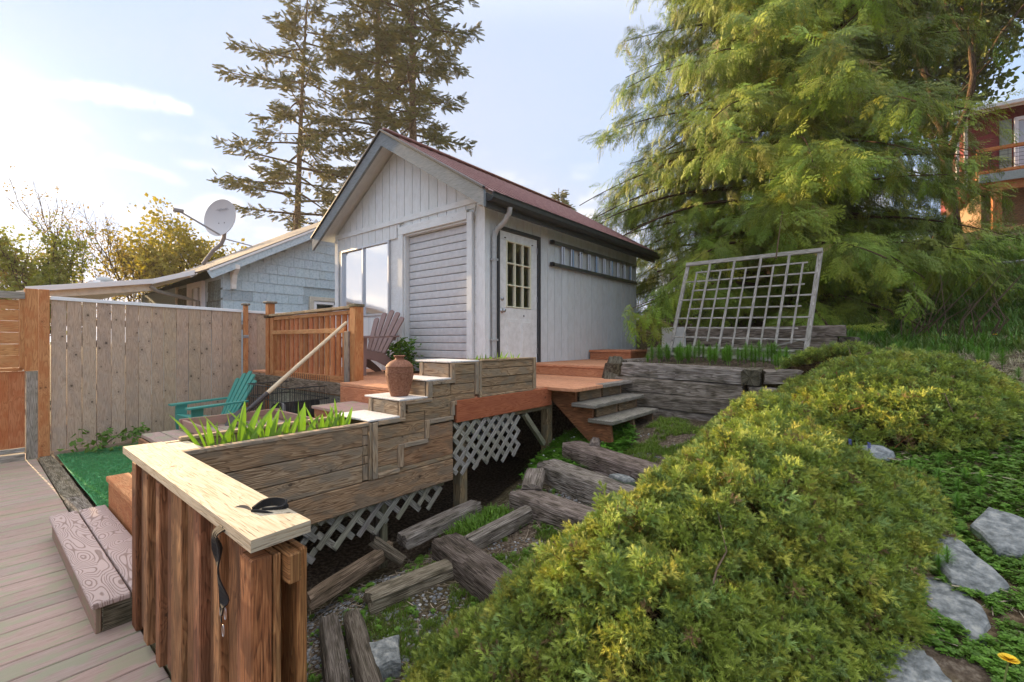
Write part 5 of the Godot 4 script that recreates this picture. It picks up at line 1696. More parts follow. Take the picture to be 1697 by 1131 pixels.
func flag(label: String, y: float, pts: Array, tilt: Vector2) -> void:
	var c := Vector2.ZERO
	for p in pts:
		c += Vector2(p[0], p[1])
	c /= pts.size()
	var mb := MB.new()
	var outer := []
	for i in pts.size():
		var a := Vector2(pts[i][0], pts[i][1])
		var b := Vector2(pts[(i + 1) % pts.size()][0], pts[(i + 1) % pts.size()][1])
		for k in 3:
			var q := a.lerp(b, k / 3.0)
			outer.append(q - c + Vector2(r(-0.008, 0.008), r(-0.008, 0.008)))
	var n := outer.size()
	var h := func(p: Vector2) -> float:
		return p.x * tilt.x + p.y * tilt.y + wob.get_noise_2d(p.x * 300.0 + c.x * 70.0, p.y * 300.0) * 0.007
	var rings := []
	for f in [0.0, 0.45, 0.82, 0.94, 1.0]:
		var ring := []
		for p in outer:
			var q: Vector2 = p * f
			ring.append(Vector3(q.x, h.call(q) - (0.02 if f == 1.0 else (0.006 if f > 0.9 else 0.0)), q.y))
		rings.append(ring)
	var low := []
	for p in outer:
		low.append(Vector3(p.x * 0.97, h.call(p) - 0.09, p.y * 0.97))
	rings.append(low)
	for i in rings.size() - 1:
		for k in n:
			var l := (k + 1) % n
			mb.col = Color(0.66, 0.8, 0.5) if i == 4 and rng.randf() < 0.6 else Color(1.0, 0.97, 0.92)
			var out := Vector3.UP if i < 4 else Vector3(outer[k].x, 0.1, outer[k].y)
			mb.quad(rings[i][k], rings[i + 1][k], rings[i + 1][l], rings[i][l], Vector2.ZERO, Vector2.ZERO, Vector2.ZERO, Vector2.ZERO, out)
	var o := put(self, "flagstone", mb.mesh(), M["slate"], Vector3(c.x, y, c.y))
	tag(o, label, "flagstone", "stepping stones beside the juniper")


func make_flagstones() -> void:
	flag("broad grey flagstone nearest the camera at the juniper's edge", 0.325, FLAG_A, Vector2(0.0, -0.12))
	flag("grey flagstone with straw behind it, second from the camera", 0.415, FLAG_B, Vector2(0.05, -0.16))
	flag("long pointed grey flagstone, third from the camera", 0.52, FLAG_C, Vector2(-0.02, -0.18))
	flag("pale flagstone at the right edge, farthest of the stepping stones", 0.585, FLAG_D, Vector2(0.0, -0.2))
	flag("small light stone between the two juniper mounds", 0.66, [[-0.14, -3.62], [-0.02, -3.58], [0.03, -3.72], [-0.08, -3.8]], Vector2(0.0, -0.1))
	flag("small flat stone on the gravel of the second timber step", 0.40, [[-1.80, -3.42], [-1.62, -3.34], [-1.56, -3.42], [-1.72, -3.5]], Vector2(0.0, 0.0))
	flag("half buried grey slab in the grass by the split timber", 0.0, [[-2.02, -1.28], [-1.86, -1.18], [-1.78, -1.32], [-1.93, -1.42]], Vector2(0.0, -0.05))
	# boulders between the mounds
	for e in [[Vector3(-0.1, 0.68, -3.98), 0.13, "rounded mossy boulder low between the juniper mounds"]]:
		var mb := MB.new()
		var k := 14
		for i in k:
			for j in 8:
				var q := []
				for s in [[i, j], [i + 1, j], [i + 1, j + 1], [i, j + 1]]:
					var a: float = TAU * (s[0] % k) / k
					var b: float = PI * s[1] / 8.0
					var d := Vector3(cos(a) * sin(b), cos(b), sin(a) * sin(b))
					q.append(d * e[1] * (1.0 + 0.25 * wob.get_noise_3dv(d * 40.0 + e[0] * 50.0)) * Vector3(1.2, 0.8, 0.9))
				mb.quad(q[0], q[1], q[2], q[3], Vector2.ZERO, Vector2.ZERO, Vector2.ZERO, Vector2.ZERO, q[0] + q[2])
		mb.col = Color(0.6, 0.85, 0.6)
		tag(put(self, "boulder", mb.mesh(), M["slate"], e[0]), e[2], "boulder")


const FLAG_A := [[-0.119, -2.069], [0.009, -2.389], [0.126, -2.405], [0.219, -2.33], [0.185, -2.164], [0.038, -1.977], [-0.087, -1.939]]
const FLAG_B := [[0.021, -2.73], [0.148, -2.814], [0.258, -2.747], [0.307, -2.624], [0.275, -2.421], [0.222, -2.449], [0.125, -2.558]]
const FLAG_C := [[0.082, -3.307], [0.139, -3.332], [0.279, -3.071], [0.386, -2.814], [0.319, -2.725], [0.201, -2.73], [0.113, -2.978]]
const FLAG_D := [[0.317, -3.251], [0.407, -3.481], [0.521, -3.42], [0.54, -3.254], [0.467, -3.069], [0.379, -3.071]]


# ------------------------------------------------------------------ the neighbour's blue house
func make_blue_house() -> void:
	var hx := -11.0
	var hz := -3.544
	var h := thing("blue_house", "pale blue shingled house behind the board fence", "house", Vector3(hx - 4.0, 0.0, -8.0))
	var mb := MB.new()
	mb.col = Color(0.8, 0.8, 0.8)
	var o := h.position
	# gable wall core (yz outline) and eave wall core
	var ridge_z := -8.2
	var ry := func(z: float) -> float:
		return 3.03 + (-3.321 - z) * 0.56 if z > ridge_z else 3.03 + (-3.321 - ridge_z) * 0.56 - (ridge_z - z) * 0.56
	var g := PackedVector2Array([Vector2(hz, -0.3), Vector2(-12.8, -0.3), Vector2(-12.8, ry.call(-12.8) - 0.22), Vector2(ridge_z, ry.call(ridge_z) - 0.22), Vector2(hz, ry.call(hz) - 0.22)])
	var bas := Basis(Vector3(0, 0, 1), Vector3(0, 1, 0), Vector3(-1, 0, 0))
	for part in [[hz, -5.5, -0.3, 9.0], [-6.92, -12.8, -0.3, 9.0], [-5.5, -6.92, -0.3, 1.58], [-5.5, -6.92, 2.52, 9.0]]:
		var za: float = part[0]
		var zb: float = part[1]
		var ya: float = minf(part[3], ry.call(za) - 0.22)
		var yb: float = minf(part[3], ry.call(zb) - 0.22)
		var pg := PackedVector2Array([Vector2(za, part[2]), Vector2(zb, part[2]), Vector2(zb, yb)])
		if za > ridge_z and zb < ridge_z:
			pg.append(Vector2(ridge_z, ry.call(ridge_z) - 0.22))
		pg.append(Vector2(za, ya))
		mb.slab(Transform3D(bas, -o), pg, -hx + 0.03, -hx + 0.15)
	mb.slab(Transform3D(bas, -o), g, 18.0, 18.12)
	for e in [[-18.0, -0.3, hz - 0.14, hx - 0.03, 2.92, hz - 0.03], [-18.0, -0.3, -12.8, hx - 0.03, 2.92, -12.7]]:
		var a := Vector3(e[0], e[1], e[2])
		var b := Vector3(e[3], e[4], e[5])
		mb.box(Transform3D(Basis(), (a + b) * 0.5 - o), b - a, 0.0)
	put(h, "wall", mb.mesh(), M["blue_paint"])
	# shingles, each a thin wedge, on the gable wall above the fence line
	var row := 0
	var y := 1.95
	while y < 5.2:
		var z := hz + 0.005
		while z > -7.6:
			var w := r(0.13, 0.27)
			var z1 := z - w
			var room: float = ry.call(z) - 0.17 - y
			if room < 0.03:
				z = z1
				continue
			room = minf(room, 0.235)
			var dirty: bool = y < 2.4 and z > -4.1
			if not (z1 < -5.4 and y < 2.62 and z > -7.0):
				var sb := MB.new()
				sb.col = grey(0.72 if dirty and rng.randf() < 0.4 else 1.0, 0.06)
				var lip := r(0.014, 0.02)
				var dz := (z - z1 - 0.004) * 0.5
				var drop := r(-0.004, 0.004)
				var q := [Vector3(lip, drop, -dz), Vector3(lip, drop, dz), Vector3(0.002, room, dz), Vector3(0.002, room, -dz), Vector3(-0.01, drop, -dz), Vector3(-0.01, drop, dz)]
				sb.quad(q[0], q[1], q[2], q[3], Vector2.ZERO, Vector2.ZERO, Vector2.ZERO, Vector2.ZERO, Vector3.RIGHT)
				sb.quad(q[0], q[1], q[5], q[4], Vector2.ZERO, Vector2.ZERO, Vector2.ZERO, Vector2.ZERO, Vector3.DOWN)
				sb.quad(q[0], q[3], q[4], q[4], Vector2.ZERO, Vector2.ZERO, Vector2.ZERO, Vector2.ZERO, Vector3.FORWARD)
				sb.quad(q[1], q[2], q[5], q[5], Vector2.ZERO, Vector2.ZERO, Vector2.ZERO, Vector2.ZERO, Vector3.BACK)
				put(h, "shingle", sb.mesh(), M["blue_paint"], local(h, Vector3(hx - 0.012, y, (z + z1) * 0.5)))
			z = z1
		y += 0.22
		row += 1
	# shingles beside the porch window, the porch shade put into their colour
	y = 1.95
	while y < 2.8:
		var x := hx - 0.01
		while x > -14.3:
			var w := r(0.16, 0.3)
			if x - w < -12.22 and x > -13.4:
				x = minf(x - w, -13.4)
				continue
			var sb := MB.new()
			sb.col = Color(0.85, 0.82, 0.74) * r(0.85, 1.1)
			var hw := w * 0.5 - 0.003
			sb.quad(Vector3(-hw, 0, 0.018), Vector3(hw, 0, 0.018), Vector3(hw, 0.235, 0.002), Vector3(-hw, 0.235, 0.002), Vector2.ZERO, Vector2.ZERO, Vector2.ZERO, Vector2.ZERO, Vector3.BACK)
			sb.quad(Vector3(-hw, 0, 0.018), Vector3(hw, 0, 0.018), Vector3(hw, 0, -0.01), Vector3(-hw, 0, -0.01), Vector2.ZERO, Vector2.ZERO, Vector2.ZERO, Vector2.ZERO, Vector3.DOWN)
			put(h, "shingle", sb.mesh(), M["blue_paint_shade"], local(h, Vector3(x - w * 0.5, y, hz - 0.015)))
			x -= w
		y += 0.22
	bd(h, "corner_board", Vector3(-14.36, 0.0, hz - 0.03), Vector3(-14.28, 2.9, hz + 0.03), "paint_white", Color(0.8, 0.78, 0.7))
	# porch window and gable window
	var w1 := Node3D.new()
	w1.name = "window"
	h.add_child(w1, true)
	w1.position = local(h, Vector3(-12.8, 2.4, hz))
	for e in [[-13.35, -13.22, 1.7, 2.9], [-12.38, -12.25, 1.7, 2.9], [-13.22, -12.38, 2.77, 2.9], [-12.84, -12.77, 1.7, 2.77]]:
		bd(w1, "frame", Vector3(e[0], e[2], hz - 0.05), Vector3(e[1], e[3], hz + 0.045), "vinyl_white")
	var gl := MB.new()
	gl.box(Transform3D(), Vector3(0.84, 1.06, 0.008), 0.0)
	put(w1, "pane", gl.mesh(), M["glass"], local(w1, Vector3(-12.8, 2.23, hz - 0.02)))
	bd(w1, "blind", Vector3(-13.2, 1.72, hz - 0.026), Vector3(-12.4, 2.75, hz - 0.025), "curtain", Color(0.8, 0.8, 0.75), 0.0)
	var w2 := Node3D.new()
	w2.name = "window"
	h.add_child(w2, true)
	w2.position = local(h, Vector3(hx, 2.4, -6.2))
	for e in [[-5.42, -5.52, 1.6, 2.6], [-6.9, -7.0, 1.6, 2.6], [-5.52, -6.9, 2.5, 2.6]]:
		bd(w2, "casing", Vector3(hx - 0.03, e[2], e[1]), Vector3(hx + 0.045, e[3], e[0]), "paint_white", Color(0.78, 0.74, 0.66))
	for e in [[-5.53, -5.6, 1.6, 2.49], [-6.05, -6.12, 1.6, 2.49], [-5.6, -6.9, 2.42, 2.49]]:
		bd(w2, "frame", Vector3(hx - 0.06, e[2], e[1]), Vector3(hx + 0.03, e[3], e[0]), "vinyl_white")
	gl = MB.new()
	gl.box(Transform3D(), Vector3(0.008, 0.9, 1.3), 0.0)
	put(w2, "pane", gl.mesh(), M["glass"], local(w2, Vector3(hx - 0.02, 1.97, -6.25)))
	# roof planes, barge board, bracket
	var rz0 := -3.2
	for side in [0, 1]:
		var z0 := rz0 if side == 0 else -13.2
		var yl: float = ry.call(z0)
		var a := Vector3(-10.72, yl, z0)
		var e := Vector3(-10.72, ry.call(ridge_z), ridge_z)
		var d := e - a
		var bs := aim(d, Vector3.UP)
		var rf := MB.new()
		rf.box(Transform3D(bs, d * 0.5 + Vector3(-3.9, 0.02, 0)), Vector3(d.length() + 0.05, 0.035, 7.8), 0.004)
		put(h, "roof", rf.mesh(), M["roof_grey"], local(h, a))
		bar(h, "barge_board", a + Vector3(0.01, -0.105, 0), e + Vector3(0.01, -0.105, 0), 0.03, 0.17, "blue_paint", Color(0.95, 0.95, 0.96))
		bar(h, "barge_board", a + Vector3(0.02, -0.012, 0), e + Vector3(0.02, -0.012, 0), 0.05, 0.04, "vinyl_white", Color(0.95, 0.95, 0.93))
	var br := MB.new()
	br.slab(Transform3D(), PackedVector2Array([Vector2(0, 0.0), Vector2(0.3, 0.0), Vector2(0.3, -0.09), Vector2(0.16, -0.2), Vector2(0.1, -0.4), Vector2(0.1, -0.5), Vector2(0, -0.5)]), -0.045, 0.045)
	put(h, "bracket", br.mesh(), M["paint_white"], local(h, Vector3(hx + 0.01, 3.13, -3.72)))
	# porch roof flaring out over the yard, with its edge boards and downpipe
	var p0 := Vector3(-11.6, 3.02, -3.2)
	var p1 := Vector3(-11.95, 2.79, -2.55)
	var p2 := Vector3(-12.0, 2.46, -0.7)
	for e in [[p0, p1], [p1, p2]]:
		var d: Vector3 = e[1] - e[0]
		var rf := MB.new()
		var far := Vector3(-6.0, 0, 0)
		var dn := Vector3(0, -0.05, 0)
		rf.quad(Vector3.ZERO, d, d + far, far, Vector2.ZERO, Vector2.ZERO, Vector2.ZERO, Vector2.ZERO, Vector3.UP)
		rf.quad(dn, d + dn, d + far + dn, far + dn, Vector2.ZERO, Vector2.ZERO, Vector2.ZERO, Vector2.ZERO, Vector3.DOWN)
		rf.quad(d, d + dn, d + far + dn, d + far, Vector2.ZERO, Vector2.ZERO, Vector2.ZERO, Vector2.ZERO, Vector3.BACK)
		put(h, "porch_roof", rf.mesh(), M["roof_grey"], local(h, e[0]))
		var un := MB.new()
		un.col = Color(1.0, 0.95, 0.82)
		un.quad(dn * 1.4, d + dn * 1.4, d + far + dn * 1.4, far + dn * 1.4, Vector2.ZERO, Vector2.ZERO, Vector2.ZERO, Vector2.ZERO, Vector3.DOWN)
		put(h, "porch_ceiling", un.mesh(), M["paint_white"], local(h, e[0]))
		bar(h, "porch_edge", e[0] + Vector3(0.02, -0.03, 0), e[1] + Vector3(0.02, -0.03, 0), 0.06, 0.1, "vinyl_white", Color(0.92, 0.92, 0.9))
	bar(h, "porch_beam", p1 + Vector3(-0.12, -0.14, 0), p2 + Vector3(-0.12, -0.14, 0.1), 0.09, 0.16, "paint_white", Color(0.9, 0.82, 0.66))
	bd(h, "porch_beam", Vector3(-17.9, 2.24, -0.86), Vector3(-12.12, 2.4, -0.76), "paint_white", Color(0.9, 0.85, 0.72))
	bd(h, "porch_post", Vector3(-12.25, -0.1, -0.9), Vector3(-12.14, 2.24, -0.79), "paint_white", Color(0.9, 0.86, 0.76))
	bd(h, "porch_post", Vector3(-15.6, -0.1, -0.9), Vector3(-15.5, 2.24, -0.79), "paint_white", Color(0.9, 0.86, 0.76))
	pipe(h, "downspout", [Vector3(-11.98, 2.66, -2.5), Vector3(-12.0, 2.56, -2.62), Vector3(-12.2, 2.48, -3.1), Vector3(-12.36, 2.42, -3.46), Vector3(-12.36, 0.2, -3.49)], 0.045, "downpipe", Color(0.75, 0.68, 0.58), 8)
	pipe(h, "gutter", [Vector3(-11.6, 2.93, -3.14), Vector3(-18.0, 2.93, -3.14)], 0.05, "paint_white", Color(0.9, 0.9, 0.88), 8)
	# flood lights
	var fl := thing("flood_light", "white twin flood light on the porch roof edge", "lamp", Vector3(-12.02, 2.62, -1.65))
	for e in [[0.08, 0.5], [-0.1, -0.4]]:
		var m := MB.new()
		m.lathe([Vector2(0.0, 0.1), Vector2(0.025, 0.1), Vector2(0.035, 0.05), Vector2(0.06, 0.0), Vector2(0.055, 0.0), Vector2(0.0, 0.015)], 14)
		var lamp := put(fl, "lamp_head", m.mesh(), M["vinyl_white"], Vector3(0.06, 0.0, e[0]))
		lamp.rotation = Vector3(e[1] * -0.7, 0, 1.2)
	bl(fl, "mount", Vector3(0.02, 0.05, 0), Vector3(0.05, 0.06, 0.12), "vinyl_white")
	var vt := thing("roof_vent", "round grey vent on the porch roof", "vent", Vector3(-13.0, 2.72, -1.92))
	var m2 := MB.new()
	m2.lathe([Vector2(0.15, 0.0), Vector2(0.16, 0.06), Vector2(0.13, 0.12), Vector2(0.06, 0.16), Vector2(0.0, 0.165)], 20)
	put(vt, "hood", m2.mesh(), M["downpipe"])
	m2 = MB.new()
	m2.lathe([Vector2(0.24, -0.04), Vector2(0.24, 0.0), Vector2(0.2, 0.004)], 20)
	put(vt, "flange", m2.mesh(), M["downpipe"])


func make_dish() -> void:
	var base := Vector3(-11.45, 3.2, -3.35)
	var t := thing("satellite_dish", "pale grey satellite dish on a bent pipe on the roof", "satellite dish", base)
	var c := Vector3(-10.98, 4.13, -3.48)
	var ca := deg_to_rad(39.72)
	var rt := Vector3(cos(ca), 0, -sin(ca))
	var tw := Vector3(sin(ca), 0, cos(ca))
	var n := (rt * -0.2 + Vector3.UP * 0.12 + tw * 0.95).normalized()
	var sx := Vector3.UP.cross(n).normalized()
	var sy := n.cross(sx)
	var bs := Basis(sx, sy, n)
	var mb := MB.new()
	var rows := 7
	var seg := 36
	var pt := func(i: int, k: int, back: float) -> Vector3:
		var f := float(i) / rows
		var a := TAU * k / seg
		return bs * Vector3(cos(a) * 0.395 * f, sin(a) * 0.405 * f, 0.075 * f * f - 0.06 - back)
	for i in rows:
		for k in seg:
			mb.quad(pt.call(i, k, 0.0), pt.call(i + 1, k, 0.0), pt.call(i + 1, k + 1, 0.0), pt.call(i, k + 1, 0.0), Vector2.ZERO, Vector2.ZERO, Vector2.ZERO, Vector2.ZERO, n)
			mb.quad(pt.call(i, k, 0.008), pt.call(i + 1, k, 0.008), pt.call(i + 1, k + 1, 0.008), pt.call(i, k + 1, 0.008), Vector2.ZERO, Vector2.ZERO, Vector2.ZERO, Vector2.ZERO, -n)
	for k in seg:
		mb.quad(pt.call(rows, k, 0.0), pt.call(rows, k + 1, 0.0), pt.call(rows, k + 1, 0.014), pt.call(rows, k, 0.014), Vector2.ZERO, Vector2.ZERO, Vector2.ZERO, Vector2.ZERO, pt.call(rows, k, 0.0))
	put(t, "reflector", mb.mesh(), M["dish_paint"], c - base)
	for e in [[-0.07, -0.1], [0.07, -0.1], [-0.07, -0.24], [0.07, -0.24]]:
		var b := MB.new()
		b.box(Transform3D(bs, Vector3.ZERO), Vector3(0.018, 0.018, 0.01), 0.003)
		put(t, "bolt", b.mesh(), M["black_metal"], c - base + bs * Vector3(e[0], e[1], -0.048))
	var tm := TextMesh.new()
	tm.text = "HughesNet"
	tm.font = SystemFont.new()
	tm.font.font_names = PackedStringArray(["Droid Sans"])
	tm.font_size = 16
	tm.pixel_size = 0.0042
	tm.depth = 0.002
	tm.material = M["print_grey"]
	var txt := MeshInstance3D.new()
	txt.mesh = tm
	txt.name = "lettering"
	t.add_child(txt)
	txt.transform = Transform3D(bs, c - base + bs * Vector3(0.0, 0.2, -0.031))
	var foot: Vector3 = c + bs * Vector3(0.05, -0.39, -0.02)
	var lnb := Vector3(-11.07, 4.14, -2.76)
	bar(t, "feed_arm", foot, lnb, 0.03, 0.03, "grey_poly", Color(1.3, 1.3, 1.3))
	var b2 := MB.new()
	b2.box(Transform3D(aim(c - lnb), Vector3.ZERO), Vector3(0.18, 0.07, 0.09), 0.015)
	put(t, "feed_horn", b2.mesh(), M["grey_poly"], lnb - base)
	pipe(t, "mast", [base + Vector3(-0.06, -0.02, 0.03), Vector3(-11.2, 3.45, -3.42), Vector3(-11.05, 3.58, -3.52), Vector3(-11.0, 3.72, -3.56), Vector3(-10.99, 3.95, -3.57)], 0.04, "grey_poly", Color(1.5, 1.5, 1.5), 10)
	pipe(t, "strut", [Vector3(-11.0, 3.7, -3.56), Vector3(-10.95, 3.62, -4.1)], 0.012, "grey_poly", Color(1.6, 1.6, 1.6), 6)
	bl(t, "bracket", c - base + bs * Vector3(0, -0.15, -0.12), Vector3(0.16, 0.22, 0.1), "grey_poly", Color(1.2, 1.2, 1.2), bs, 0.01)


# ------------------------------------------------------------------ red house on the bank
func make_red_house() -> void:
	var h := thing("red_house", "dark red house with a balcony on the bank behind the cedar", "house", Vector3(5.5, 6.6, -29.0), 0.1)
	# own axes: x along the front, z towards the camera; front wall at z = 1.2, balcony edge at z = 2.9
	bl(h, "wall", Vector3(0.4, 3.0, -1.3), Vector3(7.0, 3.2, 5.0), "red_siding", Color.WHITE, Basis(), 0.01)
	bl(h, "basement", Vector3(0.6, 0.2, -1.4), Vector3(6.4, 2.6, 4.6), "planter_wood", Color(0.9, 0.8, 0.7), Basis(), 0.01)
	for i in 14:
		bl(h, "siding_board", Vector3(0.4, 1.52 + i * 0.22, 1.21), Vector3(7.02, 0.205, 0.02), "red_siding", grey(1.0, 0.06), Basis(Vector3.RIGHT, 0.05), 0.003)
	bl(h, "corner_board", Vector3(-3.12, 3.0, 1.22), Vector3(0.12, 3.2, 0.05), "paint_white", Color(0.9, 0.86, 0.78))
	# roof
	var rf := bl(h, "roof", Vector3(0.4, 5.25, -0.2), Vector3(8.2, 0.08, 4.6), "roof_teal", Color.WHITE, Basis(Vector3.RIGHT, 0.33), 0.01)
	for i in 20:
		bl(rf, "rib", Basis(Vector3.RIGHT, 0.33) * Vector3(-4.0 + i * 0.42, 0.055, 0), Vector3(0.05, 0.04, 4.6), "roof_teal", Color(0.9, 0.95, 0.95), Basis(Vector3.RIGHT, 0.33), 0.006)
	bl(h, "gutter", Vector3(0.4, 4.45, 2.05), Vector3(8.2, 0.15, 0.16), "vinyl_white", Color(0.95, 0.95, 0.95), Basis(), 0.02)
	bl(h, "fascia", Vector3(0.4, 4.42, 1.93), Vector3(8.1, 0.22, 0.04), "paint_white", Color(0.9, 0.9, 0.9))
	bl(h, "soffit", Vector3(0.4, 4.44, 1.55), Vector3(8.0, 0.03, 0.74), "red_siding", Color(0.7, 0.7, 0.7))
	pipe(h, "downspout", [h.to_global(Vector3(-3.2, 4.4, 2.05)), h.to_global(Vector3(-3.25, 4.25, 1.95)), h.to_global(Vector3(-3.35, 3.9, 1.4)), h.to_global(Vector3(-3.35, 1.6, 1.35))], 0.06, "vinyl_white", Color.WHITE, 8)
	# sliding window with curtain and grey shutter
	var w := Node3D.new()
	w.name = "window"
	h.add_child(w)
	w.position = Vector3(-0.6, 2.9, 1.23)
	for e in [[-1.05, 0, 0.12, 2.3], [1.05, 0, 0.12, 2.3], [0, 1.1, 2.2, 0.14], [0, -1.1, 2.2, 0.14], [0.1, 0, 0.1, 2.1]]:
		bl(w, "frame", Vector3(e[0], e[1], 0.05), Vector3(e[2], e[3], 0.12), "vinyl_white")
	var gl := MB.new()
	gl.box(Transform3D(), Vector3(2.0, 2.08, 0.01), 0.0)
	put(w, "pane", gl.mesh(), M["glass"], Vector3(0, 0, 0.06))
	for i in 9:
		bl(w, "curtain", Vector3(-0.88 + i * 0.22, 0, 0.02 + 0.012 * (i % 2)), Vector3(0.218, 2.05, 0.012), "curtain", grey(1.0, 0.04))
	bl(h, "shutter", Vector3(-1.95, 2.9, 1.27), Vector3(0.35, 2.3, 0.05), "downpipe", Color(0.55, 0.62, 0.5))
	# balcony
	var dk := bl(h, "balcony_floor", Vector3(0.4, 1.42, 2.1), Vector3(7.0, 0.08, 1.8), "deck_wood")
	dk.set_meta("label", "wooden balcony floor of the red house")
	bl(h, "rim_board", Vector3(0.4, 1.3, 3.02), Vector3(7.0, 0.34, 0.05), "downpipe", Color(0.62, 0.64, 0.6))
	bl(h, "beam", Vector3(0.4, 0.98, 2.75), Vector3(7.1, 0.3, 0.14), "orange_wood", Color(0.85, 0.72, 0.6))
	for x in [-2.55, 0.2, 3.0]:
		bl(h, "post", Vector3(x, -0.2, 2.75), Vector3(0.26, 2.1, 0.26), "orange_wood", Color(0.85, 0.7, 0.6))
		bl(h, "post_foot", Vector3(x, -1.3, 2.75), Vector3(0.34, 0.3, 0.34), "paint_white", Color(0.7, 0.7, 0.68))
	for x in [-3.1, -0.9, 1.4, 3.7]:
		bl(h, "rail_post", Vector3(x, 1.9, 2.95), Vector3(0.12, 1.1, 0.1), "orange_wood", Color(0.95, 0.8, 0.65))
	bl(h, "top_rail", Vector3(0.4, 2.44, 2.95), Vector3(7.1, 0.12, 0.14), "orange_wood", Color(0.9, 0.7, 0.5))
	bl(h, "bottom_rail", Vector3(0.4, 1.56, 2.95), Vector3(7.1, 0.1, 0.12), "orange_wood", Color(1.0, 0.82, 0.6))
	for i in 30:
		bl(h, "wire", Vector3(-3.0 + i * 0.24, 2.0, 2.95), Vector3(0.012, 0.8, 0.012), "wire", Color.WHITE, Basis(), 0.0)
	for i in 5:
		bl(h, "wire", Vector3(0.4, 1.7 + i * 0.15, 2.957), Vector3(7.0, 0.012, 0.012), "wire", Color.WHITE, Basis(), 0.0)
	bl(h, "stair_stringer", Vector3(-3.7, 0.4, 2.4), Vector3(0.1, 3.0, 0.3), "orange_wood", Color(0.9, 0.7, 0.55), Basis(Vector3.BACK, -0.5))
	bl(h, "cross_board", Vector3(1.0, 0.35, 2.5), Vector3(4.5, 0.1, 0.05), "grey_wood", Color.WHITE, Basis(Vector3.BACK, 0.06))


# ------------------------------------------------------------------ leaf shapes
func juniper_sprig() -> ArrayMesh:
	var mb := MB.new()
	mb.col = Color(0.55, 0.32, 0.2)
	mb.tube([Vector3(0, -0.25, 0), Vector3(0.03, 0.4, 0), Vector3(0, 0.8, 0)], [0.022, 0.016, 0.006], 3, false)
	var sh := []
	for i in 11:
		var y := 0.12 + i * 0.075
		var a := i * 2.4
		var out := Vector3(cos(a), 0.9, sin(a)).normalized()
		sh.append([Vector3(0, y, 0) + out * 0.04, out, 0.3 * (1.0 - 0.35 * i / 11.0)])
	sh.append([Vector3(0, 0.8, 0), Vector3.UP, 0.28])
	for s in sh:
		var o: Vector3 = s[0]
		var d: Vector3 = s[1]
		var b := frame_of(d, o.y * 9.0, 1.0)
		for k in 11:
			var a := k * 2.4
			var t := k / 10.0
			var root: Vector3 = o + d * s[2] * t * 0.75
			var dir: Vector3 = (b * Vector3(cos(a), 1.0 + t * 0.8, sin(a))).normalized()
			var w := dir.cross(Vector3(0.3, 0.5, 0.8)).normalized() * 0.0155
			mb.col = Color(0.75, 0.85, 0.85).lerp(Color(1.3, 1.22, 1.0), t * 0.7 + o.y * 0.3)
			mb.tri(root - w, root + dir * 0.125, root + w)
	return mb.mesh()


func cedar_spray() -> ArrayMesh:
	# a flat fern-like spray in the xy plane, drooping towards its tip
	var mb := MB.new()
	var bend := func(p: Vector2, up := 0.0) -> Vector3:
		return Vector3(p.x, p.y, -0.28 * p.y * p.y - 0.35 * p.x * p.x + up)
	mb.col = Color(0.7, 0.55, 0.3)
	mb.tri(bend.call(Vector2(-0.008, 0)), bend.call(Vector2(0.0, 0.7)), bend.call(Vector2(0.008, 0)))
	for i in 12:
		var y := 0.08 + i * 0.075
		var side := 1.0 if i % 2 == 0 else -1.0
		var ln := 0.24 * sin(PI * clampf((i + 3.0) / 15.5, 0, 1)) + 0.05
		var dir := Vector2(side * 0.62, 0.78).normalized()
		var o := Vector2(0, y)
		var up := 0.05 * sin(i * 3.7)
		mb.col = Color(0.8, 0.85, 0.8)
		var w := Vector2(-dir.y, dir.x) * 0.009
		mb.tri(bend.call(o - w, up), bend.call(o + dir * ln, up - 0.03), bend.call(o + w, up))
		for j in 3:
			var q := o + dir * ln * (0.25 + 0.3 * j)
			for s in [-1.0, 1.0]:
				var d2: Vector2 = (dir + Vector2(-dir.y, dir.x) * s * 0.7).normalized()
				var l2 := 0.1 * (1.0 - j * 0.2)
				var w2 := Vector2(-d2.y, d2.x) * 0.0105
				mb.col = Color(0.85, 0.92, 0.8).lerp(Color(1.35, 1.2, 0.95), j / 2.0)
				mb.tri(bend.call(q - w2, up), bend.call(q + d2 * l2, up - 0.035), bend.call(q + w2, up))
	return mb.mesh()


func fir_spray() -> ArrayMesh:
	var mb := MB.new()
	mb.col = Color(0.6, 0.45, 0.3)
	mb.tri(Vector3(-0.012, 0, 0), Vector3(0, 0.95, 0), Vector3(0.012, 0, 0))
	for i in 12:
		var y := 0.08 + i * 0.075
		for s in [-1.0, 1.0]:
			var ln := 0.36 * (1.0 - i / 15.0)
			var d := Vector3(s * 0.8, 0.62, -0.25 + 0.3 * sin(i * 2.1)).normalized()
			var o := Vector3(0, y, 0)
			var w := d.cross(Vector3(0, 0.3, 1)).normalized() * 0.03
			mb.col = Color(0.95, 1.0, 0.9)
			mb.tri(o - w, o + d * ln, o + w)
			mb.tri(o + d * ln * 0.35 + Vector3(0, 0, 0.04), o + d * ln * 0.8 + Vector3(0, 0.12, -0.05), o + d * ln * 0.5 - Vector3(0, 0.01, 0.05))
	return mb.mesh()


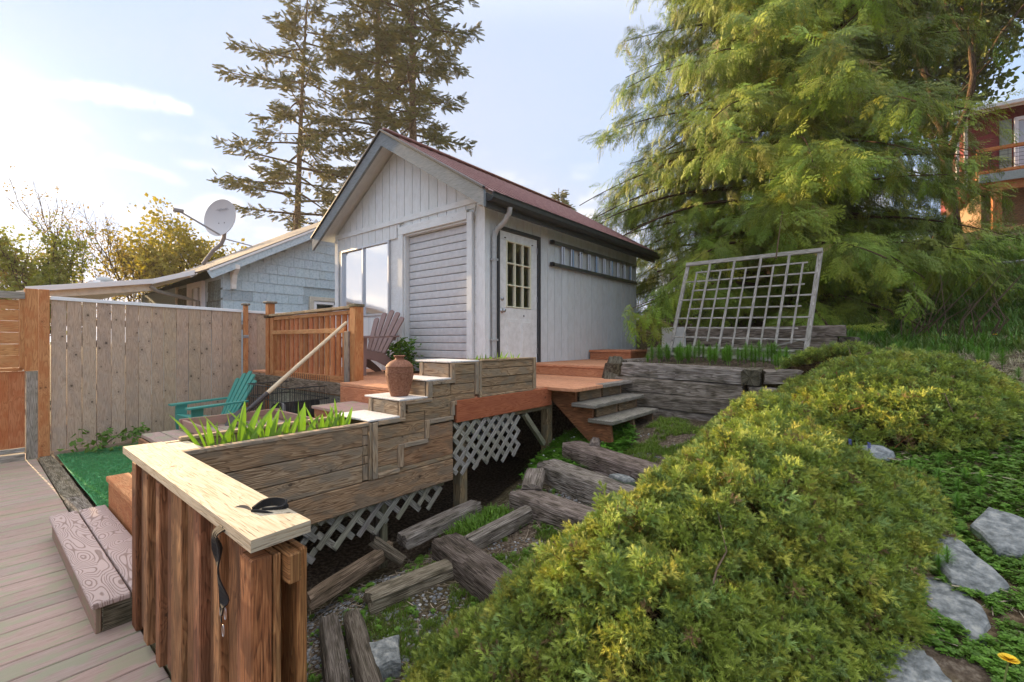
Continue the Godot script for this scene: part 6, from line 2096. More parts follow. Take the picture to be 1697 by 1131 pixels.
func leaf_cluster(n: int, size: float, spread: float, seedn: int) -> ArrayMesh:
	var g := RandomNumberGenerator.new()
	g.seed = seedn
	var mb := MB.new()
	for i in n:
		var o := Vector3(g.randf_range(-1, 1), g.randf_range(-1, 1), g.randf_range(-1, 1)) * spread
		var d := Vector3(g.randf_range(-1, 1), g.randf_range(-0.9, 0.5), g.randf_range(-1, 1)).normalized()
		var u := d.cross(Vector3(g.randf_range(-0.4, 0.4), 1, g.randf_range(-0.4, 0.4))).normalized()
		var k := size * g.randf_range(0.7, 1.2)
		var f := d.cross(u) * k * 0.18
		var t := g.randf_range(0.8, 1.2)
		mb.col = Color(t, t, t)
		mb.tri(o, o + d * k * 0.45 + u * k * 0.38 + f, o + d * k)
		mb.tri(o, o + d * k, o + d * k * 0.45 - u * k * 0.38 + f)
	return mb.mesh()


func grass_tuft(n: int, seedn: int, spread := 0.35, bent := 0.5) -> ArrayMesh:
	var g := RandomNumberGenerator.new()
	g.seed = seedn
	var mb := MB.new()
	for i in n:
		var a := g.randf() * TAU
		var d := Vector3(cos(a), 0, sin(a))
		var o := d * g.randf() * spread
		var h := g.randf_range(0.5, 1.0)
		var lean := g.randf_range(0.1, bent)
		var w := Vector3(-d.z, 0, d.x) * 0.035
		var m := o + d * lean * 0.35 * h + Vector3(0, h * 0.6, 0)
		var e := o + d * lean * h + Vector3(0, h * (1.0 - lean * 0.3), 0)
		var t := g.randf_range(0.8, 1.25)
		mb.col = Color(t, t, t * 0.9)
		mb.quad(o - w, m - w * 0.8, m + w * 0.8, o + w)
		mb.tri(m - w * 0.8, e, m + w * 0.8)
	return mb.mesh()


func clover_tuft(seedn: int) -> ArrayMesh:
	var g := RandomNumberGenerator.new()
	g.seed = seedn
	var mb := MB.new()
	for i in 9:
		var a := g.randf() * TAU
		var o := Vector3(cos(a), 0, sin(a)) * g.randf() * 0.6 + Vector3(0, g.randf_range(0.3, 1.0), 0)
		for k in 3:
			var b := a + TAU * k / 3.0
			var d := Vector3(cos(b), g.randf_range(-0.15, 0.35), sin(b)).normalized()
			var u := Vector3(-d.z, 0, d.x)
			var t := g.randf_range(0.8, 1.25)
			mb.col = Color(t, t, t)
			mb.tri(o, o + d * 0.2 + u * 0.15, o + d * 0.36)
			mb.tri(o, o + d * 0.36, o + d * 0.2 - u * 0.15)
	return mb.mesh()


# ------------------------------------------------------------------ juniper
func juniper_h(x: float, z: float) -> float:
	var zc := -z
	var tongue := 0.2 * exp(-pow((x + 1.4) / 0.28, 2.0) - pow((zc - 1.62) / 0.34, 2.0))
	x += 0.1 * smoothstep(2.0, 1.4, zc) - 0.17 * smoothstep(1.9, 2.4, zc)
	x += 0.2 * smoothstep(-0.6, -0.15, x) * smoothstep(3.4, 2.6, zc)
	var prof := table([[-1.6, 0.0], [-1.45, 0.16], [-1.3, 0.38], [-1.12, 0.55], [-0.95, 0.62], [-0.75, 0.58], [-0.5, 0.47], [-0.2, 0.28], [0.0, 0.14], [0.12, 0.0]], x)
	var lim := lerpf(5.05, 3.75, smoothstep(-1.25, -0.1, x))
	var e := smoothstep(lim + 0.15, lim - 0.7, zc) * smoothstep(0.85, 1.6, zc + 0.15 * x)
	var lump := 1.0 + 0.28 * wob.get_noise_2d(x * 130.0, z * 130.0) + 0.2 * wob.get_noise_2d(x * 290.0 + 70.0, z * 290.0)
	return (maxf(prof * e, tongue)) * lump * lerpf(0.92, 0.62, smoothstep(2.6, 3.9, zc))


func juniper_h2(x: float, z: float) -> float:
	var q := Vector2((x - 0.0) / (0.78 if x > 0.0 else 0.95), (z + 5.1) / (1.05 if z > -5.1 else 0.9)).length()
	var lump := 1.0 + 0.25 * wob.get_noise_2d(x * 140.0 + 33.0, z * 140.0)
	return 0.34 * sqrt(maxf(0.0, 1.0 - q * q)) * lump if q < 1.0 else 0.0


func make_juniper(label: String, hf: Callable, box: Rect2, count: int, base_at: Vector3) -> void:
	var t := thing("juniper_shrub", label, "shrub", base_at)
	# woody inside: a brown, lumpy heap of dead needles and stems just under the green
	var mb := MB.new()
	mb.col = Color(0.36, 0.30, 0.2)
	var nx := 34
	var nz := 52
	for i in nx:
		for j in nz:
			var q := []
			var any := false
			for c in [[0, 0], [1, 0], [1, 1], [0, 1]]:
				var x: float = box.position.x + box.size.x * (i + c[0]) / nx
				var z: float = box.position.y + box.size.y * (j + c[1]) / nz
				var h: float = hf.call(x, z)
				any = any or h > 0.1
				q.append(Vector3(x, ground(x, z) + maxf(h - 0.085, -0.03) * 0.88, z) - base_at)
			if any:
				mb.quad(q[0], q[1], q[2], q[3], Vector2.ZERO, Vector2.ZERO, Vector2.ZERO, Vector2.ZERO, Vector3.UP)
	put(t, "stems", mb.mesh(), M["soil"])
	var wh := []
	var cs := []
	var tries := 0
	while wh.size() < count and tries < count * 8:
		tries += 1
		var x := r(box.position.x, box.end.x)
		var z := r(box.position.y, box.end.y)
		var h: float = hf.call(x, z)
		if h < 0.025:
			continue
		var e := 0.06
		var gx: float = (hf.call(x + e, z) + ground(x + e, z)) - (hf.call(x - e, z) + ground(x - e, z))
		var gz: float = (hf.call(x, z + e) + ground(x, z + e)) - (hf.call(x, z - e) + ground(x, z - e))
		var n := Vector3(-gx, 2.0 * e, -gz).normalized()
		var flat := Vector3(n.x, 0, n.z)
		var d := (n * 0.75 + flat * 0.9 + Vector3(r(-0.6, 0.6), r(0.0, 0.5), r(-0.6, 0.6))).normalized()
		var k := r(0.085, 0.15)
		var deep := r(0.0, 0.09) * rng.randf()
		var p := Vector3(x, ground(x, z) + h - deep, z) - d * k * 0.45
		wh.append(Transform3D(frame_of(d, r(0, TAU), k), p - base_at))
		# patches of golden growth among blue-green and olive
		var m := 0.5 + 0.5 * wob.get_noise_2d(x * 95.0 + 11.0, z * 95.0)
		var v := r(0.65, 1.25)
		var c := Color(0.28, 0.35, 0.058).lerp(Color(0.44, 0.42, 0.07), smoothstep(0.5, 0.85, m + r(-0.22, 0.22)))
		if rng.randf() < 0.25:
			c = c.lerp(Color(0.16, 0.26, 0.08), 0.7)
		if rng.randf() < 0.025:
			c = Color(0.22, 0.14, 0.07)
		cs.append(c * v)
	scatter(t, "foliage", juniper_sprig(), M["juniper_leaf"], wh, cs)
	# a few bare and reddish stems showing on the surface
	for i in 26:
		var x := r(box.position.x + 0.15, box.end.x - 0.15)
		var z := r(box.position.y + 0.2, box.end.y - 0.2)
		if hf.call(x, z) < 0.12:
			continue
		var a := r(0, TAU)
		var ln := r(0.15, 0.4)
		var pts := []
		var rd := []
		for k in 5:
			var xx := x + cos(a) * ln * k / 4.0
			var zz := z + sin(a) * ln * k / 4.0
			pts.append(Vector3(xx, ground(xx, zz) + hf.call(xx, zz) + 0.03 + 0.02 * sin(k * 2.0 + i), zz) - base_at)
			rd.append(0.005 - 0.0008 * k)
			a += r(-0.3, 0.3)
		var sb := MB.new()
		sb.col = Color(1.2, 1.1, 1.0) if i % 3 else Color(1.1, 0.6, 0.35)
		sb.tube(pts, rd, 5)
		put(t, "stem", sb.mesh(), M["bark"])


# ------------------------------------------------------------------ cedar
func in_shed(p: Vector3, pad := 0.0) -> bool:
	return p.x < -3.85 + pad and p.x > -8.5 and p.z > SB - 0.35 and p.y < roof_y(p.x) + 0.1


func make_cedar() -> void:
	var base := Vector3(-1.71, 1.55, -11.05)
	var t := thing("cedar_tree", "huge drooping cedar filling the bank behind the trellis", "tree", base)
	var mb := MB.new()
	mb.tube([Vector3(0, -0.3, 0), Vector3(0.05, 3, 0), Vector3(-0.05, 7, 0.05), Vector3(0, 13.5, 0)], [0.42, 0.32, 0.2, 0.03], 12)
	put(t, "trunk", mb.mesh(), M["bark"])
	var limbs := MB.new()
	var wh := []
	var cs := []
	for i in 270:
		var f := (i + 0.5) / 270.0
		var h := 0.25 + 13.0 * pow(f, 1.12)
		var az := i * 2.39996 + r(-0.25, 0.25)
		var rad := table([[0.0, 4.3], [1.2, 4.7], [3.0, 4.7], [5.0, 4.0], [7.0, 3.2], [9.5, 2.2], [12.0, 1.0], [14.0, 0.2]], h) * (r(0.55, 1.06) if i % 3 == 0 else r(0.85, 1.06))
		var out := Vector3(cos(az), 0, sin(az))
		rad *= 1.0 - 0.24 * smoothstep(-0.05, 0.7, out.dot(Vector3(0.96, 0, -0.25))) * (1.0 - smoothstep(5.0, 8.0, h))
		var p0 := Vector3(0, h, 0)
		var p1 := p0 + out * rad * 0.5 + Vector3(0, 0.1 * rad - 0.1, 0)
		var p2 := p0 + out * rad + Vector3(r(-0.3, 0.3), -0.2 * rad + r(-0.7, 0.6), r(-0.3, 0.3))
		var pts := []
		var rd := []
		var steps := maxi(4, int(rad / 0.13))
		for k in steps + 1:
			var u := float(k) / steps
			var q := p0.lerp(p1, u).lerp(p1.lerp(p2, u), u)
			if in_shed(q + base, 0.1) or (q + base).y < ground(q.x + base.x, q.z + base.z) + 0.1:
				break
			pts.append(q)
			rd.append(maxf(0.008, 0.05 * (1.0 - u)))
		if pts.size() < 3:
			continue
		limbs.col = Color(0.55, 0.5, 0.45)
		limbs.tube(pts, rd, 5, false)
		# foliage hangs in clumps along the outer limb, each a handful of drooping sprays
		for k in pts.size():
			var u := float(k) / steps
			if u < 0.2:
				continue
			for cl in 2:
				var side := out.cross(Vector3.UP) * r(-1.0, 1.0)
				var o: Vector3 = pts[k] + side * r(0.0, 0.75) * (1.05 - u * 0.6) + Vector3(r(-0.1, 0.1), r(-0.22, 0.14), r(-0.1, 0.1))
				var lead := (out * r(0.1, 0.9) + side * 0.6 + Vector3(0, r(-1.0, 0.1), 0)).normalized()
				var shade := r(0.5, 1.25)
				var gold := rng.randf() * rng.randf()
				for s in 8:
					var d := (lead + Vector3(r(-0.6, 0.6), r(-0.6, 0.25), r(-0.6, 0.6))).normalized()
					var p := o + lead * r(-0.1, 0.22) + Vector3(r(-0.07, 0.07), r(-0.06, 0.06), r(-0.07, 0.07))
					var ln := r(0.2, 0.42)
					var tip := p + d * ln + base
					if in_shed(tip, 0.12) or in_shed(p + base, 0.12) or tip.y < ground(tip.x, tip.z) + 0.03:
						continue
					if (tip.z > -7.1 and tip.y < 2.9 and tip.x > -2.2) or (tip.x < -2.9 and tip.z > -8.6 and tip.y < 4.4):
						continue
					var up := (Vector3.UP * 0.5 + out * 0.7 + Vector3(r(-0.7, 0.7), r(-0.3, 0.3), r(-0.7, 0.7)))
					up = (up - d * up.dot(d)).normalized()
					wh.append(Transform3D(Basis(d.cross(up), d, up).scaled_local(Vector3.ONE * ln), p))
					var c := Color(0.18, 0.28, 0.022).lerp(Color(0.38, 0.36, 0.035), gold)
					if rng.randf() < 0.012:
						c = Color(0.28, 0.2, 0.06)
					cs.append(c * shade * r(0.85, 1.15))
	put(t, "limbs", limbs.mesh(), M["bark"])
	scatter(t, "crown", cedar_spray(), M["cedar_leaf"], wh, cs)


# ------------------------------------------------------------------ firs
func make_fir(label: String, base: Vector3, height: float, low: float, reach: Array, lean: Vector3, count: int, seedn: int) -> void:
	rng.seed = seedn
	var t := thing("fir_tree", label, "tree", base, 0.0, "tall firs behind the shed")
	var mb := MB.new()
	mb.col = Color(1.0, 0.92, 0.85)
	var tr := []
	var rr := []
	for i in 11:
		var f := i / 10.0
		tr.append(lean * f * f + Vector3(sin(f * 7.0) * 0.12, height * f, cos(f * 5.0) * 0.1))
		rr.append(lerpf(0.42, 0.05, pow(f, 0.8)) * height / 30.0)
	mb.tube(tr, rr, 9)
	put(t, "trunk", mb.mesh(), M["bark"])
	var limbs := MB.new()
	limbs.col = Color(0.7, 0.62, 0.55)
	var wh := []
	var cs := []
	for i in count:
		var f := (i + rng.randf()) / count
		var h := lerpf(low, height - 0.4, f)
		var u := h / height
		var ix := u * 10.0
		var i0 := clampi(int(ix), 0, 9)
		var o: Vector3 = tr[i0].lerp(tr[i0 + 1], ix - i0)
		var az := i * 2.39996 + r(-0.5, 0.5)
		var out := Vector3(cos(az), 0, sin(az))
		var rad := table(reach, h) * r(0.45, 1.1)
		var rise := r(-0.18, 0.12)
		var pts := []
		var rd := []
		var steps := maxi(4, int(rad / 0.35))
		for k in steps + 1:
			var q := float(k) / steps
			pts.append(o + out * rad * q + Vector3(sin(q * 3.0 + i) * 0.12, rad * (rise * q - 0.22 * q * q + 0.2 * q * q * q), cos(q * 4.0 + i) * 0.12))
			rd.append(lerpf(0.085, 0.015, q) * clampf(rad / 4.0, 0.4, 1.2))
		limbs.tube(pts, rd, 4, false)
		for k in pts.size():
			var q := float(k) / steps
			if q < 0.25 + 0.25 * rng.randf():
				continue
			for s in 13:
				var side := out.cross(Vector3.UP) * (1.0 if s % 2 == 0 else -1.0)
				var d := (out * r(0.2, 0.9) + side * r(0.0, 1.0) + Vector3(0, r(-0.55, 0.35), 0)).normalized()
				var p: Vector3 = pts[k] + side * r(0.0, 0.8) * (1.1 - q) + Vector3(r(-0.25, 0.25), r(-0.32, 0.18), r(-0.25, 0.25))
				var up := Vector3.UP + Vector3(r(-0.6, 0.6), 0, r(-0.6, 0.6))
				up = (up - d * up.dot(d)).normalized()
				wh.append(Transform3D(Basis(d.cross(up), d, up).scaled_local(Vector3.ONE * r(0.28, 0.58)), p))
				var v := r(0.7, 1.2)
				cs.append(Color(0.14, 0.165, 0.04).lerp(Color(0.26, 0.23, 0.06), rng.randf() * 0.8) * v)
	put(t, "limbs", limbs.mesh(), M["bark"])
	scatter(t, "crown", fir_spray(), M["fir_leaf"], wh, cs)


# ------------------------------------------------------------------ broadleaf trees
func branch(mb: MB, p: Vector3, d: Vector3, ln: float, rad: float, level: int, tips: Array, spread: float) -> void:
	var pts := [p]
	var rd := [rad]
	var q := p
	var dd := d
	for i in 4:
		dd = (dd + Vector3(r(-0.22, 0.22), r(-0.06, 0.16), r(-0.22, 0.22))).normalized()
		q += dd * ln * 0.25
		pts.append(q)
		rd.append(rad * (1.0 - 0.12 * (i + 1)))
	mb.tube(pts, rd, 5 if level > 1 else 4, false)
	if level == 0:
		for x in pts:
			tips.append(x)
		return
	var n := 3 if level > 1 else 4
	for i in n:
		var a := TAU * i / n + r(-0.6, 0.6)
		var side := dd.cross(Vector3(cos(a), 0.3, sin(a))).normalized()
		var nd := (dd + side * r(0.5, 1.0) * spread + Vector3(0, 0.12, 0)).normalized()
		branch(mb, pts[2 + i % 3], nd, ln * r(0.6, 0.82), rad * 0.55, level - 1, tips, spread)
	if level <= 2:
		tips.append(q)


func make_broadleaf(called: String, label: String, base: Vector3, height: float, levels: int, spread: float, leaves: int, size: float, color: Color, seedn: int, stems := 1, fuzz := 0.35) -> void:
	rng.seed = seedn
	var t := thing(called, label, "tree", base)
	var mb := MB.new()
	mb.col = Color(0.6, 0.55, 0.5)
	var tips := []
	for s in stems:
		var a := TAU * s / stems + 0.4
		var lean := Vector3(cos(a), 0, sin(a)) * (0.45 if stems > 1 else 0.05)
		branch(mb, Vector3(lean.x * 0.3, -0.2, lean.z * 0.3), (Vector3.UP + lean).normalized(), height * 0.38, height * 0.014 + 0.02, levels, tips, spread)
	put(t, "trunk", mb.mesh(), M["bark"])
	var wh := []
	var cs := []
	for i in leaves:
		var p: Vector3 = tips[rng.randi() % tips.size()]
		wh.append(Transform3D(frame_of(Vector3(r(-1, 1), r(-0.2, 1), r(-1, 1)), r(0, TAU), r(0.7, 1.3)), p + Vector3(r(-1, 1), r(-1, 1), r(-1, 1)) * fuzz))
		cs.append(color * r(0.75, 1.25))
	scatter(t, "crown", leaf_cluster(6, size, size * 1.3, seedn), M["broad_leaf"], wh, cs)


func make_trees() -> void:
	make_fir("tall slender fir with a bare lower trunk, leftmost of the firs", Vector3(-30.2, 0.0, -13.9), 24.5, 9.3, [[8.0, 4.6], [11.0, 5.6], [15.0, 5.0], [19.0, 4.4], [22.0, 2.6], [24.5, 0.6]], Vector3(0.8, 0, -0.5), 56, 901)
	make_fir("tall bushy fir between the other two firs", Vector3(-26.0, 0.0, -17.4), 31.0, 11.5, [[9.0, 2.4], [14.0, 3.6], [20.0, 4.4], [25.0, 3.6], [31.0, 0.5]], Vector3(0.3, 0, 0.2), 92, 902)
	make_fir("tall bushy fir rising over the shed ridge, rightmost of the firs", Vector3(-21.8, 0.0, -17.0), 30.0, 8.5, [[6.0, 2.2], [11.0, 3.0], [14.0, 3.2], [18.0, 4.6], [22.0, 4.4], [30.0, 0.5]], Vector3(0.2, 0, 0.3), 95, 903)
	make_fir("small distant fir top showing over the shed roof", Vector3(-25.2, 0.0, -37.5), 16.6, 9.0, [[9.0, 3.0], [13.0, 2.0], [16.6, 0.3]], Vector3.ZERO, 40, 904)
	make_broadleaf("leafing_tree", "sparse young tree with fresh leaves, at the far left", Vector3(-20.6, 0.0, -1.05), 5.4, 4, 0.55, 1300, 0.1, Color(0.23, 0.25, 0.05), 905, 2, 0.25)
	make_broadleaf("leafing_tree", "bare-branched reddish tree left of the satellite dish", Vector3(-22.9, 0.0, -3.1), 6.2, 5, 0.5, 900, 0.08, Color(0.30, 0.21, 0.06), 906, 3, 0.3)
	make_broadleaf("leafing_tree", "golden backlit leafy tree behind the satellite dish", Vector3(-24.4, 0.0, -6.9), 6.8, 5, 0.72, 2000, 0.16, Color(0.36, 0.30, 0.06), 907, 2, 0.5)
	make_broadleaf("leafing_tree", "low leafy tree beside the trunk of the leftmost fir", Vector3(-24.8, 0.0, -9.5), 5.2, 4, 0.7, 1300, 0.16, Color(0.34, 0.32, 0.07), 908, 2, 0.5)
	make_broadleaf("tall_tree", "tall sunlit tree behind the cedar at the upper right", Vector3(2.2, 4.0, -26.0), 17.0, 5, 0.6, 6000, 0.24, Color(0.17, 0.2, 0.04), 909, 1, 0.9)
	make_broadleaf("tall_tree", "tree at the right edge above the red house roof", Vector3(8.5, 5.5, -24.0), 14.0, 5, 0.6, 2600, 0.22, Color(0.13, 0.17, 0.03), 910, 1, 0.8)


# ------------------------------------------------------------------ small plants
func make_iris(label: String, at: Vector3, n: int, h: float, seedn: int, called := "iris_plant", grp := "irises in the long planter") -> void:
	rng.seed = seedn
	var t := thing(called, label, "plant", at, 0.0, grp)
	for i in n:
		var f := (i + 0.5) / n - 0.5
		var fan := r(-0.5, 0.5)
		var dir := Vector3(sin(fan), 0, f * 2.2 + r(-0.2, 0.2)) * 0.32
		var ln := h * r(0.62, 1.05)
		var mb := MB.new()
		var g := r(0.85, 1.2)
		mb.col = Color(0.20 * g, 0.33 * g, 0.05 * g)
		var wv := Vector3(dir.z, 0, -dir.x).normalized().lerp(Vector3(0.3, 0, 1), 0.5).normalized()
		var last := []
		var steps := 6
		var bend := r(0.1, 0.55)
		for k in steps + 1:
			var u := float(k) / steps
			var p := dir * ln * (u + bend * u * u) * 1.2 + Vector3(0, ln * (u - 0.22 * bend * u * u * u), 0)
			var w := 0.021 * (1.0 - pow(u, 2.6)) * (0.75 + 0.5 * u) * h / 0.3 + 0.0008
			var fold := Vector3(wv.z, 0, -wv.x) * w * 0.35
			var cur := [p - wv * w, p + fold, p + wv * w]
			if k > 0:
				mb.quad(last[0], cur[0], cur[1], last[1])
				mb.quad(last[1], cur[1], cur[2], last[2])
			last = cur
		put(t, "leaf", mb.mesh(), M["iris_leaf"], Vector3(r(-0.02, 0.02), -0.01, f * 0.08))


func make_horsetail_mesh(seedn: int) -> ArrayMesh:
	var g := RandomNumberGenerator.new()
	g.seed = seedn
	var mb := MB.new()
	mb.col = Color(0.16, 0.22, 0.06)
	mb.tube([Vector3(0, -0.05, 0), Vector3(0.02, 0.5, 0), Vector3(0, 1.0, 0.02)], [0.022, 0.018, 0.006], 4, false)
	for i in 13:
		var y := 0.18 + i * 0.062
		var ln := 0.34 * sin(PI * clampf(0.3 + i / 18.0, 0, 1)) * (1.0 if i < 10 else 0.8)
		for k in 12:
			var a := TAU * k / 12.0 + i * 0.3 + g.randf_range(-0.15, 0.15)
			var d := Vector3(cos(a), g.randf_range(0.55, 0.95), sin(a)).normalized()
			var w := Vector3(-sin(a), 0, cos(a)) * 0.012
			var t := g.randf_range(0.85, 1.25)
			mb.col = Color(0.13 * t, 0.30 * t, 0.03 * t)
			mb.tri(Vector3(0, y, 0) - w, Vector3(0, y, 0) + d * ln, Vector3(0, y, 0) + w)
	return mb.mesh()


func horsetails(label: String, grp: String, spots: Array, h0: float, h1: float, meshes: Array) -> void:
	for s in spots:
		var o := put(self, "horsetail", meshes[rng.randi() % meshes.size()], M["grass_leaf"], Vector3(s.x, ground(s.x, s.y), s.y))
		var k := r(h0, h1)
		o.basis = Basis(Vector3.UP, r(0, TAU)).scaled(Vector3(k * r(1.0, 1.5), k, k * r(1.0, 1.5)))
		tag(o, label, "plant", grp)


func spots_in(n: int, x0: float, x1: float, z0: float, z1: float) -> Array:
	var out := []
	for i in n:
		out.append(Vector2(r(x0, x1), r(z0, z1)))
	return out


func sow(called: String, label: String, category: String, mesh: ArrayMesh, mat: String, n: int, zone: Callable, k0: float, k1: float, color: Color, vary := 0.25, tilt := 0.25, other := Color.BLACK) -> void:
	var wh := []
	var cs := []
	var tries := 0
	while wh.size() < n and tries < n * 6:
		tries += 1
		var p: Vector2 = zone.call()
		if p == Vector2.INF:
			continue
		var y := ground(p.x, p.y)
		wh.append(Transform3D(frame_of(Vector3(r(-tilt, tilt), 1, r(-tilt, tilt)), r(0, TAU), r(k0, k1)), Vector3(p.x, y - 0.004, p.y)))
		var c := color
		if other != Color.BLACK:
			c = color.lerp(other, rng.randf() * rng.randf())
		cs.append(c * r(1.0 - vary, 1.0 + vary))
	tag(scatter(self, called, mesh, M[mat], wh, cs), label, category)


func on_step(x: float, z: float) -> bool:
	for e in FLAGS_AT:
		if Vector2(x - e[0], z - e[1]).length() < e[2]:
			return true
	return false


const FLAGS_AT := [[0.03, -2.2, 0.15], [0.1, -2.12, 0.15], [0.11, -2.7, 0.09], [0.22, -2.6, 0.11], [0.26, -2.5, 0.06], [0.13, -3.2, 0.06], [0.2, -3.03, 0.1], [0.3, -2.85, 0.1], [0.44, -3.27, 0.14]]


func make_small_plants() -> void:
	rng.seed = 4242
	var iris := [[-0.93, 8, 0.30, "iris clump at the left end of the long planter"], [-1.06, 7, 0.34, "tall iris clump, second from the left in the long planter"], [-1.21, 8, 0.31, "iris clump beside the shovel blade in the long planter"], [-1.31, 4, 0.26, "small iris fan right of the shovel blade"], [-1.42, 4, 0.33, "thin iris with one upright leaf in the middle of the planter"], [-1.58, 7, 0.28, "iris clump, second from the right in the long planter"], [-1.70, 8, 0.28, "iris clump at the right end of the long planter"]]
	for i in iris.size():
		make_iris(iris[i][3], Vector3(-3.02, 0.82, iris[i][0]), iris[i][1], iris[i][2], 700 + i)
	for i in 6:
		make_iris(["leftmost young shoot in the upper planter box", "second young shoot from the left in the upper box", "third young shoot from the left in the upper box", "third young shoot from the right in the upper box", "second young shoot from the right in the upper box", "rightmost young shoot in the upper planter box"][i], Vector3(-3.0 + 0.04 * (i % 2), 1.255, -3.02 - i * 0.11), 5, 0.13 + 0.03 * (i % 2), 720 + i, "young_shoot", "shoots in the upper planter box")
	rng.seed = 4243
	# leafy bush between the mauve chair and the roll-up door
	var bush := thing("leafy_bush", "small leafy green bush beside the mauve chair", "bush", Vector3(-5.72, FLOOR, -4.25))
	var wh := []
	var cs := []
	for i in 90:
		wh.append(Transform3D(frame_of(Vector3(r(-0.5, 0.5), 1, r(-0.5, 0.5)), r(0, TAU), r(0.8, 1.2)), Vector3(r(-0.2, 0.22), r(0.08, 0.5) * (0.6 + 0.4 * rng.randf()), r(-0.15, 0.15))))
		cs.append(Color(0.09, 0.2, 0.03) * r(0.8, 1.3))
	scatter(bush, "foliage", leaf_cluster(6, 0.075, 0.07, 31), M["broad_leaf"], wh, cs)
	for i in 5:
		var mb := MB.new()
		mb.tube([Vector3.ZERO, Vector3(r(-0.1, 0.1), 0.2, r(-0.05, 0.05)), Vector3(r(-0.2, 0.2), 0.42, r(-0.1, 0.1))], [0.006, 0.005, 0.003], 4)
		put(bush, "stem", mb.mesh(), M["bark"])
	bd(bush, "leaf_litter", Vector3(-6.0, FLOOR, -4.46), Vector3(-5.5, FLOOR + 0.025, -4.12), "soil", Color(0.7, 0.6, 0.5), 0.02)
	var weed := thing("bramble_weed", "low leafy weed at the foot of the fence", "weed", Vector3(-8.15, 0.05, -1.15))
	wh = []
	cs = []
	for i in 26:
		wh.append(Transform3D(frame_of(Vector3(r(-0.6, 0.6), 1, r(-0.6, 0.6)), r(0, TAU), r(0.7, 1.1)), Vector3(r(-0.15, 0.3), r(0.05, 0.3), r(-0.5, 0.35))))
		cs.append(Color(0.13, 0.24, 0.04) * r(0.8, 1.2))
	scatter(weed, "foliage", leaf_cluster(4, 0.085, 0.06, 32), M["broad_leaf"], wh, cs)
	for i in 4:
		var mb := MB.new()
		mb.tube([Vector3.ZERO, Vector3(r(-0.05, 0.15), 0.12, r(-0.3, 0.2)), Vector3(r(-0.1, 0.25), 0.24, r(-0.45, 0.3))], [0.005, 0.004, 0.003], 4)
		put(weed, "stem", mb.mesh(), M["bark"])
	# horsetails
	var hm := [make_horsetail_mesh(1), make_horsetail_mesh(2), make_horsetail_mesh(3)]
	horsetails("bright green horsetail growing in the bed under the trellis", "horsetails under the trellis", spots_in(58, -2.5, -0.6, -5.68, -6.32), 0.16, 0.3, hm)
	horsetails("bright green horsetail right of the timber walls", "horsetails right of the walls", spots_in(34, -0.5, 0.9, -6.1, -8.6), 0.14, 0.26, hm)
	horsetails("bright green horsetail on the dry slope at the right", "horsetails on the dry slope", spots_in(26, 0.55, 1.7, -4.4, -7.0), 0.1, 0.2, hm)
	horsetails("green horsetail between the stepping stones", "horsetails by the stepping stones", [Vector2(0.17, -2.82), Vector2(0.2, -2.85), Vector2(0.13, -3.5), Vector2(0.22, -3.6), Vector2(0.3, -3.62), Vector2(0.06, -3.55), Vector2(0.34, -3.75), Vector2(0.4, -3.7), Vector2(0.0, -3.45), Vector2(0.28, -3.42), Vector2(0.1, -3.72), Vector2(0.38, -3.55), Vector2(0.24, -3.9)], 0.09, 0.15, hm)
	horsetails("small horsetail shoot in the gravel by the railing", "horsetails in the gravel", [Vector2(-1.95, -0.95), Vector2(-1.75, -0.85), Vector2(-2.1, -1.05), Vector2(-2.3, -1.35), Vector2(-1.6, -0.8), Vector2(-1.5, -0.78), Vector2(-2.24, -1.4)], 0.06, 0.13, hm)
	# ground covers; each returns a spot or INF
	var patch := FastNoiseLite.new()
	patch.seed = 12
	patch.frequency = 1.4
	patch.fractal_octaves = 3
	sow("path_grass", "short bright grass along the timber path", "grass", grass_tuft(9, 41, 0.4, 0.8), "grass_leaf", 6200, func() -> Vector2:
		var x := r(-2.4, -1.45)
		var z := r(-1.0, -4.3)
		return Vector2(x, z) if patch.get_noise_2d(x * 1.4, z * 1.4) > -0.02 and absf(z + 1.2) > 0.12 else Vector2.INF, 0.022, 0.055, Color(0.14, 0.25, 0.03), 0.3, 0.3, Color(0.2, 0.24, 0.05))
	sow("clover_patch", "lush green ground cover with tiny white flowers under the stairs", "ground cover", clover_tuft(51), "grass_leaf", 2600, func() -> Vector2:
		var x := r(-2.95, -1.8)
		var z := r(-3.55, -4.9)
		var d := Vector2((x + 2.5) / 0.5, (z + 4.1) / 0.62).length()
		return Vector2(x, z) if d < 1.0 + r(-0.3, 0.1) else Vector2.INF, 0.035, 0.1, Color(0.10, 0.25, 0.02), 0.3)
	sow("path_grass", "fresh grass on the ground right of the open stairs", "grass", grass_tuft(9, 47, 0.4, 0.8), "grass_leaf", 2400, func() -> Vector2:
		var x := r(-2.05, -1.15)
		var z := r(-3.75, -5.2)
		return Vector2(x, z) if patch.get_noise_2d(x * 1.6 + 7.0, z * 1.6) > -0.1 else Vector2.INF, 0.025, 0.06, Color(0.15, 0.26, 0.03), 0.3, 0.3, Color(0.22, 0.26, 0.05))
	sow("clover_patch", "green weeds sprouting beside the split grey log", "ground cover", clover_tuft(52), "grass_leaf", 260, func() -> Vector2:
		return Vector2(-2.45 + r(-0.14, 0.14), -2.6 + r(-0.22, 0.2)), 0.04, 0.09, Color(0.11, 0.24, 0.02), 0.3)
	sow("long_grass", "longer grass blades beside the split grey log", "grass", grass_tuft(9, 44, 0.3, 0.6), "grass_leaf", 220, func() -> Vector2:
		return Vector2(-2.42 + r(-0.16, 0.14), -2.55 + r(-0.24, 0.24)), 0.09, 0.17, Color(0.13, 0.25, 0.03), 0.3)
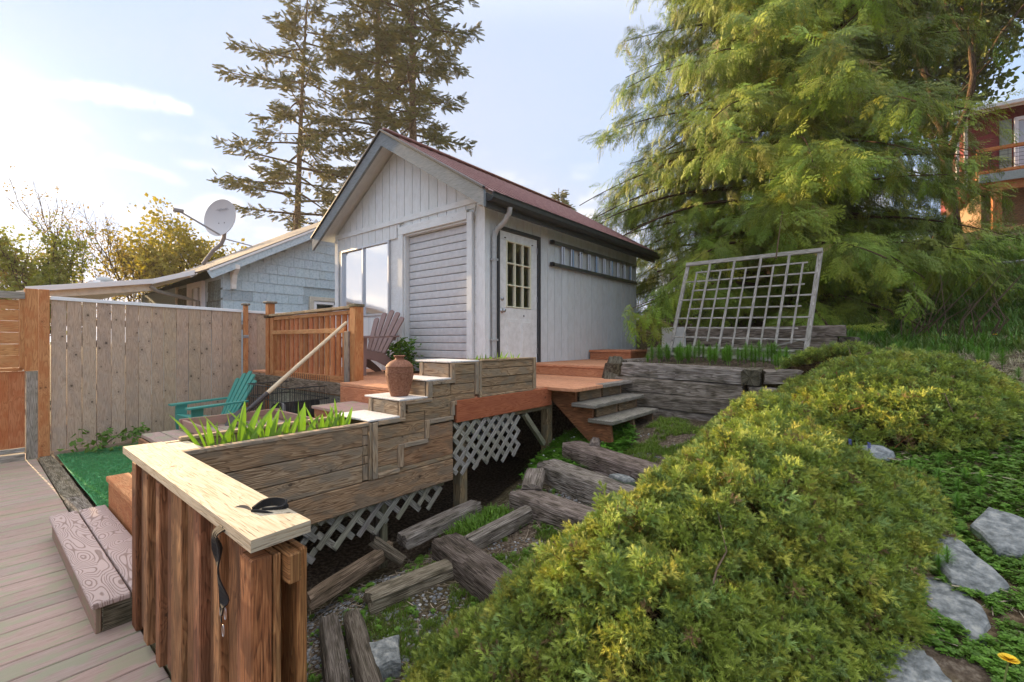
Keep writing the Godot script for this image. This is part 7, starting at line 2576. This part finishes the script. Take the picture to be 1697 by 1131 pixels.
	sow("moss_cover", "low bright green cover round the stepping stones", "ground cover", clover_tuft(53), "grass_leaf", 24000, func() -> Vector2:
		var x := r(-0.25, 1.3)
		var z := r(-1.2, -4.9)
		if on_step(x, z):
			return Vector2.INF
		return Vector2(x, z) if patch.get_noise_2d(x * 1.2 + 5.0, z * 1.2) > -0.42 else Vector2.INF, 0.014, 0.036, Color(0.11, 0.24, 0.022), 0.3, 0.3, Color(0.16, 0.25, 0.04))
	sow("slope_grass", "grass on the bank right of the cedar", "grass", grass_tuft(10, 45, 0.4, 0.6), "grass_leaf", 9000, func() -> Vector2:
		var x := r(-0.6, 5.5)
		var z := r(-7.6, -19.0)
		return Vector2(x, z) if patch.get_noise_2d(x * 0.5, z * 0.5) > -0.2 else Vector2.INF, 0.1, 0.3, Color(0.08, 0.19, 0.025), 0.3, 0.3, Color(0.2, 0.22, 0.08))
	sow("dry_grass", "dry pale grass and stalks on the right slope", "grass", grass_tuft(8, 46, 0.5, 1.0), "straw", 5200, func() -> Vector2:
		var x := r(-0.4, 3.2)
		var z := r(-4.6, -9.5)
		return Vector2(x, z) if patch.get_noise_2d(x + 15.0, z) > -0.15 else Vector2.INF, 0.03, 0.11, Color(0.42, 0.36, 0.25), 0.3, 0.9, Color(0.25, 0.28, 0.1))
	sow("path_weeds", "sparse small weeds in the soil of the path", "weeds", clover_tuft(54), "grass_leaf", 900, func() -> Vector2:
		var x := r(-2.75, -1.5)
		var z := r(-0.9, -4.0)
		return Vector2(x, z) if patch.get_noise_2d(x * 2.0 + 30.0, z * 2.0) > 0.12 else Vector2.INF, 0.018, 0.04, Color(0.11, 0.22, 0.025), 0.3)
	# gravel and litter
	var peb := MB.new()
	for i in 7:
		for j in 4:
			var q := []
			for s in [[i, j], [i + 1, j], [i + 1, j + 1], [i, j + 1]]:
				var a: float = TAU * (s[0] % 7) / 7.0
				var b: float = PI * s[1] / 4.0
				q.append(Vector3(cos(a) * sin(b) * 1.15, cos(b) * 0.62, sin(a) * sin(b) * 0.85))
			peb.quad(q[0], q[1], q[2], q[3], Vector2.ZERO, Vector2.ZERO, Vector2.ZERO, Vector2.ZERO, q[0] + q[2])
	sow("gravel", "loose grey and white pebbles along the timber path", "gravel", peb.mesh(), "stone", 9500, func() -> Vector2:
		if rng.randf() < 0.5:
			return Vector2(r(-2.75, -1.1), r(-0.72, -1.9))
		if rng.randf() < 0.5:
			return Vector2(r(-2.3, -1.3), r(-2.95, -3.8))
		var x := r(-2.75, -1.4)
		var z := r(-1.9, -4.6)
		return Vector2(x, z) if patch.get_noise_2d(x * 1.6 + 60.0, z * 1.6) > 0.0 else Vector2.INF, 0.005, 0.015, Color(0.24, 0.26, 0.29), 0.5, 0.6, Color(0.75, 0.73, 0.7))
	var tw := MB.new()
	tw.tube([Vector3(-0.5, 0, 0), Vector3(-0.1, 0.05, 0.06), Vector3(0.5, 0.02, -0.04)], [0.022, 0.02, 0.012], 3, false)
	sow("fallen_twigs", "brown twigs and bark litter along the lattice", "litter", tw.mesh(), "straw", 2300, func() -> Vector2:
		return Vector2(r(-2.78, -1.2), r(-0.72, -3.6)), 0.04, 0.16, Color(0.2, 0.15, 0.1), 0.45, 0.3, Color(0.4, 0.33, 0.25))
	sow("straw_litter", "pale dry stalks strewn over the right slope", "litter", tw.mesh(), "straw", 6500, func() -> Vector2:
		var x := r(-0.1, 2.8)
		var z := r(-1.6, -8.5)
		return Vector2(x, z) if patch.get_noise_2d(x * 1.1 + 80.0, z * 1.1) > -0.05 and not on_step(x, z) else Vector2.INF, 0.05, 0.2, Color(0.42, 0.35, 0.24), 0.35, 0.4, Color(0.25, 0.19, 0.12))
	# white stars in the clover, blue grape hyacinths, dandelions
	var fl := MB.new()
	for k in 5:
		var a := TAU * k / 5.0
		fl.tri(Vector3.ZERO, Vector3(cos(a - 0.35), 0.25, sin(a - 0.35)), Vector3(cos(a + 0.35), 0.25, sin(a + 0.35)))
	wh = []
	cs = []
	for i in 46:
		var x := r(-2.85, -2.2)
		var z := r(-3.65, -4.4)
		wh.append(Transform3D(frame_of(Vector3(r(-0.4, 0.6), 1, r(-0.3, 0.6)), r(0, TAU), 0.009), Vector3(x, ground(x, z) + r(0.07, 0.12), z)))
		cs.append(Color(0.8, 0.8, 0.76))
	tag(scatter(self, "white_blossoms", fl.mesh(), M["petal"], wh, cs), "tiny white blossoms scattered in the green patch by the stairs", "blossoms")
	for e in [[-0.22, -3.72, "blue grape hyacinth between the juniper mounds, left"], [-0.12, -3.66, "blue grape hyacinth between the juniper mounds, right"]]:
		var g := thing("grape_hyacinth", e[2], "flower", Vector3(e[0], ground(e[0], e[1]), e[1]))
		var mb := MB.new()
		mb.col = Color(0.15, 0.3, 0.06)
		mb.tube([Vector3.ZERO, Vector3(0.01, 0.1, 0.01), Vector3(0.02, 0.2, 0.02)], [0.003, 0.003, 0.002], 4)
		put(g, "stalk", mb.mesh(), M["iris_leaf"])
		mb = MB.new()
		mb.col = Color(0.1, 0.12, 0.36)
		for k in 18:
			var a := k * 2.4
			mb.box(Transform3D(Basis(Vector3.UP, a), Vector3(0.02 + cos(a) * 0.006, 0.2 + k * 0.002, 0.02 + sin(a) * 0.006)), Vector3.ONE * 0.006, 0.002)
		put(g, "blossom", mb.mesh(), M["petal"])
		for k in 5:
			mb = MB.new()
			mb.col = Color(0.14, 0.28, 0.05)
			var d := Vector3(r(-0.1, 0.1), 0, r(-0.1, 0.1))
			mb.quad(Vector3(-0.003, 0, 0), d * 0.6 + Vector3(-0.003, 0.1, 0), d * 0.6 + Vector3(0.003, 0.1, 0), Vector3(0.003, 0, 0))
			mb.tri(d * 0.6 + Vector3(-0.003, 0.1, 0), d * 1.6 + Vector3(0, 0.14, 0), d * 0.6 + Vector3(0.003, 0.1, 0))
			put(g, "leaf", mb.mesh(), M["iris_leaf"])
	for e in [[0.26, -2.05, 0.235, 0.024, "yellow dandelion in bloom at the lower right"], [0.44, -2.33, 0.1, 0.008, "closed dandelion bud on a leaning stalk"], [0.55, -8.4, 0.16, 0.03, "yellow dandelion under the cedar's edge"], [1.0, -8.3, 0.16, 0.03, "yellow dandelion on the dry slope"]]:
		var p := Vector3(e[0], ground(e[0], e[1]), e[1])
		var g := thing("dandelion", e[4], "flower", p)
		var mb := MB.new()
		mb.col = Color(0.32, 0.36, 0.12)
		var top := Vector3(0.02, e[2], 0.01)
		mb.tube([Vector3.ZERO, Vector3(0.005, e[2] * 0.5, 0.01), top], [0.003, 0.0028, 0.0026], 5)
		put(g, "stalk", mb.mesh(), M["iris_leaf"])
		mb = MB.new()
		for layer in 4:
			for k in 18:
				var a := TAU * k / 18.0 + layer * 0.2
				var d := Vector3(cos(a), 0.15 + layer * 0.32, sin(a)).normalized()
				var w: Vector3 = Vector3(-sin(a), 0, cos(a)) * e[3] * 0.14
				var t := r(0.85, 1.1)
				mb.col = Color(0.82 * t, 0.55 * t, 0.02)
				var l: float = e[3] * (1.0 - layer * 0.16)
				mb.quad(top - w * 0.5, top + d * l - w, top + d * l + w, top + w * 0.5)
		put(g, "blossom", mb.mesh(), M["petal"])
		for k in 6:
			mb = MB.new()
			var a := TAU * k / 6.0 + 0.3
			var d := Vector3(cos(a), 0.35, sin(a))
			var w := Vector3(-sin(a), 0, cos(a))
			mb.col = Color(0.11, 0.22, 0.03)
			var l := 0.12
			var pr := [0.004, 0.009, 0.006, 0.014, 0.008, 0.016, 0.0]
			for j in 6:
				var p0 := d * l * j / 6.0 - Vector3(0, 0.05 * pow(j / 6.0, 2), 0)
				var p1 := d * l * (j + 1) / 6.0 - Vector3(0, 0.05 * pow((j + 1) / 6.0, 2), 0)
				mb.quad(p0 - w * pr[j], p1 - w * pr[j + 1], p1 + w * pr[j + 1], p0 + w * pr[j])
			put(g, "leaf", mb.mesh(), M["grass_leaf"])
	# old trampoline ring and dead canes on the bank
	var ring := thing("buried_ring", "dark curved metal edge half buried in the bank", "metal ring", Vector3(1.9, ground(1.9, -14.9), -14.9))
	var pts := []
	var rd := []
	for i in 21:
		var a := PI * i / 20.0
		pts.append(Vector3(cos(a) * 0.55, 0.12 + 0.04 * cos(a), sin(a) * 0.4))
		rd.append(0.03)
	var mb2 := MB.new()
	mb2.tube(pts, rd, 6)
	put(ring, "edge", mb2.mesh(), M["grey_poly"])
	var cane := thing("dead_canes", "bare dead canes at the foot of the cedar", "canes", Vector3(0.6, ground(0.6, -8.9), -8.9))
	for i in 22:
		mb2 = MB.new()
		mb2.col = Color(1.3, 1.2, 1.0)
		var o := Vector3(r(-0.5, 0.5), 0, r(-0.3, 0.3))
		mb2.tube([o, o + Vector3(r(-0.1, 0.25), 0.3, 0.1), o + Vector3(r(-0.1, 0.5), r(0.5, 1.0), 0.2)], [0.01, 0.008, 0.004], 4)
		put(cane, "cane", mb2.mesh(), M["bark"])


# ------------------------------------------------------------------
func _ready() -> void:
	rng.seed = 20240
	wob.seed = 3
	wob.frequency = 0.03
	wob.fractal_octaves = 2
	make_light()
	make_materials()
	make_ground()
	make_lower_deck()
	make_upper_deck()
	make_shed()
	make_blue_house()
	make_red_house()
	make_fence()
	make_picket_rail()
	make_planter()
	make_railing()
	make_ladder()
	make_dish()
	make_objects()
	make_cedar()
	make_trees()
	rng.seed = 555
	make_juniper("broad spreading juniper covering the slope in the foreground", juniper_h, Rect2(-1.95, -5.3, 2.15, 4.5), 18000, Vector3(-0.9, 0.2, -2.8))
	make_juniper("rounded juniper mound at the right below the timber walls", juniper_h2, Rect2(-1.0, -6.1, 1.9, 2.2), 6500, Vector3(0.0, 0.9, -5.1))
	make_small_plants()
